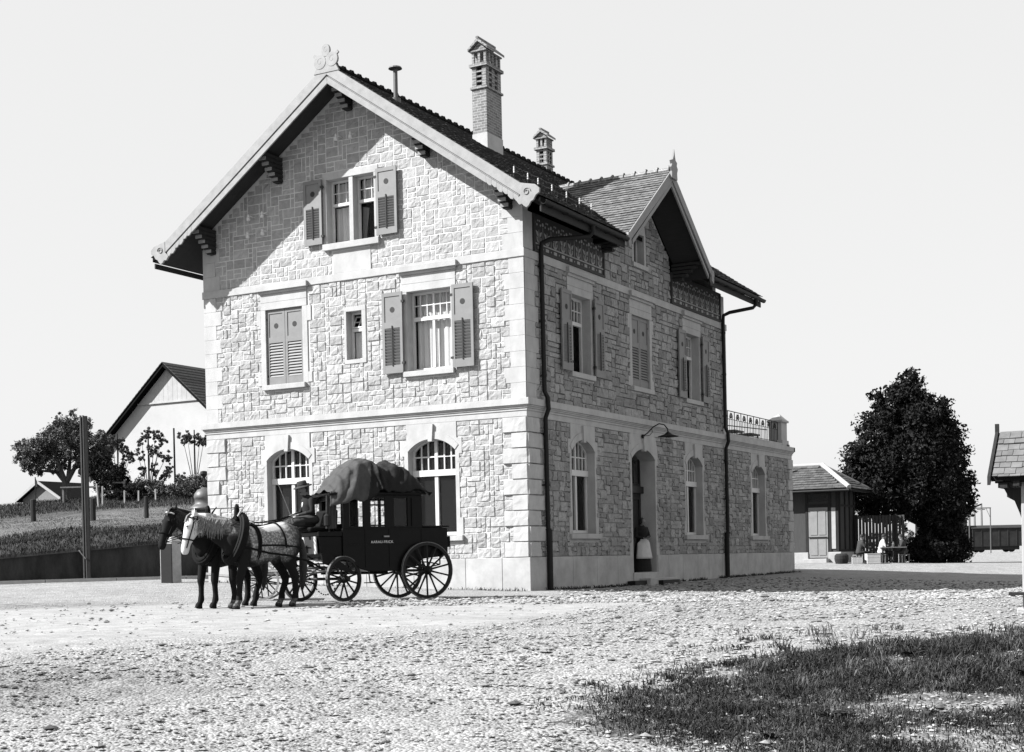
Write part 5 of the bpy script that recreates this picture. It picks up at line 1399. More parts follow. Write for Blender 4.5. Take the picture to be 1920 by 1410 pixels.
GREY = horse('dapple grey horse with pale face, dark legs and black collar, nearer of the pair', l_, y_, (1.30, -.30, 1.78), (1.46, -.34, 1.06), COAT, legshift=.05)
l2, y2 = foot_frame((-1.604, -10.574), (-1.481, -9.355))
BAYH = horse('dark bay horse with white browband standing beyond the dapple grey', l2, y2, (1.34, -.10, 1.90), (1.62, -.12, 1.16), BAY, dark=True, legshift=-.04)

# ---------------------------------------------------------------- people
def capsule(b, pts, n=10):
    # tapering limb with rounded ends: (point, radius)
    st = []
    p = [Vector(a) for a, r in pts]; r = [q for a, q in pts]
    d0 = (p[0] - p[1]).normalized(); d1 = (p[-1] - p[-2]).normalized()
    st.append((p[0] + d0 * r[0] * .9, r[0] * .35, r[0] * .35)); st.append((p[0] + d0 * r[0] * .5, r[0] * .85, r[0] * .85))
    st += [(a, q, q) for a, q in zip(p, r)]
    st.append((p[-1] + d1 * r[-1] * .5, r[-1] * .85, r[-1] * .85)); st.append((p[-1] + d1 * r[-1] * .9, r[-1] * .35, r[-1] * .35))
    up = Vector((0, 0, 1)) if abs(d0.z) < .9 else Vector((1, 0, 0))
    b.loft(st, n, up=up)
def person(label, loc, yaw, J, mats, voxel=.016, fingers=True, extra=None, cat='person', group=None, skirt=None):
    # J: joints in the figure's frame (x forward, y left, z up); mats: [cloth, skin, trousers]
    Pn = thing('person', label, cat, loc, yaw, group)
    b = MB(); v = {k: Vector(q) for k, q in J.items()}
    up = (v['chest'] - v['pelvis']).normalized()
    b.loft([(v['pelvis'] - up * .10, .10, .09), (v['pelvis'] - up * .02, .175, .13), (v['pelvis'] + up * .10, .165, .125), (v['pelvis'].lerp(v['chest'], .55), .165, .125), (v['chest'], .19, .135), (v['chest'] + up * .13, .165, .11), (v['neck'], .075, .07)], 16, lat=Vector((0, 1, 0)))
    hd = v['head']; nk = v['neck']; f = v['face'].normalized()
    capsule(b, [(nk - up * .04, .058), (hd - Vector((0, 0, .06)) - f * .01, .055)])
    Lh = Vector((0, 0, 1)).cross(f).normalized(); Uh = f.cross(Lh)
    b.ball((0, 0, 0), (.098, .075, .118), 14, 10, Matrix.Translation(hd) @ Matrix((f, Lh, Uh)).transposed().to_4x4())
    b.ball(hd + f * .045 - Uh * .07, (.05, .048, .05), 10, 8)
    b.loft([(hd + f * .085 + Uh * .025, .010, .012), (hd + f * .112 - Uh * .01, .015, .016), (hd + f * .108 - Uh * .025, .017, .012), (hd + f * .088 - Uh * .03, .012, .01)], 8, lat=Lh)
    for s_ in (1, -1):
        b.ball(hd + Lh * .076 * s_ - f * .005 - Uh * .01, (.018, .012, .028), 8, 6); b.ball(hd + f * .082 + Lh * .030 * s_ + Uh * .028, (.014, .022, .008), 8, 6)
    b.ball(hd + f * .088 - Uh * .058, (.012, .026, .008), 8, 6); b.ball(hd + f * .086 - Uh * .072, (.012, .022, .008), 8, 6)
    hands = []
    for s_, S in ((1, 'L'), (-1, 'R')):
        capsule(b, [(v['sh' + S], .062), (v['sh' + S].lerp(v['el' + S], .5), .054), (v['el' + S], .045)]); capsule(b, [(v['el' + S], .046), (v['el' + S].lerp(v['wr' + S], .4), .043), (v['wr' + S], .029)])
        h = v['hand' + S]; w = v['wr' + S]; dr = (h - w).normalized(); side = dr.cross(Vector((0, 0, 1))); side = side.normalized() if side.length > .1 else Vector((0, 1, 0)); dn = side.cross(dr)
        b.loft([(w, .026, .02), (w + dr * .03, .036, .02), (w + dr * .075, .040, .017), (w + dr * .09, .036, .014)], 10, lat=side)
        hands.append((w, dr, side, dn, s_))
        if 'hip' + S in v:
            capsule(b, [(v['hip' + S], .092), (v['hip' + S].lerp(v['kn' + S], .5), .080), (v['kn' + S], .060)]); capsule(b, [(v['kn' + S], .060), (v['kn' + S].lerp(v['an' + S], .35), .058), (v['an' + S], .040)])
            a = v['an' + S]; t = v['toe' + S]; capsule(b, [(a + Vector((-.02, 0, -.02)), .042), (a.lerp(t, .6), .042), (t, .034)])
    if skirt: b.loft(skirt, 18, lat=Vector((0, 1, 0)))
    o = b.build('body', mats, Pn); fuse(o, voxel, 3, .45)
    me = o.data
    for p in me.polygons:
        c = p.center; k = 0
        if (c - hd).length < .17 and (c - nk).dot(up) > .015: k = 1
        elif any((c - (w + dr * .05)).length < .075 and (c - w).dot(dr) > -.005 for w, dr, *_ in hands): k = 1
        elif 'hipL' in v and (min((c - v['hipL']).dot((v['knL'] - v['hipL']).normalized()), (c - v['hipR']).dot((v['knR'] - v['hipR']).normalized())) > .10 or c.z < v['knL'].z - .04): k = 2
        elif skirt and c.z < v['pelvis'].z: k = 2
        p.material_index = min(k, len(mats) - 1)
    m = MB()
    for w, dr, side, dn, s_ in hands:
        for k, (o_, ln) in enumerate(((-.027, .062), (-.009, .072), (.009, .068), (.026, .052))):
            q = w + dr * .085 + side * o_
            m.tube([q, q + dr * ln * .45 + dn * (-.006), q + dr * ln * .7 - dn * ln * .35, q + dr * ln * .62 - dn * ln * .7], [.0095, .0088, .008, .006], 6)
        q = w + dr * .03 - side * .034 * s_; m.tube([q, q - side * .022 * s_ + dr * .02 - dn * .008, q - side * .02 * s_ + dr * .055 - dn * .02], [.011, .0095, .007], 6)
    m.build('fingers', mats[1], Pn)
    return Pn, hd, f, Lh, Uh

# the driver on the box, reins in hand
dJ = dict(pelvis=(-.02, 0, .10), chest=(.02, 0, .48), neck=(.06, 0, .66), head=(.12, 0, .79), face=(1, .10, -.28),
    shL=(.02, .20, .57), elL=(.06, .29, .31), wrL=(.31, .15, .25), handL=(.39, .11, .24), shR=(.02, -.20, .57), elR=(.05, -.29, .31), wrR=(.29, -.13, .27), handR=(.37, -.09, .26),
    hipL=(.05, .11, .09), knL=(.45, .17, .08), anL=(.52, .17, -.34), toeL=(.68, .18, -.38), hipR=(.05, -.11, .09), knR=(.46, -.15, .10), anR=(.55, -.15, -.33), toeR=(.71, -.16, -.37))
dloc = Matrix.Translation(BUS.location) @ Matrix.Rotation(YAW, 4, 'Z') @ Vector((2.42, 0.05, 1.565))
DR, hd, f_, L_h, U_h = person('coachman in a dark coat and brimmed hat seated on the driver box holding reins', dloc, YAW, dJ, [K['cloth_dark'], K['skin'], K['cloth_mid']])
Mh = Matrix.Translation(hd + U_h * .05 - f_ * .0) @ Matrix((f_, L_h, U_h)).transposed().to_4x4()
m = MB(); m.lathe([(.0, .0), (.19, .012), (.205, .0), (.20, .018), (.118, .028), (.108, .05), (.104, .115), (.09, .13), (.03, .12)], 22, Mh); m.build('hat', K['cloth_mid'], DR, smooth=True)
m = MB(); m.lathe([(.1095, .030), (.1115, .030), (.1095, .058), (.107, .058)], 20, Mh); m.build('hat_band', K['leather'], DR)
m = MB(); m.loft([((.085, 0, .615), .05, .02), ((.105, 0, .58), .052, .014), ((.142, 0, .50), .035, .014), ((.155, 0, .42), .012, .01)], 10, lat=Vector((0, 1, 0))); m.build('shirt_front', K['cloth_white'], DR)
m = MB(); m.ball(hd - f_ * .02 - U_h * .0, (.088, .08, .10), 12, 8); m.build('hair', K['hair'], DR)
m = MB(); m.loft([(hd + f_ * .095 - U_h * .036, .03, .010), (hd + f_ * .10 - U_h * .048, .036, .011), (hd + f_ * .09 - U_h * .058, .028, .008)], 8, lat=L_h); m.build('moustache', K['hair'], DR)
# coat skirts and lapel over the lap
m = MB(); m.loft([((-.16, 0, .16), .19, .10), ((.0, 0, .155), .215, .13), ((.20, 0, .135), .235, .105), ((.42, 0, .10), .25, .09), ((.50, 0, .02), .245, .08), ((.54, 0, -.10), .23, .05)], 16, lat=Vector((0, 1, 0))); o = m.build('coat_skirt', K['cloth_mid'], DR); fuse(o, .02, 2)
# reins and whip
Mb = lambda p: Matrix.Translation(dloc) @ Matrix.Rotation(YAW, 4, 'Z') @ Vector(p)
def hw_(H, p): return Matrix.Translation(H.location) @ Matrix.Rotation(H.rotation_euler.z, 4, 'Z') @ Vector(p)
m = MB()
for H, dy, mz, s_ in ((GREY, .05, (1.50, -.34, 1.26), 1), (BAYH, -.05, (1.55, -.03, 1.30), 1), (GREY, -.02, (1.50, -.50, 1.26), -1), (BAYH, .02, (1.55, -.20, 1.30), -1)):
    a = Mb((.42, dy, .24)); c = hw_(H, (.45, .16 * s_, 1.70)); e = hw_(H, mz)
    q = [a.lerp(c, t) - Vector((0, 0, .10 * 4 * t * (1 - t))) for t in (0, .2, .4, .6, .8, 1)] + [c.lerp(e, t) - Vector((0, 0, .05 * 4 * t * (1 - t))) for t in (.33, .66, 1)]
    m.tube(q, .008, 5)
tag(m.build('reins', K['leather']), 'thin leather reins running from the coachman to both horses', 'reins')
m = MB(); a = Mb((.36, -.08, .20)); e = Mb((.75, -.25, 1.35)); m.tube([a, a.lerp(e, .5), e, e + Vector((-.25, -.2, -.25))], [.010, .007, .004, .003], 5)
tag(m.build('whip', K['timber']), 'thin driving whip held upright in the hand of the coachman', 'whip')

# woman in a white apron in the entrance
wJ = dict(pelvis=(0, 0, .92), chest=(.02, 0, 1.20), neck=(.03, 0, 1.38), head=(.06, 0, 1.50), face=(1, .25, -.12),
    shL=(0, .17, 1.30), elL=(.06, .23, 1.06), wrL=(.25, .08, 1.04), handL=(.32, .03, 1.05), shR=(0, -.17, 1.30), elR=(.05, -.24, 1.06), wrR=(.24, -.08, 1.00), handR=(.31, -.03, 1.0))
sk = [((0, 0, .98), .15, .12), ((0, 0, .85), .20, .17), ((0, 0, .5), .25, .22), ((0, 0, .12), .30, .27), ((0, 0, .02), .30, .27)]
WN, hd, f_, L_h, U_h = person('woman in dark dress and long white apron standing in the arched doorway', (-.16, 7.62, .345), R(-35), wJ, [K['cloth_dark'], K['skin'], K['cloth_dark']], skirt=[(a, b, c) for a, b, c in sk])
m = MB(); v = []; f = []
for j in range(9):
    z = 1.02 - .62 * j / 8; rr = (.15 if z > .95 else .19 + (.95 - z) * .17) + .02; rx = rr * .86 if z < .95 else .172
    for k in range(13):
        a = R(-62 + 124 * k / 12) * (1 if z < .9 else .6); v.append((rx * math.cos(a) + .01 + .008 * math.sin(k * 2.2) * (1.2 - z), (rr + .02) * math.sin(a), z))
for j in range(8):
    for k in range(12): q = j * 13 + k; f.append((q, q + 1, q + 14, q + 13))
m.add(v, f); o = m.build('apron', K['cloth_white'], WN, smooth=True); md = o.modifiers.new('thick', 'SOLIDIFY'); md.thickness = .008
m = MB(); m.ball(hd - f_ * .018 + U_h * .012, (.10, .086, .118), 12, 9); m.ball(hd - f_ * .10 + U_h * .05, .045, 10, 8); m.build('hair', K['hair'], WN, smooth=True)
# ---------------------------------------------------------------- bank, wall and garden to the left
wd = Vector((.683, .731)); wn = Vector((-.731, .683)); w0 = Vector((-17.38, -1.33))
def bank_z(s, t):
    zt = 1.17 + .079 * min(s, 7.) + .04 * noise.noise(Vector((s * .4, t * .4, 3)))
    return zt + .119 * min(t, 21.) + (0 if t < 21 else -.004 * (t - 21)) + .10 * noise.noise(Vector((s * .15, t * .15, 0))) * min(t / 3, 1) + (.22 * math.exp(-((t - 1.6) / 1.6) ** 2))
def bank_smax(t): return 8.2 + .75 * min(t, 45)
def bank_mesh():
    T = [0, .25, .5, .9, 1.4, 2, 2.7, 3.5, 4.5, 5.5, 6.5, 7.5, 9, 10.5, 12, 14, 16, 18, 20, 21, 22, 25, 32, 45, 70, 110]
    v = []; f = []; n = 60
    for t in T:
        s0 = -26 - t * .9; s1 = bank_smax(t)
        for i in range(n + 1):
            s_ = s0 + (s1 - s0) * (i / n); p = w0 + wd * s_ + wn * t; v.append((p.x, p.y, bank_z(s_, t)))
    for j in range(len(T) - 1):
        for i in range(n): q = j * (n + 1) + i; f.append((q, q + 1, q + n + 2, q + n + 1))
    m = MB(); m.add(v, f); o = m.build('embankment', K['bank'], smooth=True, recalc=False); tag(o, kind='structure')
    at = o.data.attributes.new('mown', 'FLOAT', 'POINT'); at.data.foreach_set('value', [1 + 1.6 * ss(5.5, 7.5, t) * ss(15, 13, t) for t in T for i in range(n + 1)])
bank_mesh()
def F_w(s, z, d): p = w0 + wd * s - wn * d; return (p.x, p.y, z)
m = MB()
for k in range(34):
    a, b = -26 + k, -25 + k
    m.prism([(a, -.6), (b, -.6), (b, 1.17 + .079 * b - .02), (a, 1.17 + .079 * a - .02)], -.35, -.02 + .0, F_w)
rw = thing('retaining_wall', 'low dark stained retaining wall below the grassy bank', 'wall')
m.build('wall', K['oldwall'], rw)
m = MB()
for k in range(17):
    a, b = -26 + 2 * k, -24 + 2 * k - .006
    m.prism([(a, 1.15 + .079 * a), (b, 1.15 + .079 * b), (b, 1.27 + .079 * b), (a, 1.27 + .079 * a)], -.40, .04, F_w)
m.build('coping', mat('mossy_coping', .09, .95, .5, 2, .02, 9), rw)
m = MB()
for k in range(16):
    a, b = -26 + 2.1 * k, -23.92 + 2.1 * k
    z0 = min(gz(*F_w(a, 0, .5)[:2]), gz(*F_w(b, 0, .5)[:2]))
    m.prism([(a, -.3), (b, -.3), (b, gz(*F_w(b, 0, .5)[:2]) + .10), (a, gz(*F_w(a, 0, .5)[:2]) + .10)], .25, .55, F_w)
tag(m.build('kerb', K['kerb']), 'pale stone kerb along the foot of the dark retaining wall', 'kerb')

def on_bank(x, y):
    d = Vector((x, y)) - w0; return bank_z(d.dot(wd), d.dot(wn))
# fence posts on the bank
def wood_post(name, x, y, z, h, r, mt, label, group=None, lean=(0, 0), cat='post'):
    m = MB(); m.tube([(0, 0, -.3), (lean[0] * .5, lean[1] * .5, h * .5), (lean[0], lean[1], h)], [r * 1.05, r, r * .95], 8)
    m.ball((lean[0], lean[1], h), (r * .9, r * .9, r * .25), 8, 4)
    o = m.build(name, mt); o.location = (x, y, z); return tag(o, label, cat, group)
G1 = 'dark fence posts on the bank'
wood_post('fence_post', -24.82, 7.13, on_bank(-24.82, 7.13), .82, .10, K['post'], 'stout dark fence post standing alone at the far left of the bank', G1)
wood_post('fence_post', -22.12, 7.5, on_bank(-22.12, 7.5), .80, .10, K['post'], 'dark fence post beside the tall twin rail post with a pale stake against it', G1)
wood_post('fence_post', -20.39, 8.48, on_bank(-20.39, 8.48), .80, .085, K['post'], 'dark fence post on the bank nearest to the horses', G1)
wood_post('pale_stake', -22.28, 7.45, on_bank(-22.28, 7.45), .78, .04, K['palepost'], 'pale upright stake touching a dark fence post on the bank', 'pale garden stakes', (.02, 0), 'stake')
def Ppx(s, t): p = w0 + wd * s + wn * t; return p.x, p.y
for i, (s_, t, h, lean, lab) in enumerate(((3.74, 15.5, .95, (-.10, 0), 'long pale stake leaning left below the small orchard tree'), (3.92, 16, .8, (.02, 0), 'shorter upright pale stake just right of the leaning one'), (4.82, 16, .55, (0, 0), 'first small pale stake in the row under the espaliers'), (5.39, 16, .5, (.01, 0), 'middle small pale stake in the row under the espaliers'), (6.1, 16, .5, (-.01, 0), 'last small pale stake near the horses in the espalier row'))):
    x, y = Ppx(s_, t); wood_post('pale_stake', x, y, bank_z(s_, t), h, .035, K['palepost'], lab, 'pale garden stakes', lean, 'stake')
# flag stick on the bank crest
m = MB(); m.tube([(0, 0, 0), (.0, 0, 1.15)], .022, 6); m.prism([(0, .75), (.12, .70), (.10, .95), (0, 1.12)], -.01, .01, FXZ); m.tube([(.0, 0, .2), (.12, 0, .25), (.2, 0, 0)], .015, 5)
o = m.build('marker_stick', K['post']); x, y = Ppx(1.31, 20.5); o.location = (x, y, bank_z(1.31, 20.5)); tag(o, 'thin stick with a small flag on the skyline left of the orchard tree', 'stick')
# tall twin post
PALE = mat('dull_post_face', .085, .8, .3, 6, stretch=(5, 5, .5))
TP = thing('twin_rail_post', 'tall slender post made of two rails standing before the retaining wall', 'post', (-15.40, .30, gz(-15.4, .3)), R(29)); TP.scale = (.78, .9, 1)
ztop = 5.5 - gz(-15.8, .7)
m = MB(); m.box(-.15, -.10, -.06, .06, .0, ztop); m.build('rail', PALE, TP); m = MB(); m.box(-.04, .0, -.065, .06, .0, ztop); m.build('rail', PALE, TP); m = MB(); m.box(-.10, -.04, -.02, .04, .0, ztop - .05); m.build('web', K['post'], TP)
m = MB(); m.box(.001, .13, -.06, .06, .0, ztop - .02); m.build('rail', K['post'], TP)
m = MB()
for z in (.35, 1.8, 3.4, 4.9): m.box(-.05, .0, -.03, .03, z, z + .06)
m.build('spacer', K['post'], TP)
m = MB(); m.box(-.22, .24, -.12, .12, -.1, .09); m.tube([(-.05, -.06, .7), (-.25, -.2, .95)], .02, 6); m.build('foot_plate', K['palepost'], TP)
# stone gate post
GP = thing('gate_post', 'square stone gate post with pale sunlit side beside the bay horse', 'post', (-11.52, -.32, gz(-11.5, -.3)), 0)
m = MB(); m.box(-.23, .23, -.2, .2, -.2, 1.18); m.build('shaft', mat('gate_post_stone', .30, .9, .2, 5, .006, 30), GP, bevel=.02); m = MB(); m.box(-.17, .23, -.235, -.202, -.2, 1.12); m.build('dark_board', K['iron'], GP)
m = MB(); m.add([(-.26, -.23, 1.18), (.26, -.23, 1.18), (.26, .23, 1.18), (-.26, .23, 1.18), (-.1, -.08, 1.33), (.1, -.08, 1.33), (.1, .08, 1.33), (-.1, .08, 1.33)], [(3, 2, 1, 0), (4, 5, 6, 7), (0, 1, 5, 4), (1, 2, 6, 5), (2, 3, 7, 6), (3, 0, 4, 7)]); m.build('cap', K['kerb'], GP, bevel=.01)
# cast-iron pillar with domed top at the station corner
PL = thing('iron_pillar', 'squat cast iron pillar with domed cap and flower finial at the left corner of the station', 'pillar', (-13.25, 3.3, 1.30), 0)
m = MB(); m.lathe([(.30, -1.0), (.30, .0), (.33, .02), (.33, .12), (.29, .16), (.28, 1.15), (.25, 1.3)], 20); m.build('drum', K['castiron'], PL, smooth=True)
m = MB(); m.lathe([(.30, 1.28), (.47, 1.30), (.48, 1.35), (.40, 1.40), (.33, 1.46), (.30, 1.50), (.31, 1.62), (.33, 1.64), (.34, 1.70), (.31, 1.80), (.22, 1.92), (.08, 1.97), (.05, 2.0)], 20); m.build('dome', K['castiron'], PL, smooth=True)
m = MB(); m.lathe([(.03, 1.98), (.03, 2.3), (.05, 2.32), (.12, 2.42), (.11, 2.50), (.04, 2.52)], 10)
for k in range(4): a = R(90 * k + 45); m.tube([(0, 0, 2.03), (.12 * math.cos(a), .12 * math.sin(a), 2.10), (.20 * math.cos(a), .20 * math.sin(a), 2.05), (.19 * math.cos(a), .19 * math.sin(a), 2.2)], .022, 5)
m.build('finial', K['iron'], PL)
# second vehicle: an empty hand cart behind the horses
CT = thing('hand_cart', 'low two-wheeled cart with pale wheels and shafts standing behind the horses', 'cart', (-3.3, -6.6, gz(-3.3, -6.6)), R(-150))
for y in (.52, -.52):
    m = MB(); n = 34; r = .42
    v = []; f = []
    for k in range(n):
        a = 2 * math.pi * k / n; c, s_ = math.cos(a), math.sin(a)
        v += [((r - .045) * c, y - .02, r + (r - .045) * s_), (r * c, y - .02, r + r * s_), (r * c, y + .02, r + r * s_), ((r - .045) * c, y + .02, r + (r - .045) * s_)]
    for k in range(n):
        j = (k + 1) % n
        for q in range(4): f.append((4 * k + q, 4 * k + (q + 1) % 4, 4 * j + (q + 1) % 4, 4 * j + q))
    m.add(v, f); wm = m.build('wheel', K['palepost'], CT)
    m = MB()
    for k in range(10): a = 2 * math.pi * (k + .3) / 10; m.tube([(.05 * math.cos(a), y, r + .05 * math.sin(a)), ((r - .04) * math.cos(a), y, r + (r - .04) * math.sin(a))], [.018, .014], 6)
    m.build('spokes', K['wheelblack'], wm)
    m = MB(); m.lathe([(.05, -.08), (.07, 0), (.05, .08)], 10, Matrix.Translation((0, y, r)) @ Matrix.Rotation(R(90), 4, 'X')); m.build('hub', K['wheelblack'], wm)
m = MB(); m.tube([(0, -.5, .42), (0, .5, .42)], .02, 6)
for y in (-.38, .38): m.tube([(-.6, y, .50), (.5, y, .52), (1.35, y * .8, .62)], .026, 6)
m.tube([(1.3, -.31, .61), (1.3, .31, .61)], .02, 6); m.build('shafts', K['palepost'], CT)
m = MB(); m.box(-.65, .45, -.36, .36, .53, .56); m.box(-.65, .45, -.37, -.345, .56, .68); m.box(-.65, .45, .345, .37, .56, .68); m.build('bed', K['timber'], CT)

# barn behind the garden
BN = thing('barn', 'large plastered barn with a steep dark roof behind the espaliers', 'barn', (-37.19, 29.0, 3.6))
zr = 11.93 - 3.6; sl = .86
def rf(x): return zr - sl * abs(x)
xa, xb = -6.1, 8.5
m = MB(); m.prism([(xa, -1), (xb, -1), (xb, rf(xb) - .1), (0, zr - .1), (xa, rf(xa) - .1)], 0, 16, FXZ); m.build('wall', K['pale'], BN)
m = MB(); m.prism([(-2.15, rf(2.15) - .14), (2.15, rf(2.15) - .14), (0, zr - .14)], -.06, -.002, FXZ)
for k in range(-6, 7): m.box(k * .33 - .004, k * .33 + .004, -.066, -.061, rf(2.15) - .10, max(rf(abs(k * .33)) - .2, rf(2.15) - .05))
m.box(-2.2, 2.2, -.09, -.03, rf(2.15) - .22, rf(2.15) - .14); m.build('gable_boarding', mat('pale_boards', .37, .9, .12, 2), BN)
m = MB()
for sg in (-1, 1):
    e = 6.5 if sg < 0 else 8.8
    m.prism([(0, zr + .10), (0, zr - .10), (sg * e, rf(e) - .10), (sg * e, rf(e) + .10)], -.45, 16.4, FXZ)
barn_roof = m.build('roof', K['tile'], BN)
m = MB()
for sg in (-1, 1):
    for k in range(29 if sg < 0 else 40):
        d0 = k * .22; m.prism([(sg * d0, zr + .11 - sl * d0), (sg * d0, zr + .14 - sl * d0), (sg * (d0 + .24), zr + .17 - sl * (d0 + .24)), (sg * (d0 + .24), zr + .11 - sl * (d0 + .24))], -.5, 16.4, FXZ, tone=.8 + .5 * rnd.random())
m.build('roof_covering', K['tile'], barn_roof)
# far cottage on the skyline
CG = thing('cottage', 'distant low cottage roof with chimney peeping over the bank at far left', 'house', (-50.2, 33.0, 4.2))
m = MB(); m.prism([(-1.6, -1), (1.6, -1), (1.6, 1.0), (0, 1.9), (-1.6, 1.0)], -1, 7, FXZ); m.build('wall', K['timber'], CG)
m = MB()
for sg in (-1, 1): m.prism([(0, 2.05), (0, 1.92), (sg * 1.9, .80), (sg * 1.9, .95)], -1.3, 7.3, FXZ)
rf_ = m.build('roof', K['tile2'], CG)
m = MB()
for sg in (-1, 1): m.prism([(0, 2.07), (0, 1.90), (sg * 1.92, .78), (sg * 1.92, .97)], -1.36, -1.30, FXZ)
m.build('verge', K['palepost'], rf_)
m = MB(); m.box(.3, 1.6, 2.6, 4.0, 1.2, 2.6); m.build('chimney', K['brick'], rf_)

# ---------------------------------------------------------------- to the right: outbuilding, yard, railway
SH = thing('outbuilding', 'small dark boarded outbuilding with hipped tile roof behind the station annex', 'shed', (-2.30, 4.54, .02)); SH.scale = (1.138,) * 3
sx0, sx1, sy0, sy1, szb, szt = -4.2, .92, 25.1, 27.4, .72, 3.30
m = MB(); m.box(sx0, sx1, sy0, sy1, szb, szt); m.build('wall', K['shedwall'], SH)
m = MB(); m.box(sx0 - .06, -.32, sy0 - .08, sy1 + .1, .0, szb); m.box(.50, sx1 + .10, sy0 - .10, sy1 + .1, .0, szb); m.box(-.32, .50, sy0 + .02, sy1, .0, szb); m.build('stone_base', K['kerb'], SH, bevel=.02)
m = MB(); m.box(-.40, .56, sy0 - .55, sy0 - .02, .0, .46); m.build('doorstep', K['kerb'], SH, bevel=.02)
m = MB()
for x in (sx0, -1.6, -.42, .52, .82): m.box(x, x + .10, sy0 - .05, sy0 - .002, szb, szt)
m.box(-.42, .62, sy0 - .06, sy0 - .003, 2.55, 2.66); m.build('framing', K['post'], SH); m = MB()
for y in (sy0 + .02, sy0 + .8, sy0 + 1.5, sy1 - .12): m.box(sx1 + .002, sx1 + .05, y, y + .10, szb, szt)
m.box(sx1 + .002, sx1 + .045, sy0, sy1, 2.55, 2.63); m.box(sx1 + .002, sx1 + .045, sy0, sy1, szb, szb + .1)
m.build('framing', K['post'], SH)
m = MB(); m.box(-.30, .48, sy0 - .03, sy0 - .004, .50, 2.52)
for a, b, c, d in ((-.22, .06, .6, 1.25), (.12, .40, .6, 1.25), (-.22, .06, 1.42, 2.4), (.12, .40, 1.42, 2.4)): m.box(a, b, sy0 - .05, sy0 - .031, c, d)
dd = m.build('door', K['sheddoor'], SH); m = MB(); m.box(-.30, .46, sy0 - .075, sy0 - .051, 1.30, 1.34); m.build('door_rail', K['iron'], dd)
m = MB(); m.box(.63, .80, sy0 - .035, sy0 - .004, .85, 2.5); m.build('panel', mat('pale_shed_panel', .33, .7, .1, 4), SH)
m = MB(); m.box(-.30, .48, sy0 - .03, sy0 - .004, 2.75, 3.2); m.build('fanlight', K['glass'], SH)
ex0, ex1, ey0, ey1, ez = sx0 - .5, sx1 + .60, sy0 - .60, sy1 + .6, 3.22
ry, rz_ = (sy0 + sy1) / 2, 4.25; rx1 = ex1 - 1.55
v = [(ex0, ey0, ez), (ex1, ey0, ez), (ex1, ey1, ez), (ex0, ey1, ez), (ex0, ry, rz_), (rx1, ry, rz_)]
v += [(a, b, c - .12) for a, b, c in v]
m = MB(); m.add(v, [(0, 1, 5, 4), (1, 2, 5), (2, 3, 4, 5), (6, 10, 11, 7), (7, 11, 8), (8, 11, 10, 9), (0, 6, 7, 1), (1, 7, 8, 2), (2, 8, 9, 3), (3, 9, 6, 0), (0, 4, 10, 6), (4, 3, 9, 10)]); srf = m.build('roof', K['shed_tile'], SH)
m = MB(); nS = Vector((0, -(rz_ - ez), ry - ey0)); LS = math.hypot(rz_ - ez, ry - ey0)
tiles(m, (ex0, ry, rz_ + .01), (1, 0, 0), (0, -(ry - ey0), -(rz_ - ez)), ex1 - ex0, LS, lambda c: c.x < rx1 + (ex1 - rx1) * (ry - c.y) / (ry - ey0) - .1, te=.2, tw=.24); m.build('roof_covering', K['shed_tile'], srf)
m = MB(); tiles(m, (rx1, ey0, rz_ + .01), (0, 1, 0), (ex1 - rx1, 0, -(rz_ - ez)), ey1 - ey0, math.hypot(ex1 - rx1, rz_ - ez), lambda c: abs(c.y - ry) < (c.x - rx1) / (ex1 - rx1) * (ry - ey0) - .08, te=.2, tw=.24); m.build('roof_covering', K['shed_tile'], srf)
m = MB(); m.tube([(rx1, ry, rz_ + .05), (ex1, ey0, ez + .05)], .10, 8); m.tube([(rx1, ry, rz_ + .05), (ex1, ey1, ez + .05)], .06, 8); m.tube([(ex0, ry, rz_ + .05), (rx1, ry, rz_ + .05)], .08, 8); m.build('hip_cap', K['kerb'], srf)
m = MB(); m.lathe([(.05, 3.6), (.05, 4.55), (.09, 4.6), (.07, 4.7)], 8, Matrix.Translation((-1.55, sy0 + .3, 0))); m.build('stove_pipe', K['castiron'], srf)
m = MB(); m.tube([(ex0, ey0 - .04, ez - .06), (ex1 + .02, ey0 - .04, ez - .06)], .05, 8); m.tube([(ex1 + .04, ey0, ez - .06), (ex1 + .04, ey1, ez - .06)], .05, 8); m.build('gutter', K['iron'], srf)
# long board fence running on behind the tree
BF = thing('board_fence', 'tall dark vertical board fence running from the outbuilding behind the big tree', 'fence')
m = MB()
for k in range(15): x = -1.1 + k * .135; y = 35.4 + k * .075; m.box(x, x + .12, y, y + .03, .2, 2.5 + .02 * rnd.random())
m.build('boards', K['shedwall'], BF)
for k in range(2): m = MB(); x = -1.1 + k * 1.6; y = 35.35 + k * .89; m.box(x, x + .12, y - .12, y, .1, 2.55); m.build('fence_post', K['post'], BF)

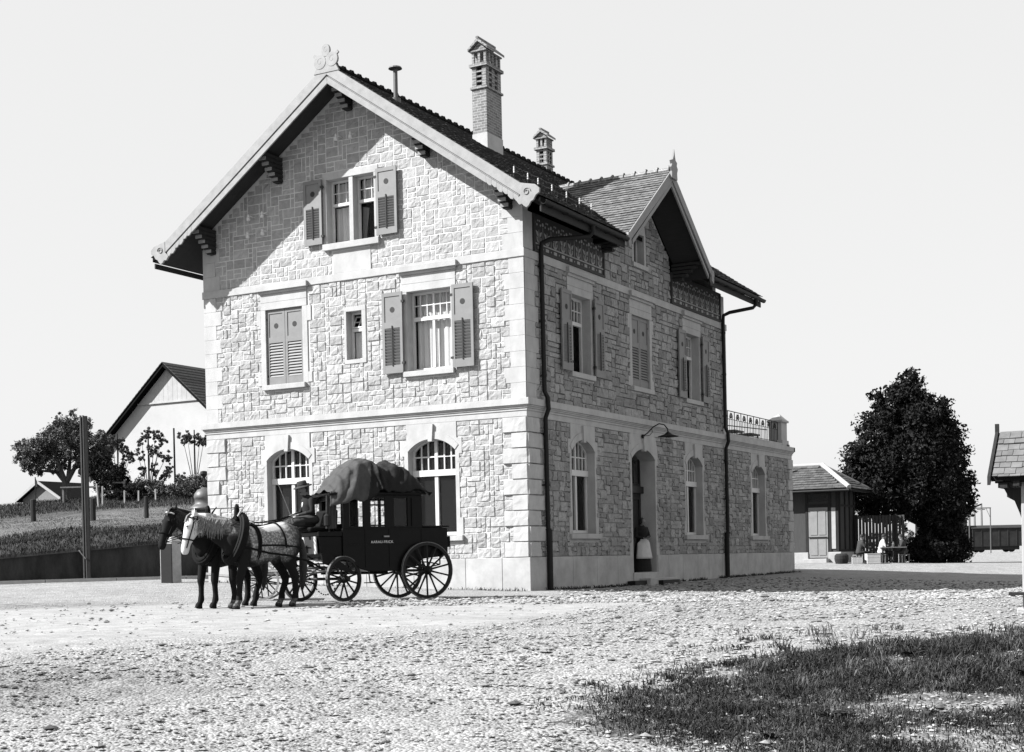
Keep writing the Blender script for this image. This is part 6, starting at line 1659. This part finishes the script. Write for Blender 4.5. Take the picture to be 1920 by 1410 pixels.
# garden table and sitters by the tree
gt = .36
def sit(label, loc, yaw, mats, lean=.1):
    J = dict(pelvis=(0, 0, .46), chest=(lean, 0, .83), neck=(lean + .03, 0, 1.01), head=(lean + .07, 0, 1.14), face=(1, 0, -.15), shL=(lean, .19, .93), elL=(lean + .10, .25, .68), wrL=(lean + .32, .12, .70), handL=(lean + .40, .09, .71), shR=(lean, -.19, .93), elR=(lean + .1, -.25, .68), wrR=(lean + .32, -.12, .70), handR=(lean + .4, -.09, .71),
        hipL=(.05, .10, .46), knL=(.45, .13, .47), anL=(.44, .13, .09), toeL=(.6, .14, .05), hipR=(.05, -.10, .46), knR=(.45, -.13, .47), anR=(.44, -.13, .09), toeR=(.6, -.14, .05))
    P_, hd, f_, L_h, U_h = person(label, loc, yaw, J, mats, voxel=.03, group='people resting by the big tree')
    m = MB(); m.ball(hd - f_ * .015 + U_h * .03, (.098, .084, .10), 10, 7); m.build('hair', K['hair'], P_)
    m = MB(); x, y, z = 0, 0, .36; m.box(-.2, .2, -.2, .2, .33, .37)
    for a in (-.17, .17):
        for b in (-.17, .17): m.box(a - .02, a + .02, b - .02, b + .02, 0, .33)
    o = m.build('stool', K['timber']); o.location = loc; o.rotation_euler = (0, 0, yaw)
    return o
sit_spots = [((.06, 31.45), 0.2, [K['cloth_mid'], K['skin'], K['cloth_dark']], 'seated person in grey clothes beside the outbuilding', 'low wooden stool under the person in grey by the outbuilding'),
    ((.87, 32.0), 0.0, [K['cloth_white'], K['skin'], K['cloth_dark']], 'seated person in a white shirt behind the pale crate', 'low wooden stool under the person in the white shirt'),
    ((1.77, 32.75), 2.9, [K['cloth_mid'], K['skin'], K['cloth_mid']], 'seated person facing left at the table under the tree', 'low wooden stool at the table under the tree')]
for (x, y), yw, ms2, lab, lab2 in sit_spots:
    o = sit(lab, (x, y, gz(x, y)), yw + R(29), ms2); tag(o, lab2, 'stool', 'stools by the big tree')
TBL = thing('table', 'dark wooden table laid with dishes under the big tree', 'table', (1.35, 32.15, gz(1.35, 32.15)), R(29))
m = MB(); m.box(-.55, .55, -.35, .35, .66, .70); m.build('tabletop', K['timber'], TBL)
for a in (-.48, .48):
    for b in (-.28, .28): m = MB(); m.box(a - .03, a + .03, b - .03, b + .03, 0, .66); m.build('leg', K['post'], TBL)
m = MB(); m.lathe([(.04, 0), (.07, .08), (.065, .1)], 10); o = m.build('bowl', K['letters']); o.location = (1.15, 32.05, gz(1.35, 32.15) + .70); tag(o, 'small pale bowl standing on the dark table under the tree', 'bowl')
m = MB(); m.lathe([(.05, 0), (.06, .12), (.03, .2), (.035, .24)], 10); o = m.build('jug', K['castiron']); o.location = (1.4, 32.2, gz(1.35, 32.15) + .70); tag(o, 'grey jug standing on the dark table under the tree', 'jug')
def crate(name, x, y, w, d, h, mt, lab, cat, rz=R(29)):
    m = MB(); m.box(-w / 2, w / 2, -d / 2, d / 2, 0, h); t = .02
    for z in (h * .3, h * .66): m.box(-w / 2 - .006, w / 2 + .006, -d / 2 - .006, d / 2 + .006, z, z + .012)
    m.box(-w / 2 - .01, w / 2 + .01, -d / 2 - .01, d / 2 + .01, h, h + .025)
    o = m.build(name, mt, bevel=.01); o.location = (x, y, gz(x, y)); o.rotation_euler = (0, 0, rz); tag(o, lab, cat)
crate('crate', .76, 31.1, .58, .45, .42, K['render'], 'pale square crate in front of the seated people', 'crate')
crate('crate', .15, 30.8, .42, .35, .28, K['palepost'], 'smaller grey crate beside the dark tub', 'crate', R(20))
m = MB(); m.lathe([(.26, 0), (.31, .2), (.30, .36), (.22, .44), (.02, .45)], 16); o = m.build('tub', K['post']); o.location = (-.55, 30.9, gz(-.55, 30.9)); tag(o, 'dark rounded tub standing against the outbuilding base', 'tub')

# tile-roofed wayside shelter at the right edge
KS = thing('shelter', 'small shingle-roofed timber shelter cut off by the right edge', 'shelter')
kx, ky, ke, kr = 13.20, -11.62, 1.80, 2.44
run = .66
m = MB(); FXk = lambda a, b, d: (d, a, b)
m.prism([(ky, ke - .07), (ky, ke), (ky + run, kr), (ky + 2 * run, ke), (ky + 2 * run, ke - .07), (ky + run, kr - .07)], kx, kx + 2.6, FXk); kro = m.build('roof', K['slate'], KS)
m = MB(); tiles(m, (kx + .02, ky + run, kr + .005), (1, 0, 0), (0, -run, -(kr - ke)), 2.56, math.hypot(run, kr - ke) + .02, lambda c: True, te=.125, tw=.15, lift=.016, th=.012, t0=.85, t1=.3); m.build('roof_covering', K['slate'], kro)
m = MB(); m.prism([(ky - .06, ke - .12), (ky - .05, ke + .0), (ky + run, kr + .05), (ky + 2 * run + .05, ke + .0), (ky + 2 * run + .06, ke - .12), (ky + run, kr - .07)], kx - .045, kx - .002, FXk); m.box(kx - .05, kx + .0, ky + run - .03, ky + run + .03, kr - .05, kr + .13); m.build('bargeboard', K['post'], kro)
m = MB(); m.box(kx + .03, kx + 2.5, ky + .10, ky + .20, ke - .09, ke - .005); m.box(kx + .08, kx + .2, ky + .04, ky + 2 * run - .04, ke - .16, ke - .09); m.box(kx + .28, kx + .36, ky + .02, ky + .5, ke - .14, ke - .06); m.box(kx + .5, kx + .58, ky + .02, ky + .5, ke - .14, ke - .06); m.build('beam', K['post'], KS)
pz = gz(13.62, -11.3)
m = MB(); m.box(13.55, 13.71, -11.40, -11.24, pz - .2, ke - .05); m.build('post', K['palepost'], KS, bevel=.01)
m = MB(); m.prism([(kx + .12, ke - .16), (13.56, ke - .16), (13.56, ke - .62), (13.52, ke - .5), (13.46, ke - .34), (13.36, ke - .28), (kx + .16, ke - .24)], -11.37, -11.27, FXZ); m.build('bracket', K['post'], KS)
m = MB(); m.box(13.48, 13.78, -11.47, -11.17, pz - .2, pz + .06); m.build('foot_stone', K['kerb'], KS, bevel=.02)
m = MB(); m.box(13.40, 15.4, -11.62, -11.42, pz + .24, pz + .28); m.build('bench_board', K['post'], KS)
m = MB(); m.box(14.9, 15.1, -11.4, -11.2, pz - .2, ke); m.build('post', K['palepost'], KS)

# railway yard far off
def wagon(x, y, yaw, L, H, lab):
    Wg = thing('freight_wagon', lab, 'wagon', (x, y, .5), yaw, 'goods wagons on the far siding')
    m = MB(); m.box(-L / 2, L / 2, -1.2, 1.2, .62, H); m.box(-L / 2 + .3, L / 2 - .3, -1.0, 1.0, .25, .62)
    k = -L / 2
    while k < L / 2: m.box(k, k + .08, -1.24, 1.24, .75, H); k += .9
    m.build('body', K['wagon'], Wg)
    m = MB(); m.prism([(-1.3, H), (1.3, H), (.8, H + .25), (0, H + .32), (-.8, H + .25)], -L / 2 - .1, L / 2 + .1, lambda a, b, d: (d, a, b)); m.build('roof', K['wagon'], Wg)
    for xx in (-L * .3, L * .3):
        for yy in (-.75, .75): m = MB(); m.lathe([(.42, -.06), (.45, 0), (.42, .06)], 14, Matrix.Translation((xx, yy, .45)) @ Matrix.Rotation(R(90), 4, 'X')); m.build('wheel', K['iron'], Wg)
rr = Vector((.8705, .4922)); wb = Vector((-10.7, 124.2))
for k, (o_, L, H, lab) in enumerate(((-5.0, 4.6, 3.4, 'tall dark goods wagon half hidden by the big tree'), (.4, 5.2, 2.5, 'low dark goods wagon in the middle of the far siding'), (6.0, 5.2, 2.5, 'dark goods wagon at the right end of the far siding'))):
    p = wb + rr * o_; wagon(p.x, p.y, R(29.5), L, H, lab)
LG = thing('loading_gauge', 'thin goal-shaped loading gauge standing across the railway siding', 'gauge', (-6.65, 92.07, .5), math.atan2(.87, 1.53))
for x in (0, 1.76): m = MB(); m.tube([(x, 0, 0), (x, 0, 3.78)], .045, 6); m.build('post', K['castiron'], LG)
m = MB(); m.tube([(-.05, 0, 3.75), (1.81, 0, 3.75)], .045, 6); m.tube([(1.76, 0, 2.9), (1.4, 0, 3.75)], .02, 5); m.build('crossbar', K['castiron'], LG)
for (x, y, h, lab) in ((-22.23, 175.3, 7.8, 'tallest thin telegraph pole left of the group beyond the wagons'), (-21.67, 175.59, 6.4, 'thick telegraph pole in the middle of the group beyond the wagons'), (-20.83, 176.07, 6.7, 'telegraph pole with crossarm right of the group beyond the wagons')):
    T_ = thing('telegraph_pole', lab, 'pole', (x, y, .5), R(30), 'telegraph poles beyond the wagons')
    m = MB(); m.tube([(0, 0, 0), (0, 0, h)], [.20, .12] if h < 7 else [.11, .06], 8); m.build('pole', K['timber'], T_)
    m = MB(); m.box(-.5, .5, -.06, .06, h - .9, h - .78); m.build('crossarm', K['timber'], T_)
# ---------------------------------------------------------------- foliage
def leaf_mesh(name, blobs, n, size, mt, parent, seed, shell=.55, droop=0.):
    rg = np.random.default_rng(seed); V = []; F = []; T = []; o = 0
    vol = np.array([b[1] * b[2] * b[3] for b in blobs]) ** .72; vol = vol / vol.sum()
    for bi, b in enumerate(blobs):
        c = np.array(b[0]); rad = np.array(b[1:4]); k = int(n * vol[bi])
        # clumps inside the blob, leaves inside the clumps
        nc = max(5, int(k / 45)); d = rg.normal(size=(nc, 3)); d /= np.linalg.norm(d, axis=1)[:, None]
        cc = c + d * rad * (shell + (1 - shell) * rg.random((nc, 1)) ** .5) * (1 + .10 * rg.normal(size=(nc, 1)))
        ct = .55 + .9 * rg.random(nc); cr = min(rad) * (.16 + .16 * rg.random(nc))
        for q in range(k):
            i = rg.integers(nc); p = cc[i] + rg.normal(size=3) * cr[i] * .62
            s = size * (.6 + .8 * rg.random()); a = rg.normal(size=3); a /= np.linalg.norm(a); e = np.cross(a, rg.normal(size=3)); e /= np.linalg.norm(e); g = np.cross(a, e)
            V += [p - a * s * .6, p + e * s * .33 + g * s * .12, p + a * s * .6, p - e * s * .33 + g * s * .12]; F += [(o, o + 1, o + 2), (o, o + 2, o + 3)]; o += 4
            t = ct[i] * (.75 + .5 * rg.random()); T += [t, t * 1.06]
    me = bpy.data.meshes.new(name); me.from_pydata([tuple(v) for v in V], [], F)
    at = me.attributes.new('tone', 'FLOAT', 'FACE'); at.data.foreach_set('value', T); me.materials.append(mt)
    ob = bpy.data.objects.new(name, me); COL.objects.link(ob); ob.parent = parent; return ob
r2 = Vector((.8705, .4922, 0)); f2 = Vector((-.4922, .8705, 0))
def lob(lat_, dp, z, rl, rd, rz): return (tuple(r2 * lat_ + f2 * dp + Vector((0, 0, z))), rl, rd, rz)
# the big tree by the yard
BT = thing('tree', 'large dense dark chestnut tree beside the outbuilding', 'tree', (1.39, 39.15, .15)); BT.scale = (1.13,) * 3
m = MB(); m.tube([(0, 0, -.2), (.02, 0, .4), (.05, .05, 1.3), (-.05, 0, 2.4), (-.25, .1, 4.5), (-.35, 0, 6.8)], [.42, .33, .28, .24, .15, .05], 12)
for a, z0, l_, up in ((.3, 1.5, 2.2, 1.0), (1.8, 1.8, 2.0, 1.2), (3.3, 1.6, 2.4, .9), (4.6, 2.1, 2.0, 1.4), (5.5, 2.6, 1.8, 1.3), (2.5, 3.2, 1.6, 1.4), (.9, 3.6, 1.5, 1.5), (4.0, 4.2, 1.3, 1.4)):
    c_, s_ = math.cos(a), math.sin(a); m.tube([(-.05, 0, z0), (c_ * l_ * .4, s_ * l_ * .4, z0 + up * .5), (c_ * l_, s_ * l_, z0 + up)], [.12, .08, .03], 8)
m.build('trunk', K['bark'], BT)
bl = [lob(-.85, 0, 7.6, .7, .8, .65), lob(-1.15, 0, 6.9, 1.1, 1.1, .8), lob(-.5, -.3, 6.4, 1.3, 1.4, .95), lob(-1.9, 0, 5.5, 1.1, 1.3, .95), lob(.1, 0, 5.5, 1.35, 1.4, 1.0), lob(-2.5, 0, 4.3, 1.15, 1.3, 1.0), lob(.60, .2, 4.6, 1.25, 1.4, 1.0), lob(-1.0, -.6, 4.4, 1.8, 1.6, 1.3), lob(-2.5, -.1, 3.1, 1.25, 1.4, .9), lob(.80, 0, 3.5, 1.1, 1.4, .9), lob(-.2, -.5, 3.0, 1.7, 1.5, 1.1), lob(.95, .1, 2.6, 1.05, 1.3, .75), lob(-1.5, .2, 2.4, 1.4, 1.2, .6), lob(-3.2, 0, 3.6, .5, .7, .4), lob(1.35, 0, 4.8, .5, .5, .45), lob(.3, -.2, 1.9, 1.0, .9, .8), lob(.9, -.2, 1.3, .8, .8, .8)]
leaf_mesh('crown', bl, 66000, .14, K['leaf_dark'], BT, 4, shell=.40)
for (la, dp, w, h, lab) in ((-.4, -.9, 1.5, 1.2, 'dark shrub crowding the foot of the big tree on its left'), (.9, -.5, 1.3, 1.35, 'dark shrub at the right foot of the big tree'), (.2, .3, 1.4, 1.6, 'taller dark shrub behind the trunk of the big tree')):
    p = r2 * la + f2 * dp; sh_ = thing('shrub', lab, 'shrub', (1.39 + p.x * 1.13, 39.15 + p.y * 1.13, gz(1.39 + p.x, 39.15 + p.y)), 0, 'shrubs under the big tree')
    m = MB()
    for k in range(5): a = k * 1.3; m.tube([(0, 0, 0), (.3 * math.cos(a), .3 * math.sin(a), h * .7)], [.03, .01], 5)
    m.build('stems', K['bark'], sh_); leaf_mesh('crown', [((0, 0, h * .5), w * .6, w * .5, h * .5)], 4500, .12, K['leaf_dark'], sh_, 20 + int(la * 10))
# orchard tree on the bank
zc = on_bank(-33.3, 17.3)
AT = thing('orchard_tree', 'spreading old apple tree with open crown on the bank skyline', 'tree', (-33.3, 17.3, zc))
def limbs(m, segs):
    for pts, r in segs: m.tube([r2 * a + f2 * b + Vector((0, 0, c)) for a, b, c in pts], r, 8)
m = MB()
limbs(m, [([(0, 0, -.3), (0, 0, .5), (-.05, 0, 1.1)], [.21, .17, .15]), ([(-.05, 0, 1.0), (-.5, .1, 1.5), (-1.2, .1, 1.55), (-1.9, .1, 1.75)], [.12, .08, .05, .02]), ([(-.05, 0, 1.0), (-.3, -.2, 1.9), (-.6, -.2, 2.7), (-.7, -.1, 3.4)], [.13, .09, .06, .02]), ([(0, 0, 1.0), (.35, .1, 1.6), (.7, .1, 2.3), (.9, .1, 3.2)], [.14, .10, .07, .02]), ([(.35, .1, 1.6), (.9, .1, 1.9), (1.6, .1, 2.3)], [.08, .05, .02]), ([(.1, 0, 1.2), (.1, .4, 2.2), (.2, .4, 3.3)], [.11, .07, .02])])
m.build('trunk', K['bark'], AT)
bl = [lob(-1.3, 0, 2.5, .8, .8, .55), lob(-.7, 0, 3.0, .8, .8, .6), lob(-1.8, 0, 2.1, .6, .6, .45), lob(.0, 0, 3.4, .7, .7, .6), lob(.6, 0, 3.2, .75, .7, .6), lob(1.2, 0, 2.7, .7, .7, .55), lob(1.6, 0, 2.1, .6, .6, .45), lob(-.9, 0, 2.1, .75, .7, .5), lob(.1, 0, 2.5, .9, .8, .55), lob(1.0, 0, 1.8, .65, .6, .4), lob(.4, 0, 4.0, .3, .3, .4), lob(-.3, 0, 3.95, .22, .25, .35), lob(-1.5, 0, 1.6, .6, .5, .28), lob(2.0, 0, 2.5, .3, .3, .4), lob(-2.1, 0, 2.7, .35, .4, .35), lob(-.4, .2, 1.7, .7, .5, .3), lob(.9, .2, 3.6, .35, .4, .4), lob(1.7, 0, 3.0, .3, .4, .4)]
leaf_mesh('crown', bl, 36000, .078, K['leaf_mid'], AT, 8, shell=.25)
zc = on_bank(-31.2, 17.6)
A2 = thing('orchard_tree', 'low rounded orchard tree right of the old apple tree', 'tree', (-29.2, 15.32, on_bank(-29.2, 15.32)))
m = MB(); limbs(m, [([(0, 0, -.3), (0, 0, .5), (.1, 0, 1.1)], [.09, .07, .05]), ([(0, 0, .6), (-.4, 0, 1.2)], [.04, .02]), ([(0, 0, .6), (.5, 0, 1.2)], [.04, .02])]); m.build('trunk', K['bark'], A2)
leaf_mesh('crown', [lob(-.3, 0, 1.2, .7, .5, .45), lob(.5, 0, 1.15, .7, .5, .45), lob(.1, 0, 1.6, .5, .4, .35), lob(.9, 0, .8, .5, .4, .4)], 6000, .085, K['leaf_dark'], A2, 12, shell=.4)
# trained fruit trees before the barn wall
esp = [(-34.0, 21.5, 3.4, 'leafy trained fruit tree at the left of the barn wall', [(-.5, 2.5), (-.2, 3.1), (.1, 2.9), (.35, 2.6), (-.7, 1.7), (-.4, 1.9), (.2, 1.5), (.5, 2.1), (-.2, 1.0), (.3, .6), (.7, 2.4)]),
       (-32.7, 22.3, 3.5, 'taller trained fruit tree in the middle of the barn wall', [(-.3, 2.9), (0, 3.3), (.4, 3.2), (.7, 3.0), (-.5, 2.2), (.1, 2.3), (.5, 2.4), (.9, 2.1), (-.3, 1.4), (.3, 1.5), (.8, 1.2), (.5, .7), (1.0, 1.5), (-.1, .5)]),
       (-30.6, 23.3, 3.4, 'thin espalier with one leafy arm against the barn wall beside the station', [(-.55, 3.0), (-.3, 2.95), (.0, 2.95), (.3, 2.9), (.5, 2.85), (-.6, .9), (-.4, .7), (-.8, .9)])]
for i, (x, y, h, lab, sp) in enumerate(esp):
    E_ = thing('espalier_tree', lab, 'fruit tree', (x, y, on_bank(x, y)), 0, 'espaliers along the barn')
    m = MB(); m.tube([(0, 0, -.3), (0, 0, h)], [.045, .03], 6); m.build('stake', K['post'], E_)
    m = MB()
    for a, z in sp: m.tube([Vector((0, -.05, .2)), r2 * a * .45 + Vector((0, -.05, z * .45 + .2)), r2 * a + Vector((0, -.05, z))], [.03, .02, .008], 5)
    m.build('trunk', K['bark'], E_)
    leaf_mesh('crown', [lob(a, -.05, z, .34, .2, .36) for a, z in sp], 700 * len(sp), .075, K['leaf_mid'], E_, 30 + i, shell=.2)
wood_post('espalier_pole', -31.56, 22.9, on_bank(-31.56, 22.9), 3.5, .045, K['post'], 'bare tall pole standing between the espaliers', None, (0, 0), 'pole')
for i, (s_, t, w, h, lab) in enumerate(((5.18, 17.5, 1.4, .7, 'dark low bush on the bank left under the espaliers'), (6.46, 18, 1.3, .6, 'low bush in the middle under the espaliers'), (7.33, 16.5, 1.3, .8, 'rounded bush behind the head of the bay horse'), (4.38, 19, 1.1, 1.5, 'tall dark bush left of the espaliers'), (5.91, 19, 1.5, .8, 'wide low bush between the first two espaliers'), (8.09, 17, 1.4, 1.0, 'bushy growth just left of the iron pillar'))):
    x, y = Ppx(s_, t); Bh = thing('garden_bush', lab, 'bush', (x, y, bank_z(s_, t)), 0, 'bushes on the bank')
    m = MB()
    for k in range(4): a = k * 1.6; m.tube([(0, 0, 0), (.3 * math.cos(a), .3 * math.sin(a), h * .7)], [.025, .01], 5)
    m.build('stems', K['bark'], Bh); leaf_mesh('crown', [((0, 0, h * .45), w * .55, w * .45, h * .5)], 3000, .08, K['leaf_dark'] if i in (0, 3) else K['leaf_mid'], Bh, 50 + i)
# rough bench frame on the bank under the apple tree
m = MB(); m.box(-.8, .9, -.2, .2, .62, .68)
for x in (-.7, .8): m.box(x - .04, x + .04, -.15, .15, -.1, .62)
m.box(.9, 1.9, .2, .26, .8, .86); m.box(.9, 1.9, .2, .26, .45, .5); m.box(1.85, 1.92, .18, .28, -.1, .95)
o = m.build('garden_bench', K['timber']); x, y = Ppx(3.14, 19); o.location = (x, y, bank_z(3.14, 19)); o.rotation_euler = (0, 0, R(29)); tag(o, 'rough plank bench beneath the apple tree on the bank', 'bench')
# far bushes by the railway
for i, (a, d, w, h, lab) in enumerate(((-3.5, 20, 8, 2.6, 'distant dark bushes behind the left goods wagon'), (9.5, 60, 7, 4.5, 'distant pale bush behind the right goods wagon'))):
    p = wb + rr * a + Vector((-.4922, .8705)) * d; Fb = thing('far_bush', lab, 'bush', (p.x, p.y, .4), 0, 'bushes beyond the railway')
    leaf_mesh('crown', [lob(-w * .25, 0, h * .4, w * .3, 1.5, h * .5), lob(w * .25, 0, h * .35, w * .3, 1.5, h * .45)], 2600, .4, K['leaf_mid'], Fb, 70 + i)

# ---------------------------------------------------------------- grass
def blades(name, pts, hts, mt, seed, lab, w=.006, lean=.45, tone=None):
    rg = np.random.default_rng(seed); n = len(pts)
    a = rg.random(n) * 6.283; l = (rg.random(n) ** .7) * lean; b = rg.random(n) * 6.283
    h = hts; wx = np.cos(b) * w * (.7 + .8 * rg.random(n)); wy = np.sin(b) * w
    P_ = np.asarray(pts); dx = np.cos(a) * l * h; dy = np.sin(a) * l * h
    V = np.empty((n, 5, 3))
    V[:, 0] = P_ + np.c_[-wx, -wy, -.01 + 0 * wx]; V[:, 1] = P_ + np.c_[wx, wy, -.01 + 0 * wx]
    V[:, 2] = P_ + np.c_[dx * .35 + wx * .8, dy * .35 + wy * .8, h * .6]; V[:, 3] = P_ + np.c_[dx * .35 - wx * .8, dy * .35 - wy * .8, h * .6]
    V[:, 4] = P_ + np.c_[dx, dy, h * (1 - .3 * l)]
    i = np.arange(n) * 5
    F = [];
    for k in i.tolist(): F.append((k, k + 1, k + 2, k + 3)); F.append((k + 3, k + 2, k + 4))
    me = bpy.data.meshes.new(name); me.from_pydata(V.reshape(-1, 3).tolist(), [], F)
    t = (.45 + 1.1 * rg.random(n) ** 1.3) if tone is None else tone * (.6 + .8 * rg.random(n)); at = me.attributes.new('tone', 'FLOAT', 'FACE'); at.data.foreach_set('value', np.repeat(t, 2))
    me.materials.append(mt); ob = bpy.data.objects.new(name, me); COL.objects.link(ob); tag(ob, lab, 'grass', kind='stuff'); return ob
# rough tufted patch in the right foreground, given in yard coordinates (sideways, depth)
patch = [(a, b if b < 14.5 else 14.5 + (b - 14.5) * .62) for a, b in GRASS_PATCH]
rg = np.random.default_rng(9)
NT = 15000
la = .6 + 8.9 * rg.random(NT); dp = 9.6 + 9 * rg.random(NT) ** 1.1
def nz_(a, d, f, o): return np.array([noise.noise(Vector((p * f, q * f, o))) for p, q in zip(a, d)])
n1 = nz_(la, dp, .9, 1) + .5 * nz_(la, dp, 2.6, 4); n2 = nz_(la, dp, 1.7, 8)
k = in_poly(la + .22 * n1 + rg.normal(size=NT) * .10, dp + .40 * n2 + rg.normal(size=NT) * .22, patch)
for (ca, cdp, ra, rd_) in ((4.3, 12.95, .66, .42), (5.9, 15.2, .6, .35), (3.6, 11.8, .40, .20), (2.45, 14.6, .42, .22), (4.4, 11.3, .35, .18), (2.3, 12.6, .2, .15), (5.4, 13.9, .3, .2)):
    k &= ((la - ca) / ra) ** 2 + ((dp - cdp) / rd_) ** 2 + n1 * .35 > 1
k &= (n1 + .25 * rg.normal(size=NT) > -.48)
k |= (rg.random(NT) < .030) & in_poly(la, dp, [(.2, 12.2), (1.2, 15.6), (3.2, 17.8), (9.5, 19.0), (9.5, 9), (.9, 9.6)])
la, dp, n1, n2 = la[k], dp[k], n1[k], n2[k]
tall = np.clip((dp - 13.2) / 1.4, 0, 1) * np.clip((la - 2.4) / 1.2, 0, 1) * np.clip(.6 + n2 * 1.2, 0, 1.3)
pts = []; hh = []; tt = []
for a, d, q, tl, w_ in zip(la, dp, n1, tall, n2):
    nb = int(rg.integers(12, 34)); r_ = rg.uniform(.03, .11)
    ox = rg.normal(size=nb) * r_ ; oy = rg.normal(size=nb) * r_
    H = rg.uniform(.03, .07) * (1 + .7 * max(q, 0)) + tl * rg.uniform(.05, .17)
    if rg.random() < .05: H *= 1.7
    aa = a + ox; dd = d + oy
    pts.append(np.c_[16.84 - .4922 * dd + .8705 * aa, -32.53 + .8705 * dd + .4922 * aa]); hh.append(H * (.45 + .75 * rg.random(nb))); tt.append(np.full(nb, rg.uniform(.35, 1.9) * (1.5 if w_ > .18 else .85)))
pts = np.concatenate(pts); hh = np.concatenate(hh); tt = np.concatenate(tt)
blades('grass', np.c_[pts, ground_z(pts[:, 0], pts[:, 1])], hh, K['grass'], 1, 'rough dark tufted grass in the right foreground', w=.0048, lean=1.25, tone=tt)
# pale sandy stones among the grass
# broad-leaved weeds among the grass
for i, (a, d) in enumerate(((3.05, 12.6), (5.3, 14.0), (6.1, 13.2), (4.6, 15.4), (2.4, 11.9), (5.9, 11.2))):
    m = MB(); rg_ = random.Random(i + 40); px_ = 16.84 - .4922 * d + .8705 * a; py_ = -32.53 + .8705 * d + .4922 * a
    for q in range(16):
        t = rg_.random() * 6.28; L = rg_.uniform(.10, .24); w = rg_.uniform(.014, .03); el = rg_.uniform(.4, 1.2); c_, s_ = math.cos(t), math.sin(t)
        pts = [Vector((c_ * L * u_ * math.cos(el * (1 - .4 * u_)), s_ * L * u_ * math.cos(el * (1 - .4 * u_)), L * u_ * math.sin(el * (1.0 - .55 * u_)))) for u_ in (0, .35, .7, 1)]
        sd_ = Vector((-s_, c_, .15)); v = []
        for p, ww in zip(pts, (.4, 1, .8, .05)): v += [p - sd_ * w * ww, p + sd_ * w * ww]
        m.add(v, [(0, 1, 3, 2), (2, 3, 5, 4), (4, 5, 7, 6)], None, .6 + .8 * rg_.random())
    o = m.build('broadleaf_weed', K['grass']); o.location = (px_, py_, gz(px_, py_)); tag(o, 'broad-leaved dock weed growing among the rough grass', 'weed', 'weeds in the foreground grass')
# turf on the bank
N = 110000; s_ = -12 + 27 * rg.random(N); t_ = -.25 + 22 * rg.random(N) ** 1.2
sm = np.array([bank_smax(t) for t in t_]); kk = s_ < sm - .1
s_, t_ = s_[kk], t_[kk]
bx = w0.x + wd.x * s_ + wn.x * t_; by = w0.y + wd.y * s_ + wn.y * t_; bz = np.array([bank_z(a, b) for a, b in zip(s_, t_)])
mow = (t_ > 6.3 + .8 * np.sin(s_)) & (t_ < 14 + .8 * np.sin(s_ * .7))
for sel, nm, mt_, lab_, h0, h1 in ((~mow, 'bank_grass', K['grass'], 'coarse dark turf covering the bank above the retaining wall', .08, .13), (mow, 'mown_grass', K['mown'], 'paler mown strip across the middle of the bank', .03, .04)):
    blades(nm, np.c_[bx[sel], by[sel], bz[sel] - .02], h0 + h1 * rg.random(sel.sum()), mt_, 2, lab_, w=.010, lean=1.1)

# straggling grass at the foot of the walls
N = 5200; t_ = rg.random(N); side = rg.random(N) < .85
fx = np.where(side, .10 + np.abs(rg.normal(size=N)) * .10, -WL * t_); fy = np.where(side, t_ * 22, -.10 - np.abs(rg.normal(size=N)) * .08)
cl = np.array([noise.noise(Vector((a * 1.3, b * 1.3, 2))) for a, b in zip(fx, fy)]); kk = (cl > -.12) & ~(side & (np.abs(fy - 7.6) < 1.6))
fx, fy = fx[kk], fy[kk]
blades('wall_foot_grass', np.c_[fx, fy, ground_z(fx, fy)], .03 + .10 * rg.random(len(fx)) ** 3, K['grass'], 12, 'thin weeds and grass growing along the foot of the station walls', w=.008, lean=1.1)
